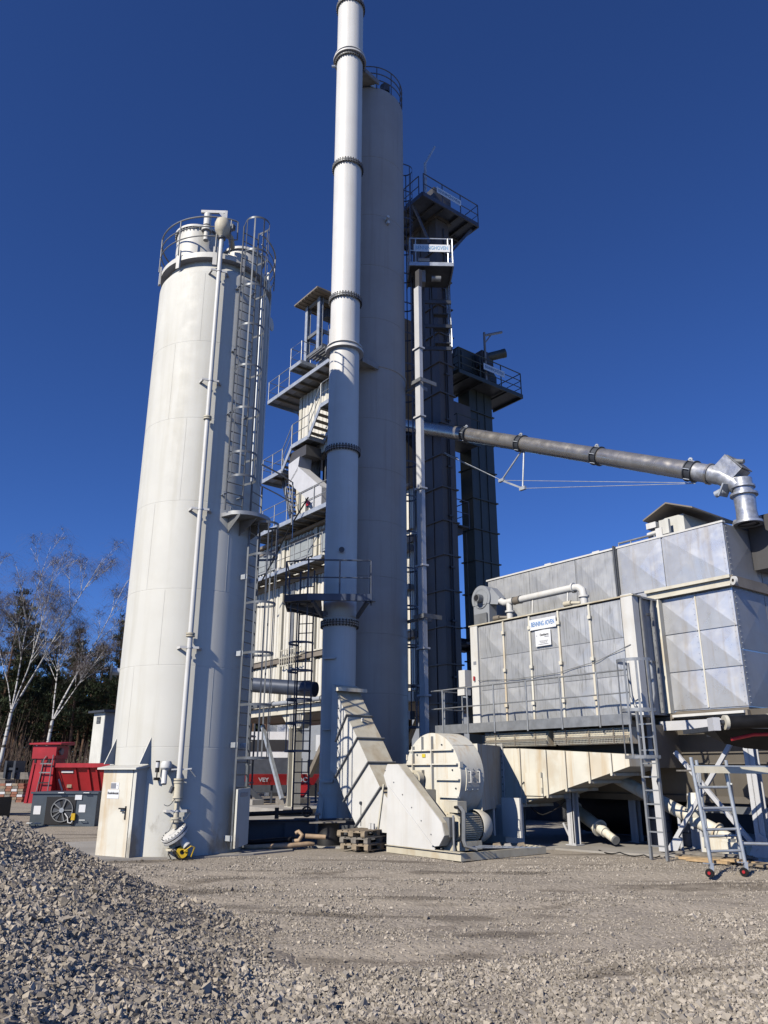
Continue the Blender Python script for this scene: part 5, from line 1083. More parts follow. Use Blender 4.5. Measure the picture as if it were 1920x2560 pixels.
for b in (17.25, 17.75): block('side_stiffener', flt, -11.5, -11.40, b, b + .06, 3.2, 6.05, 'galv', PL)
block('side_stiffener', flt, -11.5, -11.38, 18.02, 18.2, 3.2, 6.1, 'ivory', PL)
for k in range(14): 
    rod('rivet', flt, (-11.40, 17.6, 3.4 + k * .19), (-11.385, 17.6, 3.4 + k * .19), .014, 'dark_steel', PL)
for z in (5.6, 4.4): block('cleat', flt, -11.40, -11.34, 17.42, 17.55, z, z + .06, 'dark_steel', PL)
block('meter_plate', flt, -17.24, -17.12, FB0 - .056, FB0 - .05, 4.9, 5.0, 'sign_grey', PL)
MB(PL).bx(-17.65, -17.38, FB0 - .3, FB0 + .0, 4.25, 4.75).bx(-17.7, -17.4, FB0 - .32, FB0 - .05, 4.0, 4.22).build('control_box', 'chimney_paint', flt, False)
rod('red_handle', flt, (-17.2, FB0 - .09, 4.42), (-17.2, FB0 - .09, 4.55), .03, 'red_bright', PL)
# main body: upper boxes and tall right box
UB = 18.2
MB(PL).bx(-17.7, -9.45, UB + .02, 21.6, 6.1, 7.78).build('upper_casing', 'alu_bright', flt, False)
MB(PL).bx(-11.4, -9.45, UB + .02, 21.6, 3.25, 6.13).build('right_casing', 'alu_bright', flt, False)
ua = [-17.7, -15.9, -14.1, -12.66]
for i in range(3): panel(ua[i] + .01, ua[i + 1] - .01, 6.12, 7.76, UB, flt, 'alu_panel', .06)
for (a0, a1) in ((-12.60, -11.2), (-11.17, -9.44)): panel(a0 + .01, a1 - .005, 6.42, 7.78, UB - .01, flt, 'alu_bright', .06)
for a in (-12.66,):
    block('joint_cover', flt, a - .04, a + .04, UB - .07, UB, 6.1, 7.85, 'galv_dull', PL)
    rod('cable_pipe', flt, (a + .01, UB - .11, 6.15), (a + .01, UB - .11, 7.85), .03, 'dark_steel', PL)
for (a0, a1, z0, z1) in ((-11.38, -10.45, 5.18, 6.02), (-10.42, -9.44, 5.18, 6.10), (-11.38, -10.45, 4.22, 5.15), (-10.42, -9.44, 4.22, 5.15), (-11.38, -10.45, 3.28, 4.19), (-10.42, -9.44, 3.28, 4.19)): panel(a0, a1, z0, z1, UB - .005, flt, 'alu_bright', .05)
block('top_trim', flt, -17.75, -9.42, UB - .03, UB + .1, 7.78, 7.83, 'white_paint', PL)
block('seam_strip', flt, -10.45, -10.42, UB - .02, UB, 3.3, 6.1, 'ivory', PL)
MB(PL).bx(-11.8, -9.40, UB - .12, UB + .1, 6.33, 6.41).bx(-11.8, -9.42, UB - .03, UB + .1, 6.14, 6.33).bx(-11.8, -9.40, UB - .14, UB, 6.13, 6.17).build('ring_beam', 'beam_cream', flt, False)
MB(PL).bx(-9.43, -9.36, UB - .05, 21.6, 6.14, 6.40).build('ring_beam', 'beam_brown', flt, False)
MB(PL).lathe([(.045, -.03), (.11, -.03), (.11, .03), (.045, .03)], 18, axis=((-9.32, UB - .08, 6.24), (.5, 1, 0))).build('lifting_lug', 'white_paint', flt)
# right end wall: folded panels
for (b0, b1, z0, z1) in ((18.25, 19.8, 6.42, 7.76), (19.83, 21.6, 6.42, 7.76), (18.25, 19.75, 4.62, 6.1), (19.78, 21.6, 4.62, 6.1), (18.25, 19.75, 3.28, 4.58), (19.78, 21.6, 3.28, 4.58)):
    c = (-9.45 + .05, (b0 + b1) / 2, (z0 + z1) / 2); a = -9.45 + .012
    MB(PL).add([(a, b0, z0), (a, b1, z0), (a, b1, z1), (a, b0, z1), c, (-9.46, b0, z0), (-9.46, b1, z0), (-9.46, b1, z1), (-9.46, b0, z1)], [(0, 1, 4), (1, 2, 4), (2, 3, 4), (3, 0, 4), (5, 8, 7, 6), (0, 5, 6, 1), (1, 6, 7, 2), (2, 7, 8, 3), (3, 8, 5, 0)]).build('panel', 'alu_end_shade', flt, False)
rv = MB(PL)
for z in np.arange(3.35, 7.7, .14):
    if 6.1 < z < 6.42: continue
    rv.cyl((-9.44, 18.30, z), (-9.415, 18.30, z), .012, 6); rv.cyl((-9.50, UB - .02, z), (-9.50, UB + .01, z), .011, 6); rv.cyl((-10.50, UB - .02, z), (-10.50, UB + .01, z), .010, 6)
rv.build('rivet_rows', 'galv_light', flt)['kind'] = 'stuff'
MB(PL).prism([(18.95, 7.83), (21.6, 7.83), (21.6, 8.2), (19.1, 8.05)], -9.6, -9.0, 'x').build('raised_collar', 'alu_end_shade', flt, False)
MB(PL).bx(-9.4, -8.6, 19.4, 20.3, 6.7, 8.1).build('duct_stub', 'elevator_grey', flt, False)
# roof vent with its own roof
rvnt = thing('roof_vent', 'small roofed vent with motor on top of the bag filter', 'roof vent', tuple(W(-11.2, 18.8, 7.8)))
MB(PL).bx(-11.3, -10.7, 18.6, 20.6, 7.8, 8.42).build('vent_body', 'render_white', rvnt, False)
MB(PL).add([(-11.75, 18.3, 8.40), (-11.0, 18.3, 8.72), (-10.25, 18.3, 8.40), (-11.75, 21, 8.40), (-11.0, 21, 8.72), (-10.25, 21, 8.40), (-11.75, 18.3, 8.44), (-11.0, 18.3, 8.76), (-10.25, 18.3, 8.44), (-11.75, 21, 8.44), (-11.0, 21, 8.76), (-10.25, 21, 8.44)],
           [(0, 1, 4, 3), (1, 2, 5, 4), (6, 9, 10, 7), (7, 10, 11, 8), (0, 6, 7, 1), (1, 7, 8, 2), (3, 4, 10, 9), (4, 5, 11, 10), (0, 3, 9, 6), (2, 8, 11, 5)]).build('vent_roof', 'beam_brown', rvnt, False)
MB(PL).cyl((-11.75, 18.5, 8.02), (-11.42, 18.5, 8.06), .08, 14).bx(-11.7, -11.4, 18.35, 18.6, 8.16, 8.32).bx(-11.4, -11.2, 18.3, 18.6, 7.84, 8.1).build('vent_motor', 'white_paint', rvnt)
MB(PL).bx(-11.28, -11.0, 18.32, 18.42, 7.9, 8.3).build('vent_flap', 'render_white', rvnt, False)
rod('roof_rail', flt, (-12.6, 18.3, 7.95), (-11.4, 18.3, 7.95), .03, 'galv', PL); 
for a in (-12.6, -12.2, -11.45): rod('roof_rail_post', flt, (a, 18.3, 7.8), (a, 18.3, 7.97), .02, 'galv', PL)
for a in (-15.3, -13.5): block('roof_clip', flt, a, a + .25, 18.25, 18.4, 7.83, 7.89, 'white_paint', PL)
# underside: girders, hopper, legs
for b in (17.05, 18.15): beam('girder', flt, (-17.4, b, 3.02), (-11.4, b, 3.02), .14, .2, 'beam_brown', PL)
beam('girder', flt, (-11.4, 18.1, 3.12), (-9.4, 18.1, 3.12), .16, .12, 'beam_brown', PL); beam('girder', flt, (-11.3, 18.0, 3.12), (-9.45, 18.0, 3.14), .1, .06, 'white_paint', PL)
beam('girder', flt, (-11.5, 17.75, 2.88), (-8.9, 17.75, 2.88), .18, .22, 'chute_grey', PL)
hp = MB(PL).hexa([(-16.6, 18.6, 1.25), (-9.3, 18.6, 1.25), (-9.3, 20.4, 1.25), (-16.6, 20.4, 1.25), (-17.2, 18.15, 3.2), (-8.6, 18.15, 3.2), (-8.6, 21.5, 3.2), (-17.2, 21.5, 3.2)]).build('hopper', 'hopper_brown', flt, False)
for z in (2.0, 2.25): beam('hopper_seam', hp, (-17.0, 18.35 + (2.2 - z) * .2, z), (-8.9, 18.35 + (2.2 - z) * .2, z), .03, .03, 'hopper_brown', PL)
block('hopper_skirt', hp, -16.5, -9.4, 18.55, 18.62, 1.1, 1.25, 'hopper_brown', PL)
block('plenum', flt, -16.6, -11.4, 17.3, 18.4, 1.9, 2.9, 'hopper_brown', PL)
def leg(a, b, z0, z1, m='chute_grey', wd=.22):
    return MB(PL).bx(a - wd / 2, a + wd / 2, b - wd / 2, b - wd / 2 + .02, z0, z1).bx(a - wd / 2, a + wd / 2, b + wd / 2 - .02, b + wd / 2, z0, z1).bx(a - .012, a + .012, b - wd / 2, b + wd / 2, z0, z1).bx(a - wd / 2 - .06, a + wd / 2 + .06, b - wd / 2 - .06, b + wd / 2 + .06, z0 - .02, z0).build('leg', m, flt, False)
for a, b, z1 in ((-13.86, 17.0, 2.0), (-9.0, 17.15, 2.85), (-11.45, 18.7, 1.3), (-16.8, 18.2, 2.9), (-13.4, 19.0, 1.3), (-16.9, 21, 3), (-9.3, 21, 3), (-13, 21, 3)): leg(a, b, .06, z1)
MB(PL).bar((-9.34, 17.1, 2.49), (-11.2, 17.1, .15), .09, .07, (0, 1, 0)).build('diagonal_brace', 'chute_grey', flt); MB(PL).bar((-10.75, 17.02, 2.25), (-9.08, 17.02, .27), .09, .07, (0, 1, 0)).build('diagonal_brace', 'chute_grey', flt)
MB(PL).prism([(-9.3, .12), (-8.85, .12), (-8.85, .5), (-9.0, .6)], 17.0, 17.02).build('gusset_plate', 'chute_grey', flt, False)
MB(PL).prism([(-11.3, .1), (-11.0, .1), (-10.85, .34), (-11.0, .42)], 17.06, 17.08).build('gusset_plate', 'chute_grey', flt, False)
beam('cross_tie', flt, (-13.8, 17.2, 1.62), (-13.4, 18.9, 1.62), .08, .14, 'dark_steel', PL); beam('cross_tie', flt, (-13.9, 18.9, 1.5), (-9.2, 18.9, 1.5), .1, .16, 'dark_steel', PL); beam('cross_tie', flt, (-11.6, 18.6, .95), (-9.2, 18.6, .95), .1, .16, 'galv_dull', PL)
MB(PL).bar((-14.2, 17.0, .55), (-13.95, 17.0, .1), .05, .03, (0, 1, 0)).build('foot_brace', 'chute_grey', flt)
solo(MB(PL).bx(-27, -6, 24.2, 24.5, 0, 1.9), 'rear_sky_blocker', 'bund', 'dark wall added behind the filter legs to block low sky light', 'wall', W(-13, 24.3, 0), smooth=False)  # added wall, keeps low sky light out from under the filter
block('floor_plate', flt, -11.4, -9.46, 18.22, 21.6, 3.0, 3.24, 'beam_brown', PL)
solo(MB(PL).cyl((-16.2, 20.6, .75), (-12.0, 20.6, .75), .68, 28), 'tank_sky_blocker', 'black', 'black tank shape added under the filter to block low sky light', 'tank', W(-14, 20.6, 0))  # added dark obstacle against low sky light below the filter
# signs on the filter doors
sign('company_sign', 'blue on white BENNINGHOVEN board on the silver filter doors', W(-14.41, FB0 - .062, 5.78), E1, (0, 0, 1), .96, .30, [('BENNING', .185, 'sign_blue', -.185, 0, .58, .002), ('OVEN', .185, 'sign_blue', .285, 0, .58, .002), ('/', .13, 'sign_blue', .10, -.02, .7, .002), ('I', .16, 'sign_blue', .128, 0, .7, .002)])
sign('maker_sign', 'square white Dantherm board below the blue company sign', W(-14.42, FB0 - .064, 5.37), E1, (0, 0, 1), .56, .44, [('Dantherm', .09, 'sign_black', .05, .09, .85, .002), ('Filtration', .045, 'sign_grey', .14, .03, 1, 0), ('<', .12, 'sign_grey', -.22, .07, .5, 0), ('Wartung und Service', .036, 'sign_grey', .02, -.08, 1, 0), ('Tel. 05 000 / 000', .036, 'sign_grey', .02, -.125, 1, 0), ('www.dantherm-filtration.com', .034, 'sign_grey', .0, -.17, .9, 0)])
# blower and flushing pipe on the front roof
bl_ = thing('roof_blower', 'grey snail-shaped blower on the left corner of the filter roof', 'blower', tuple(W(-17.1, 17.4, 6.1)))
MB(PL).prism([(-17.12 + .40 * math.cos(t), 6.98 + .42 * math.sin(t)) for t in np.linspace(-.15 * math.pi, 1.15 * math.pi, 36)], 17.25, 17.62).build('snail_housing', 'fibre_grey', bl_)
MB(PL).prism([(-17.47, 6.12), (-16.8, 6.12), (-16.78, 6.85), (-17.47, 6.85)], 17.27, 17.60).build('blower_foot', 'fibre_grey', bl_, False)
MB(PL).lathe([(.08, 0), (.13, .0), (.13, .2), (.1, .2)], 20, axis=((-17.12, 17.25, 6.98), (0, -1, 0))).build('intake', 'galv_dull', bl_)
MB(PL).cyl((-17.12, 17.06, 6.98), (-17.12, 17.07, 6.98), .1, 16).build('intake_mouth', 'black', bl_)
MB(PL).lathe([(.29, .0), (.31, .0), (.31, .012), (.29, .012)], 30, axis=((-17.12, 17.25, 6.98), (0, -1, 0))).build('cover_ring', 'fibre_grey', bl_)
MB(PL).prism([(-16.95, 6.80), (-16.7, 7.28), (-16.35, 6.9), (-16.45, 6.7)], 17.3, 17.58).build('outlet_cone', 'fibre_grey', bl_, False)
MB(PL).bx(-17.4, -16.85, 17.2, 17.24, 6.12, 6.5).build('foot_plate', 'galv_dull', bl_, False)
fp = thing('flushing_pipe', 'white bent flushing pipe running along the filter roof', 'pipe', tuple(W(-15, 17.4, 6.1)))
MB(PL).tube([(-16.42, 17.4, 6.82), (-16.25, 17.4, 6.72), (-16.0, 17.4, 6.72), (-13.6, 17.4, 6.72), (-13.42, 17.4, 6.70), (-13.30, 17.4, 6.60), (-13.27, 17.4, 6.42), (-13.27, 17.4, 6.1)], .105, 20).build('run', 'white_paint', fp)
MB(PL).tube([(-16.05, 17.4, 6.1), (-16.05, 17.4, 6.72)], .10, 20).build('branch', 'white_paint', fp)
for p, d_ in (((-16.05, 17.4, 6.42), (0, 0, 1)), ((-16.05, 17.4, 6.14), (0, 0, 1)), ((-13.27, 17.4, 6.42), (0, 0, 1)), ((-13.27, 17.4, 6.14), (0, 0, 1)), ((-13.6, 17.4, 6.72), (1, 0, 0))): MB(PL).lathe([(.1, -.025), (.145, -.025), (.145, .025), (.1, .025)], 20, axis=(p, d_)).build('flange', 'white_paint', fp)
MB(PL).lathe([(.106, -.12), (.115, -.12), (.115, .12), (.106, .12)], 20, axis=((-15.72, 17.4, 6.72), (1, 0, 0))).build('rubber_sleeve', 'beam_brown', fp)
for s_ in (-.13, .13): MB(PL).lathe([(.112, -.015), (.125, -.015), (.125, .015), (.112, .015)], 20, axis=((-15.72 + s_, 17.4, 6.72), (1, 0, 0))).build('hose_clip', 'dark_steel', fp)
for a in (-15.1, -13.8): rod('pipe_support', fp, (a, 17.3, 6.1), (a, 17.4, 6.7), .022, 'white_paint', PL)
for a in (-16.35, -13.62): MB(PL).cyl((a - .22, 17.25, 6.27), (a + .02, 17.25, 6.27), .075, 14).cyl((a + .02, 17.25, 6.27), (a + .25, 17.35, 6.25), .045, 10).build('valve_drive', 'beam_brown' if a < -15 else 'ivory_dirty', fp)
# ---------------------------------------------------------------- filter walkway with caged ladder
wk = thing('filter_walkway', 'grey galvanised walkway and railing along the filter doors', 'walkway', tuple(W(-14.5, 16.5, 3.1)))
MB(PL).bx(-17.95, -11.2, 16.02, 16.98, 3.05, 3.09).build('deck', 'galv_dull', wk, False)
beam('edge_beam', wk, (-17.97, 16.0, 2.98), (-11.15, 16.0, 2.98), .05, .25, 'galv', PL)
beam('edge_beam', wk, (-17.95, 16.0, 2.98), (-17.95, 17.0, 2.98), .05, .22, 'galv', PL)
for a in (-17, -15.2, -13.4, -11.6): beam('cantilever', wk, (a, 16.05, 2.94), (a, 17.05, 2.9), .07, .14, 'beam_brown', PL)
for zt in (1.06, .53): MB(PL).tube([(-18.1, 15.97, 3.05 + zt), (-11.12, 15.97, 3.05 + zt)], .022 if zt > 1 else .017, 8).build('rail', 'galv', wk)
for a in (-17.6, -16.55, -15.5, -14.3, -13.15, -12.0): rod('post', wk, (a, 15.96, 2.82), (a, 15.96, 4.11), .024, 'galv', PL)
for zt in (1.06, .53): MB(PL).tube([(-17.95, 15.97, 3.05 + zt), (-17.95, 17.2, 3.05 + zt)], .02, 8).build('rail', 'galv', wk)
for b in (16.35, 17.1): rod('post', wk, (-17.95, b, 3.0), (-17.95, b, 4.1), .022, 'galv', PL)
MB(PL).tube([(-17.05, 16.94, 4.42), (-15.5, 16.93, 4.33), (-14, 16.93, 4.36), (-12.6, 16.93, 4.55), (-11.6, 16.93, 4.85)], .008, 6).build('slack_cable', 'galv_dull', wk)
cl = thing('caged_ladder', 'grey caged access ladder leading from the yard to the filter walkway', 'ladder', tuple(W(-10.75, 15.95, 0)))
LW = .40; la, lb = -10.74, 15.95
lad = MB(PL).bar((la - LW / 2, lb, 0), (la - LW / 2, lb, 3.25), .05, .07, (0, 1, 0)).bar((la + LW / 2, lb, 0), (la + LW / 2, lb, 3.1), .05, .07, (0, 1, 0)).tube([(la - LW / 2, lb, 3.2), (la - LW / 2 - .10, lb, 3.5), (la - LW / 2 - .12, lb, 4.25)], .035, 8).tube([(la + LW / 2, lb, 3.1), (la + LW / 2 + .1, lb, 3.5), (la + LW / 2 + .1, lb, 4.25)], .035, 8)
lad = lad.build('stiles', 'galv', cl)
for k in range(11): beam('rung', cl, (la - LW / 2, lb, .28 + .285 * k), (la + LW / 2, lb, .28 + .285 * k), .035, .03, 'galv', PL)
cc = Vector((la + .12, lb - .36, 0)); CRR = .40
for z in (2.12, 3.12, 4.22):
    pts_ = [(la - LW / 2 - (.11 if z > 4 else .02), lb - .02, z)] + [tuple(cc + Vector((CRR * math.sin(t), -CRR * math.cos(t), z))) for t in np.linspace(-1.5, 1.6, 16)] + [(la + LW / 2 + .06, lb - .02, z)]
    vs = []; fs = []
    for p in pts_:
        v = Vector(p); rd = Vector((v.x - cc.x, v.y - cc.y, 0)).normalized()
        vs += [v + Vector((0, 0, -.035)), v + rd * .01 + Vector((0, 0, -.035)), v + rd * .01 + Vector((0, 0, .035)), v + Vector((0, 0, .035))]
    for i in range(len(pts_) - 1):
        for j in range(4): fs.append((i * 4 + j, i * 4 + (j + 1) % 4, i * 4 + 4 + (j + 1) % 4, i * 4 + 4 + j))
    MB(PL).add(vs, fs).build('hoop', 'galv', cl)
for t in (-1.3, -.65, 0, .65, 1.3):
    p = cc + Vector(((CRR + .012) * math.sin(t), -(CRR + .012) * math.cos(t), 0)); beam('cage_bar', cl, p + Vector((0, 0, 2.1)), p + Vector((0, 0, 4.24)), .05, .008, 'galv', PL, up=(math.sin(t), -math.cos(t), 0))
MB(PL).tube([(-11.32, 16.3, 4.1), (-11.3, 16.3, 3.5), (-11.2, 16.3, 3.4), (-11.05, 16.3, 3.45)], .02, 8).build('hand_loop', 'galv', cl)
solo(MB(PL).bar((-11.4, 17.12, .06), (-11.4, 17.12, 2.9), .2, .05, (0, 1, 0)), 'flat_post', 'chute_grey', 'pale flat steel post standing behind the caged ladder', 'post', W(-11.4, 17.12, .05), smooth=False)
# ================================================================ screw conveyors under the filter
def screw(label, p, q, r, mot, grp):
    s = thing('screw_conveyor', label, 'screw conveyor', tuple(W(p[0], p[1], 0)), grp); p = Vector(p); q = Vector(q); d = (q - p).normalized()
    MB(PL).cyl(p, q, r, 20).build('trough', 'ivory_dirty' if not mot else 'ivory', s)
    for t in (.02, .5, .98): MB(PL).lathe([(r, -.02), (r + .05, -.02), (r + .05, .02), (r, .02)], 20, axis=(p.lerp(q, t), d)).build('flange', 'ivory', s)
    m = MB(PL).cyl(q, q + d * .22, r * .8, 18).cyl(q + d * .22, q + d * .62, r * .62, 18)
    m.build('gear_motor', 'ivory', s)
    MB(PL).cyl(q + d * .62, q + d * .68, r * .66, 18).build('motor_end', 'galv_dull', s)
    return s
s1 = screw('ivory screw conveyor ending in the sunlight behind the rolling scaffold', (-13.6, 17.7, 1.95), (-10.15, 17.5, .50), .155, True, 'screw conveyors')
MB(PL).bx(-10.45, -9.75, 17.2, 17.55, .1, .42).bx(-10.0, -9.45, 17.15, 17.45, .10, .36).bx(-9.75, -9.4, 17.2, 17.4, .1, .28).build('discharge_box', 'ivory', s1, False)
MB(PL).lathe([(.10, .62), (.16, .62), (.16, .68), (.13, .70), (.20, .95), (.24, .96), (.24, 1.0), (.2, 1.0), (.12, 1.35)], 20, (-10.72, 17.55)).build('inlet_spout', 'ivory', s1)
for a, z in ((-11.15, .85), (-10.62, .55)): rod('support', s1, (a, 17.5, .06), (a, 17.5, z), .04, 'chute_grey', PL, 16)
screw('shaded screw conveyor sloping down under the ivory filter duct', (-15.6, 18.3, 1.25), (-13.5, 17.6, .42), .16, False, 'screw conveyors')
block('small_lamp', s1, -11.6, -11.5, 17.35, 17.45, 1.05, 1.2, 'tarpaulin', PL)
# ================================================================ rolling scaffold
rs = thing('rolling_scaffold', 'aluminium rolling scaffold tower standing at the right edge', 'scaffold', (6.2, 15.5, 0))
A_, B_ = Vector((5.92, 15.45, 0)), Vector((6.62, 15.62, 0)); C_ = Vector((7.6, 14.95, 0)); bkd = Vector((.78, 1.9, 0))
for k, p in enumerate((A_, B_)):
    wl = MB().cyl(p + Vector((-.02, -.03, .075)), p + Vector((.02, .02, .075)), .075, 20).build('castor_tyre', 'black_rubber', rs)
    MB().cyl(p + Vector((-.03, -.04, .075)), p + Vector((.03, .03, .075)), .028, 16).build('castor_hub', 'red_paint', wl)
    MB().bar(p + Vector((.03, .0, .05)), p + Vector((.05, .02, .24)), .09, .06, (1, 0, 0)).bar(p + Vector((-.1, -.02, .24)), p + Vector((.1, .03, .22)), .05, .02).build('castor_fork', 'galv_light', wl)
rod('standard', rs, A_ + Vector((.05, .02, .2)), A_ + Vector((-.06, .1, 2.08)), .034, 'galv_light', n=16); rod('standard', rs, B_ + Vector((.05, .02, .2)), B_ + Vector((-.06, .1, 1.86)), .034, 'galv_light', n=16)
for z in (.55, .92, 1.29, 1.66): rod('rung', rs, A_ + Vector((.05 - .055 * z, .02 + .045 * z, z - .12)), B_ + Vector((.05 - .055 * z, .02 + .045 * z, z - .12)), .026, 'galv_light', n=16)
D_ = A_ + bkd; Eq = B_ + bkd
for p in (D_, Eq): rod('standard', rs, p + Vector((0, 0, 0)), p + Vector((-.05, 0, 2.05)), .034, 'galv_light', n=16)
for z in (.55, 1.05): rod('rung', rs, D_ + Vector((0, 0, z)), Eq + Vector((0, 0, z)), .026, 'galv_light', n=16)
beam('ledger', rs, A_ + Vector((-.02, .06, 1.86)), A_ + Vector((2.6, .2, 1.82)), .05, .12, 'beam_cream'); beam('ledger', rs, A_ + Vector((.3, 1.2, 1.92)), A_ + Vector((2.9, 1.3, 1.90)), .05, .05, 'galv_light')
rod('brace', rs, A_ + Vector((.0, .06, .5)), D_ + Vector((0, 0, 1.8)), .02, 'galv_light', n=16); rod('brace', rs, B_ + Vector((.0, .06, 1.6)), Eq + Vector((0, 0, .4)), .02, 'galv_light', n=16); rod('brace', rs, B_ + Vector((.0, .08, .55)), B_ + Vector((1.9, .2, .50)), .028, 'galv_light', n=16)
beam('platform_board', rs, A_ + Vector((.02, .6, 1.84)), A_ + Vector((2.6, .74, 1.80)), 1.0, .03, 'wood_grey')
# conveyor head entering at the right edge
cv = thing('belt_conveyor_head', 'black belt conveyor end roller entering at the right edge', 'conveyor', (6.6, 14.1, 2.3))
r0, r1 = Vector((5.98, 14.05, 2.64)), Vector((7.3, 13.95, 2.68))
MB().cyl(r0, r1, .115, 28).build('roller_lagging', 'black_rubber', cv)
for p in (r0, Vector((6.72, 13.995, 2.66))): MB().cyl(p - Vector((.03, 0, 0)), p + Vector((.03, 0, 0)), .125, 28).build('roller_end', 'beam_cream', cv)
MB().cyl(r0 - Vector((.16, 0, 0)), r0, .045, 12).build('axle', 'dark_steel', cv)
MB().bx(5.72, 5.84, 13.95, 14.2, 2.50, 2.72).build('bearing_bracket', 'chute_grey', cv, False)
MB().add([(5.85, 14.2, 2.56), (7.4, 14.1, 2.52), (7.4, 14.6, 2.15), (6.5, 14.6, 2.22), (6.1, 14.5, 2.30), (5.85, 14.25, 2.50), (7.4, 14.9, 2.35), (5.9, 14.9, 2.5)], [(0, 1, 2, 3), (0, 3, 4, 5), (1, 6, 2), (0, 5, 7), (5, 4, 3, 2, 6, 7), (0, 7, 6, 1)]).build('belt_return', 'black_rubber', cv, False)
MB().tube([(6.1, 14.2, 2.36), (6.5, 14.18, 2.44), (7.0, 14.15, 2.45), (7.5, 14.1, 2.42)], .03, 8).build('red_lip', 'red_bright', cv)
MB().bx(5.9, 6.1, 14.2, 15.9, 2.52, 2.60).bx(7.2, 7.4, 14.3, 18, 2.55, 2.7).build('conveyor_frame', 'dark_steel', cv, False)
# ---------------------------------------------------------------- cables, boxes and clutter of the plant
def cable(name, label, pts, r, F=PL, m='black_rubber', grp='loose cables'):
    t = thing(name, label, 'cable', tuple(F @ Vector(pts[0])), grp); P = [Vector(p) for p in pts]; out_ = []
    for i in range(len(P) - 1):
        for k in range(5):
            u = k / 5; q = P[i].lerp(P[i + 1], u); out_.append(q - Vector((0, 0, .05 * math.sin(math.pi * u))))
    MB(F).tube(out_ + [P[-1]], r, 6).build('run', m, t)
cable('power_cable', 'black cable looping down behind the caged ladder', [(-11.25, 16.95, 3.0), (-11.3, 17.0, 2.3), (-11.22, 17.0, 1.9), (-11.3, 17.0, 1.6), (-11.2, 17.02, 1.35)], .018)
cable('power_cable', 'black cable lying on the slab beside the caged ladder', [(-12.6, 16.3, .05), (-11.9, 16.15, .06), (-11.3, 16.2, .05), (-10.95, 16.3, .05)], .014)
cable('power_cable', 'black cable hanging below the ivory filter duct', [(-14.9, 16.5, .98), (-14.4, 16.45, .75), (-13.9, 16.8, 1.1)], .016)
cable('power_cable', 'black cable running up the front leg of the filter', [(-13.78, 16.88, .1), (-13.78, 16.88, 1.0), (-13.76, 16.88, 1.7)], .015)
jb = thing('junction_box', 'small grey junction box on the front filter leg', 'junction box', tuple(W(-13.86, 16.86, 1.2)))
MB(PL).bx(-13.94, -13.78, 16.78, 16.88, 1.15, 1.38).build('case', 'fibre_grey', jb, False); MB(PL).bx(-13.93, -13.79, 16.77, 16.78, 1.17, 1.36).build('lid', 'galv_light', jb, False)
for k, (a, b, l_) in enumerate(((-12.6, 18.9, 'dark blue oil drum standing left in the shade below the filter'), (-11.9, 19.2, 'dark blue oil drum standing right in the shade below the filter'))):
    dr_ = thing('oil_drum', l_, 'drum', tuple(W(a, b, .035)), 'oil drums below the filter'); MB(PL).lathe([(0, .035), (.29, .035), (.29, .33), (.305, .35), (.29, .37), (.29, .60), (.305, .62), (.29, .64), (.29, .90), (.27, .92), (.27, .90), (0, .89)], 24, (a, b)).build('barrel', 'navy_steel', dr_)
for (a, z) in ((-15.2, 2.2), (-14.3, 2.42), (-13.95, 1.85), (-13.85, 1.45), (-15.5, 1.75)):
    rod('bolt_head', hs, (a, 12.93, z), (a, 12.895, z), .018, 'dark_steel', PL)
MB(PL).bx(-15.02, -14.9, 12.905, 12.912, 2.14, 2.22).build('warning_label', 'warning_yellow', hs, False)
for k in range(7): rod('bolt_head', bg, (-15.70 + .33 * k, 12.32, 1.84 - .27 * k), (-15.70 + .33 * k, 12.295, 1.84 - .27 * k), .014, 'galv_dull', PL)
for k in range(8): rod('bolt_head', ed, (kd((-18.9, 0))[0] + .02, DB0 + .005, kd((0, 3.8 - .27 * k))[1]), (kd((-18.9, 0))[0] + .02, DB0 - .02, kd((0, 3.8 - .27 * k))[1]), .016, 'dark_steel', PL)

# ================================================================ things lying about the yard
def pallet(label, x, y, z, rot, m):
    p = thing('pallet', label, 'pallet', (x, y, z), 'stacked euro pallets'); F = frame((x, y, z), rot)
    for yy in (-.55, 0, .55):
        for xx in (-.345, 0, .345): block('pallet_block', p, xx - .055 if xx else -.07, xx + .055 if xx else .07, yy - .07, yy + .07, .022, .1, m, F)
    for xx in (-.345, 0, .345): block('bottom_board', p, xx - .05, xx + .05, -.6, .6, 0, .022, m, F)
    for k, yy in enumerate((-.55, 0, .55)): block('stringer_board', p, -.4, .4, yy - .07, yy + .07, .1, .122, m, F)
    for k in range(5): block('deck_board', p, -.4 + .1675 * k, -.4 + .1675 * k + .13, -.6, .6, .122, .144, m, F)
for k, (l, dx, r) in enumerate((('lowest grey euro pallet of the stack beside the fan', .06, 0), ('middle euro pallet of the stack beside the fan', .03, .03), ('topmost euro pallet of the stack beside the fan', -.03, .01))):
    pallet(l, -.44 + dx, 20.55 + .02 * k, .035 + .145 * k, R_(-33) + r, 'wood' if k != 1 else 'wood_grey')
spool = thing('cable_spool', 'black wrapped drum with a pale lid beside the pallets', 'drum', (-1.45, 21.5, .03))
MB().lathe([(0, .03), (.30, .03), (.29, .25), (.27, .30), (.27, .50), (.29, .55), (0, .55)], 28, (-1.42, 21.45)).build('wrapped_drum', 'black', spool); MB().bar((-1.9, 21.3, .58), (-.98, 21.35, .60), .5, .03).build('lid_board', 'wood_grey', spool)
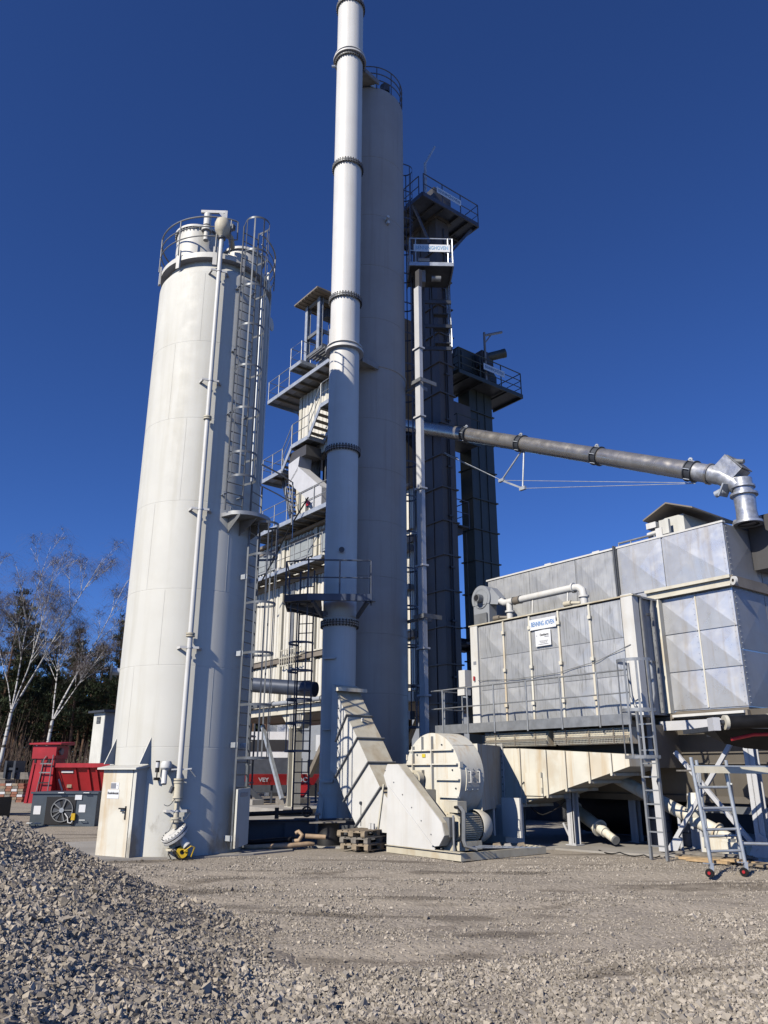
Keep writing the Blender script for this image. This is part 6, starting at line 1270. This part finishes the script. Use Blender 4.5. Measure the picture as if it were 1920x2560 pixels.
for k, (pts_, r_, m_, l_) in enumerate((
    ([(-4.0, 20.55, .09), (-3.2, 20.35, .08), (-2.3, 20.55, .10), (-1.75, 20.9, .12)], .055, 'hose_tan', 'tan suction hose lying on the slab edge, longest of the hoses'),
    ([(-4.2, 20.9, .12), (-3.2, 20.75, .16), (-2.2, 20.9, .22)], .06, 'black_rubber', 'black hose lying behind the tan hose'),
    ([(-2.25, 20.75, .18), (-2.1, 20.7, .2), (-2.02, 20.75, .32), (-2.12, 20.8, .40), (-2.2, 20.8, .36)], .05, 'hose_tan', 'short curled tan hose end standing upright'),
    ([(-1.95, 20.75, .30), (-1.45, 20.8, .27)], .055, 'hose_tan', 'straight tan pipe stub pointing right'))):
    solo(MB().tube(pts_, r_, 12), 'hose', m_, l_, 'hose', pts_[0], 'hoses on the slab')
bd_ = ((-10.9, 16.9, -9.2, 17.0, .10, .16, 'wood_grey', 'grey plank lying under the rolling scaffold, on top'), (-10.8, 16.7, -9.4, 16.75, .04, .12, 'wood', 'brown plank lying flat beneath the grey plank'), (-10.6, 16.5, -8.9, 16.6, .03, .10, 'wood_fresh', 'fresh yellow plank lying at the front of the timber'), (-10.3, 16.3, -9.3, 16.2, .03, .08, 'wood_fresh', 'short fresh batten in the gravel before the timber'), (-9.6, 16.45, -9.2, 16.5, .06, .16, 'wood_fresh', 'squared fresh timber offcut beside the planks'), (-9.2, 16.6, -8.3, 16.7, .04, .14, 'wood', 'brown plank end at the far right of the timber'))
for a0, b0, a1, b1, z, w_, m_, l_ in bd_: solo(MB(PL).bar((a0, b0, z), (a1, b1, z + .02), w_ * 1.2, .05), 'plank', m_, l_, 'plank', W(a0, b0, 0), 'loose timber under the filter', False)
solo(MB(PL).bar((-8.9, 16.3, .05), (-8.2, 16.2, .07), .3, .04), 'reddish_board', 'wood', 'flat reddish board at the right edge of the yard', 'board', W(-8.9, 16.3, 0), smooth=False)
# ================================================================ left background
cp = thing('compressor_unit', 'dark grey compressor cabinet with a round cooling fan', 'compressor', (-11.2, 29, 0))
CFm = frame((-11.2, 29.0, 0), R_(-2))
MB(CFm).bx(-1.15, 1.15, 0, 1.4, -.05, 1.06).build('cabinet', 'compressor', cp, False); MB(CFm).bx(-1.2, 1.2, -.06, 1.45, 1.06, 1.12).build('lid', 'compressor', cp, False)
MB(CFm).bx(-.62, .42, -.03, .0, .05, .96).build('radiator_panel', 'black', cp, False)
MB(CFm).lathe([(.36, 0), (.39, 0), (.39, .05), (.36, .05)], 32, axis=((-.02, -.03, .52), (0, -1, 0))).build('fan_ring', 'galv_dull', cp)
for k in range(5): 
    t = 2 * math.pi * k / 5; beam('fan_guard_bar', cp, (-.02, -.075, .52), (-.02 + .37 * math.cos(t), -.075, .52 + .37 * math.sin(t)), .035, .012, 'galv_dull', CFm, up=(0, 1, 0))
MB(CFm).cyl((-.02, -.05, .52), (-.02, -.10, .52), .08, 16).build('fan_hub', 'galv_light', cp)
for k in range(7): t = 2 * math.pi * k / 7 + .2; MB(CFm).add([(-.02 + .08 * math.cos(t), -.04, .52 + .08 * math.sin(t)), (-.02 + .35 * math.cos(t), -.035, .52 + .35 * math.sin(t)), (-.02 + .35 * math.cos(t + .5), -.055, .52 + .35 * math.sin(t + .5)), (-.02 + .08 * math.cos(t + .5), -.05, .52 + .08 * math.sin(t + .5))], [(0, 1, 2, 3)]).build('fan_blade', 'dark_steel', cp, False)
MB(CFm).bx(.35, .48, -.12, -.03, .2, .42).build('switch_box', 'yellow', cp, False); MB(CFm).tube([(.1, -.08, .42), (.22, -.1, .3), (.26, -.1, .12), (.36, -.1, .1), (.42, -.09, .2)], .02, 6).build('cable', 'tarpaulin', cp)
for x0, x1, z0, z1 in ((-1.05, -.8, .38, .66), (.55, .78, .45, .70), (.38, .62, .86, 1.02)): MB(CFm).bx(x0, x1, -.012, -.002 if x0 < 0 or x0 > .5 else -.034, z0, z1).build('label', 'white_sign', cp, False)
for x, z in ((-.1, 1.09), (.8, 1.09), (.75, .2), (-1.08, .1), (-.8, .1)): MB(CFm).tube([(x - .1, -.06, z), (x - .1, -.12, z), (x + .1, -.12, z), (x + .1, -.06, z)], .014, 6).build('handle', 'galv_light', cp)
solo(MB().bar((-9.55, 27.6, -.1), (-8.6, 27.9, 1.0), .06, .06), 'leaning_pole', 'wood_grey', 'thin grey pole leaning towards the silo foot', 'pole', (-9.5, 27.6, -.1), smooth=False)
rt = thing('red_tipper', 'red steel tipper body with tall front hopper and ladder', 'tipper body', (-13, 34, 0)); RTF = frame((-14.2, 34, 0), R_(-4))
MB(RTF).hexa([(-.62, 0, .55), (.50, 0, .55), (.50, 1.0, .55), (-.62, 1.0, .55), (-.45, 0, 2.3), (.45, 0, 2.3), (.45, 1, 2.3), (-.45, 1, 2.3)]).build('front_wall', 'red_paint', rt, False)
MB(RTF).bx(-.5, .52, -.06, 1.05, 2.3, 2.82).build('hopper_box', 'red_paint', rt, False); MB(RTF).hexa([(-.62, -.18, 2.86), (.75, -.18, 2.86), (.75, 1.1, 2.86), (-.62, 1.1, 2.86), (-.62, -.18, 2.92), (.75, -.18, 2.92), (.75, 1.1, 3.0), (-.62, 1.1, 3.0)]).build('hopper_roof', 'red_paint', rt, False)
MB(RTF).cyl((.5, .3, 2.58), (.62, .3, 2.58), .14, 18).build('round_port', 'galv_dull', rt)
for x in (-.35, -.05, .25): MB(RTF).bx(x - .04, x + .04, -.03, .02, 2.14, 2.3).build('hook', 'black', rt, False)
for x0, x1 in ((-.5, -.38), (-.12, -.02)): MB(RTF).bar((x0, -.02, .6), (x1, -.02, 2.1), .06, .05, (0, 1, 0)).build('wall_rib', 'red_paint', rt)
MB(RTF).tube([(-.12, -.12, .7), (.0, -.12, 1.6), (.06, -.12, 2.25), (.15, -.1, 2.4)], .022, 8).tube([(.38, -.12, .7), (.42, -.12, 1.6), (.45, -.12, 2.45)], .022, 8).build('ladder_stiles', 'galv_dull', rt)
for z, m_ in ((.95, 'galv_dull'), (1.35, 'black'), (1.75, 'galv_dull'), (2.1, 'galv_dull')): beam('rung', rt, (-.06, -.12, z), (.42, -.12, z), .03, .05, m_, RTF)
MB(RTF).hexa([(.5, .5, .95), (3.6, .5, .95), (3.6, 2.2, .95), (.5, 2.2, .95), (.5, .1, 2.0), (3.6, .1, 2.0), (3.6, 2.4, 2.0), (.5, 2.4, 2.0)]).build('tub', 'red_paint', rt, False)
MB(RTF).bx(.5, 3.65, -.02, .16, 1.95, 2.12).build('tub_rim', 'red_paint', rt, False); MB(RTF).bx(.5, 3.6, .4, .55, .78, .90).build('chassis_rail', 'galv_dull', rt, False); MB(RTF).bx(.5, 3.5, .45, 2, .3, .78).build('chassis', 'black', rt, False)
for x in (1.45, 2.0, 2.35, 3.1): MB(RTF).bar((x, .46, .98), (x - .1, .10, 1.95), .09, .07, (1, 0, 0)).build('tub_rib', 'red_paint', rt)
for x0, z0, x1, z1 in ((.75, 1.78, 1.25, 1.78), (.62, 1.5, .75, 1.05)): MB(RTF).bar((x0, .1 + (2 - z0) * .38 - .02, z0), (x1, .1 + (2 - z1) * .38 - .02, z1), .01, .08).build('reflective_strip', 'tarpaulin', rt)
MB(RTF).bar((.95, .38, 1.22), (1.15, .38, 1.22), .01, .14).build('plate', 'wood', rt)
th = thing('substation_tower', 'small whitewashed substation tower with a flat dark roof', 'building', (-15.5, 46, 0)); THF = frame((-16.03, 46, 0), R_(-42))
MB(THF).bx(-1.25, -.02, 0, 2.6, 0, 5.0).build('lit_wall', 'render_white', th, False); MB(THF).bx(-.02, .02, 0.01, 2.6, 0, 4.99).build('side_wall', 'render_grey', th, False)  # white body; grey slab puts the side's shade into colour
MB(THF).hexa([(-1.5, -.25, 5.0), (.3, -.25, 5.0), (.3, 2.9, 5.0), (-1.5, 2.9, 5.0), (-1.5, -.25, 5.12), (.3, -.25, 5.12), (.3, 2.9, 5.3), (-1.5, 2.9, 5.3)]).build('roof', 'dark_steel', th, False)
wv = MB(THF).bx(-.85, -.42, -.03, .0, 4.4, 4.78).build('vent_window', 'dark_steel', th, False)
for k in range(4): block('louvre', wv, -.82, -.45, -.05, -.03, 4.45 + .08 * k, 4.49 + .08 * k, 'galv_dull', THF)
# timber stacks and a dark lorry bed at the far left
for k, (x, y, z, l_) in enumerate(((-17.6, 36, .45, 'lower weathered timber bundle left of the red tipper'), (-17.5, 36.05, 1.0, 'upper weathered timber bundle left of the red tipper'))):
    st = thing('timber_bundle', l_, 'timber', (x, y, z), 'timber bundles'); 
    for i in range(3):
        for j in range(5): block('board', st, x - 1.9, x + 1.1, y - .5 + .2 * j, y - .32 + .2 * j, z + .15 * i, z + .13 + .15 * i, 'wood_grey')
bs_ = thing('brick_stack', 'pale red brick stack on a pallet left of the tipper', 'brick stack', (-15.9, 35.2, .5))
for i in range(7):
    for j in range(4): block('brick', bs_, -16.35 + .26 * j + .03 * (i % 2), -16.12 + .26 * j + .03 * (i % 2), 35.0, 35.5, .55 + .11 * i, .645 + .11 * i, ['wood', 'red_clay', 'wood_grey', 'red_clay', 'tarpaulin'][(i * 3 + j) % 5])
gb = thing('digger_bucket', 'brownish excavator bucket resting on the timber stack', 'bucket', (-17.2, 37.5, 1.5))
MB().prism([(-18.1, 1.45), (-16.1, 1.45), (-16.2, 1.75), (-17.9, 1.75)], 37.2, 38.2).build('shell', 'wood_grey', gb, False); MB().bx(-17.2, -17.1, 37.0, 38.0, 1.5, 2.25).bx(-16.8, -16.7, 37.0, 38.0, 1.5, 2.25).bx(-17.2, -16.7, 37.1, 37.3, 1.85, 1.95).build('bracket', 'dark_steel', gb, False)
lb_ = thing('dark_trailer', 'low black trailer bed behind the gravel heap', 'trailer', (-13.5, 27, .2))
MB().hexa([(-19, 26.2, .15), (-12.6, 26.2, .15), (-12.6, 28, .15), (-19, 28, .15), (-19, 26.2, .45), (-12.6, 26.2, 1.0), (-12.6, 28, 1.0), (-19, 28, .45)]).build('bed', 'black', lb_, False); MB().bx(-13.4, -12.8, 26.17, 26.2, .62, .74).build('number_plate', 'sign_grey', lb_, False)
for x in (-15, -13.2): MB().cyl((x, 26.15, .2), (x, 26.45, .2), .3, 20).build('wheel', 'black_rubber', lb_)
# ================================================================ seen between the columns behind
far = thing('far_hall', 'grey and white gabled hall far behind the columns', 'building', (-4, 62, 0))
MB().bx(-9, 12, 62, 75, 0, 6.2).build('wall', 'fibre_grey', far, False); MB().hexa([(-10, 61.5, 6.2), (13, 61.5, 6.2), (13, 75.5, 6.2), (-10, 75.5, 6.2), (-10, 66, 8.6), (13, 66, 8.6), (13, 70, 8.6), (-10, 70, 8.6)]).build('roof', 'render_grey', far, False)
MB().bx(-8.2, -6.6, 61.7, 62, 2.2, 5.6).bx(-5.2, -2.4, 61.7, 62, 3.2, 4.4).build('white_gable', 'tarpaulin', far, False)
for x in (-8.6, -5.8, -2.2): block('door', far, x, x + 1.2, 61.8, 62, 0, 2.6, 'black')
rh = thing('red_hopper', 'red feed hopper with white lettering behind the cream column', 'hopper', (-5.2, 48, 0))
MB().hexa([(-8.6, 48, 1.02), (-4.1, 48, 1.02), (-4.1, 50, 1.02), (-8.6, 50, 1.02), (-8.9, 47.6, 1.62), (-3.7, 47.6, 1.62), (-3.7, 50.4, 1.62), (-8.9, 50.4, 1.62)]).build('tub', 'red_paint', rh, False)
MB().hexa([(-5.3, 48.2, .1), (-4.9, 48.2, .1), (-4.9, 49.4, .1), (-5.3, 49.4, .1), (-5.6, 48.0, 1.06), (-4.3, 48.0, 1.06), (-4.3, 49.8, 1.06), (-5.6, 49.8, 1.06)]).build('outlet', 'red_paint', rh, False)
for x in (-8.6, -6.6, -4.0): beam('leg', rh, (x, 48.4, 0), (x, 48.4, 1.1), .12, .12, 'dark_steel')
text_on(rh, 'DOC', .44, 'white_sign', (-4.92, 47.76, 1.30), (1, 0, 0), (0, -.55, .83), .95, .012); text_on(rh, 'VEY', .36, 'white_sign', (-7.0, 47.76, 1.30), (1, 0, 0), (0, -.55, .83), .95, .01)
bp = thing('scaffold_stair', 'dark open scaffold stair among the far machinery', 'stair', (-8.4, 44, 0))
for x in (-8.9, -8.0, -7.2): 
    for y in (43.5, 44.8): rod('post', bp, (x, y, 0), (x, y, 4.4), .05, 'dark_steel')
for z in (1.2, 2.4, 3.6): 
    beam('deck', bp, (-9, 44.1, z), (-7.1, 44.1, z), 1.3, .08, 'dark_steel'); rod('rail', bp, (-9, 43.5, z + .9), (-7.1, 43.5, z + .9), .035, 'galv_dull')
beam('stringer', bp, (-9.0, 43.4, 2.4), (-6.4, 43.4, .3), .12, .25, 'dark_steel'); beam('stringer', bp, (-9.4, 43.2, 1.6), (-7.6, 43.2, .7), .06, .12, 'galv_light')
cb = thing('parked_machine', 'pale parked machine with black windows behind the scaffold stair', 'machine', (-6.6, 52, 0))
MB().bx(-9.8, -6.0, 52, 54, 2.6, 4.2).build('cab', 'tarpaulin', cb, False); MB().bx(-9.5, -6.2, 51.95, 52, 3.0, 3.7).build('windows', 'black', cb, False); MB().bx(-10, -5.5, 52, 55, .5, 2.6).build('body', 'dark_steel', cb, False)
# ================================================================ trees
def tri_mesh(name, V, F, mats_idx, mats_):
    me = bpy.data.meshes.new(name); me.from_pydata(V, [], F); 
    for m in mats_: me.materials.append(MATS[m])
    return me
def branch_tubes(mb, path, r0, r1, n=5): mb.tube(path, r0, n, caps=False, radii=[r0 + (r1 - r0) * i / (len(path) - 1) for i in range(len(path))])
def pine_meshes(seed, H):
    rd = random.Random(seed); tb = MB(); lean = (rd.uniform(-.4, .4), rd.uniform(-.4, .4))
    path = [(lean[0] * t * t, lean[1] * t * t, H * t) for t in np.linspace(0, 1, 8)]
    branch_tubes(tb, path, .17, .03, 7)
    for k in range(12):
        z = H * rd.uniform(.2, .6); a = rd.uniform(0, 6.28); L = rd.uniform(.3, 1.1); t = z / H
        branch_tubes(tb, [(lean[0] * t * t, lean[1] * t * t, z), (lean[0] * t * t + L * math.cos(a), lean[1] * t * t + L * math.sin(a), z + rd.uniform(-.2, .2))], .03, .012, 4)
    V = []; F = []
    z = H * rd.uniform(.36, .5)
    while z < H * .995:
        f = (H - z) / (H * .6); reach = (.35 + 2.1 * f ** .7) * rd.uniform(.7, 1.15)
        for k in range(rd.randint(3, 5)):
            a = rd.uniform(0, 6.28); L = reach * rd.uniform(.55, 1.1); t = z / H; ox, oy = lean[0] * t * t, lean[1] * t * t
            rise = rd.uniform(.0, .35) * L
            branch_tubes(tb, [(ox, oy, z), (ox + L * .5 * math.cos(a), oy + L * .5 * math.sin(a), z + rise * .4), (ox + L * math.cos(a), oy + L * math.sin(a), z + rise)], .035, .01, 4)
            for c in range(3 + int(L * 4)):
                s = rd.uniform(.35, 1.0); cx, cy, cz_ = ox + L * s * math.cos(a) + rd.gauss(0, .16), oy + L * s * math.sin(a) + rd.gauss(0, .16), z + rise * s + rd.gauss(0, .10)
                for q in range(9):
                    th, ph_ = rd.uniform(0, 6.28), rd.uniform(-.5, 1.2); l = rd.uniform(.16, .34); wd = .035
                    dx, dy, dz = l * math.cos(th) * math.cos(ph_), l * math.sin(th) * math.cos(ph_), l * math.sin(ph_)
                    i = len(V); px, py = -math.sin(th) * wd, math.cos(th) * wd
                    bx0, by0, bz0 = cx + rd.gauss(0, .10), cy + rd.gauss(0, .10), cz_ + rd.gauss(0, .07)
                    V += [(bx0 - px, by0 - py, bz0), (bx0 + px, by0 + py, bz0), (bx0 + dx + px * .4, by0 + dy + py * .4, bz0 + dz), (bx0 + dx - px * .4, by0 + dy - py * .4, bz0 + dz)]; F.append((i, i + 1, i + 2, i + 3))
        z += H * rd.uniform(.022, .036)
    return tb.mesh('trunk', 'pine_bark'), tri_mesh('crown', V, F, None, ['pine_needles'])
PV = [pine_meshes(s, h) for s, h in ((1, 13.0), (2, 14.5), (3, 12.2), (4, 15.2))]
def pine(label, x, y, k, s, rot):
    t = thing('pine_tree', label, 'pine tree', (x, y, 0), 'pines along the edge of the wood')
    for nm, me in zip(('trunk', 'crown'), PV[k]):
        o = bpy.data.objects.new(nm, me); COL.objects.link(o); o.parent = t; o.rotation_euler = (0, 0, rot); o.scale = (s, s, s)
rd = random.Random(5)
for row, (y0, x0, x1, st) in enumerate(((58, -38, -15.0, 1.7), (63, -42, -16.0, 1.6), (69, -46, -17, 1.6), (77, -52, -19, 1.7), (70, 8.5, 14.5, 1.5), (78, 8.5, 17, 1.6))):
    x = x0
    while x < x1:
        yy = y0 + rd.uniform(-2, 2); edge = smooth((x + 34) / 16) if x < 0 else 0
        s = (rd.uniform(.78, 1.02)) * (1.0 + .12 * edge) * (1.02 if x < -30 else .92)
        if x > 0: s *= .98
        pine('dark green pine in the wood left of the dust silo' if x < 0 else 'dark pine showing between elevator and filter', x + rd.uniform(-.5, .5), yy, rd.randrange(4), s, rd.uniform(0, 6.28)); x += st * rd.uniform(.75, 1.25)
# far wood and brushwood
V = []; F = []; rd = random.Random(9)
for k in range(60000):
    x = rd.uniform(-62, 30); y = rd.uniform(88, 97); top = 11.5 + 1.8 * mnoise.noise((x * .2, 3, 1)) + 1.5 * mnoise.noise((x * .9, 8, 1)); z = top * (1 - rd.random() ** 1.15 * .99); l = rd.uniform(.4, 1.1); a = rd.uniform(0, 6.28); i = len(V)
    V += [(x, y, z), (x + l * math.cos(a), y + l * math.sin(a), z + rd.uniform(-.2, .5)), (x + l * .5 * math.cos(a + 1), y + .3, z + rd.uniform(.2, .6))]; F.append((i, i + 1, i + 2))
tr = MB()
for k in range(120): x = rd.uniform(-58, -10); tr.cyl((x, rd.uniform(86, 90), 0), (x + rd.uniform(-.3, .3), 88, 10), .16, 5)
o = bpy.data.objects.new('far_wood', tri_mesh('far_wood', V, F, None, ['pine_needles'])); COL.objects.link(o); tag(o, 'dense dark pine wood closing the view behind the yard', 'wood', kind='stuff')
o = tr.build('far_trunks', 'pine_bark'); tag(o, 'dark trunks standing inside the far wood', 'trunks', kind='stuff')
br = MB(); rd = random.Random(21)
for k in range(1500):
    x = rd.uniform(-39, -15); y = rd.uniform(53, 58); h = rd.uniform(2.0, 5.2) * (1.25 if x < -25 else .75); a = rd.uniform(0, 6.28); l = rd.uniform(.2, 1.3)
    br.tube([(x, y, 0), (x + l * .4 * math.cos(a), y + l * .4 * math.sin(a), h * .6), (x + l * math.cos(a), y + l * math.sin(a), h)], .02, 3, caps=False, radii=[.028, .018, .006])
tag(br.build('brushwood', 'brush', None, False), 'tangle of bare brown brushwood at the wood edge', 'brushwood', kind='stuff')
def birch(label, x, y, H, seed, lean, fork, grp='bare birches'):
    rd = random.Random(seed); t = thing('birch_tree', label, 'birch tree', (x, y, 0), grp)
    tr = MB(); V = []; F = []
    def twig(p, d, L, r):
        # drooping strand of thin blades
        pts = [Vector(p)]; v = Vector(d).normalized()
        n = 5
        for i in range(n):
            v = (v + Vector((rd.gauss(0, .10), rd.gauss(0, .10), -.16 - .05 * i))).normalized(); pts.append(pts[-1] + v * L / n)
        for i in range(n):
            w_ = r * (1 - .75 * i / n); w2 = r * (1 - .75 * (i + 1) / n); s = Vector((w_, 0, 0)); s2 = Vector((w2, 0, 0)); u = Vector((0, w_, 0)); k = len(V)
            V.extend([tuple(pts[i] - s), tuple(pts[i] + s), tuple(pts[i + 1] + s2), tuple(pts[i + 1] - s2)]); F.append((k, k + 1, k + 2, k + 3))
        return pts
    def limb(p, d, L, r, depth):
        pts = [Vector(p)]; v = Vector(d).normalized(); n = 7
        for i in range(n):
            v = (v + Vector((rd.gauss(0, .05), rd.gauss(0, .05), .03 if depth < 2 else -.015))).normalized(); pts.append(pts[-1] + v * L / n)
        tr.tube(pts, r, 6 if depth < 2 else 4, caps=False, radii=[max(.006, .78 * r * (1 - .88 * i / n)) for i in range(n + 1)])
        if depth < 3:
            nb = {0: 13, 1: 6, 2: 3}[depth]
            for k in range(nb):
                f = rd.uniform(.28 if depth == 0 else .25, .97); i = min(n - 1, int(f * n)); q = pts[i].lerp(pts[i + 1], f * n - i); a = rd.uniform(0, 6.28)
                side = Vector((math.cos(a), math.sin(a), 0)); dv = (pts[i + 1] - pts[i]).normalized()
                limb(q, dv * .85 + side * rd.uniform(.35, .62), L * rd.uniform(.22, .38) * (1.3 - .6 * f), r * (1 - .8 * f) * rd.uniform(.4, .6) + .006, depth + 1)
        if depth >= 1:
            for k in range({1: 7, 2: 7, 3: 5}[depth]):
                f = rd.uniform(.3, 1.0); i = min(n - 1, int(f * n)); q = pts[i].lerp(pts[i + 1], f * n - i); a = rd.uniform(0, 6.28)
                twig(q, Vector((math.cos(a), math.sin(a), rd.uniform(.1, .9))), rd.uniform(.5, 1.5), .0058)
    b = Vector((x, y, 0)); m = b + Vector((lean[0] * H * .3, lean[1], H * .32)); tr.tube([b, b.lerp(m, .5) + Vector((.1, 0, 0)), m], .2, 8, caps=False, radii=[.145, .12, .10])
    for (dx, dy, f, r) in fork: limb(m, (dx, dy, 1), H * .68 * f, r, 0)
    ob = tr.build('trunk', 'birch_bark', t, True, 60)
    me = tri_mesh('twigs', [tuple(Vector(v) - Vector((x, y, 0))) for v in V], F, None, ['birch_twig']); o = bpy.data.objects.new('twigs', me); COL.objects.link(o); o.parent = t
birch('tall bare birch with forked white stems, left of the pair', -23.9, 50, 16.4, 3, (.12, 0), ((.02, .0, 1.0, .075), (.34, .05, 1.02, .085), (.16, -.1, .9, .06), (-.3, 0, .6, .045)))
birch('bare white birch nearer the dust silo, right of the pair', -21.2, 50, 14.8, 8, (.12, 0), ((.30, .0, 1.0, .08), (.02, .1, .85, .06), (.62, 0, .62, .045)))
birch('bare birch cut by the left picture edge', -26.9, 52, 15.4, 12, (.0, 0), ((.05, .0, 1.0, .075), (-.2, .1, .8, .06), (.3, 0, .7, .05)))
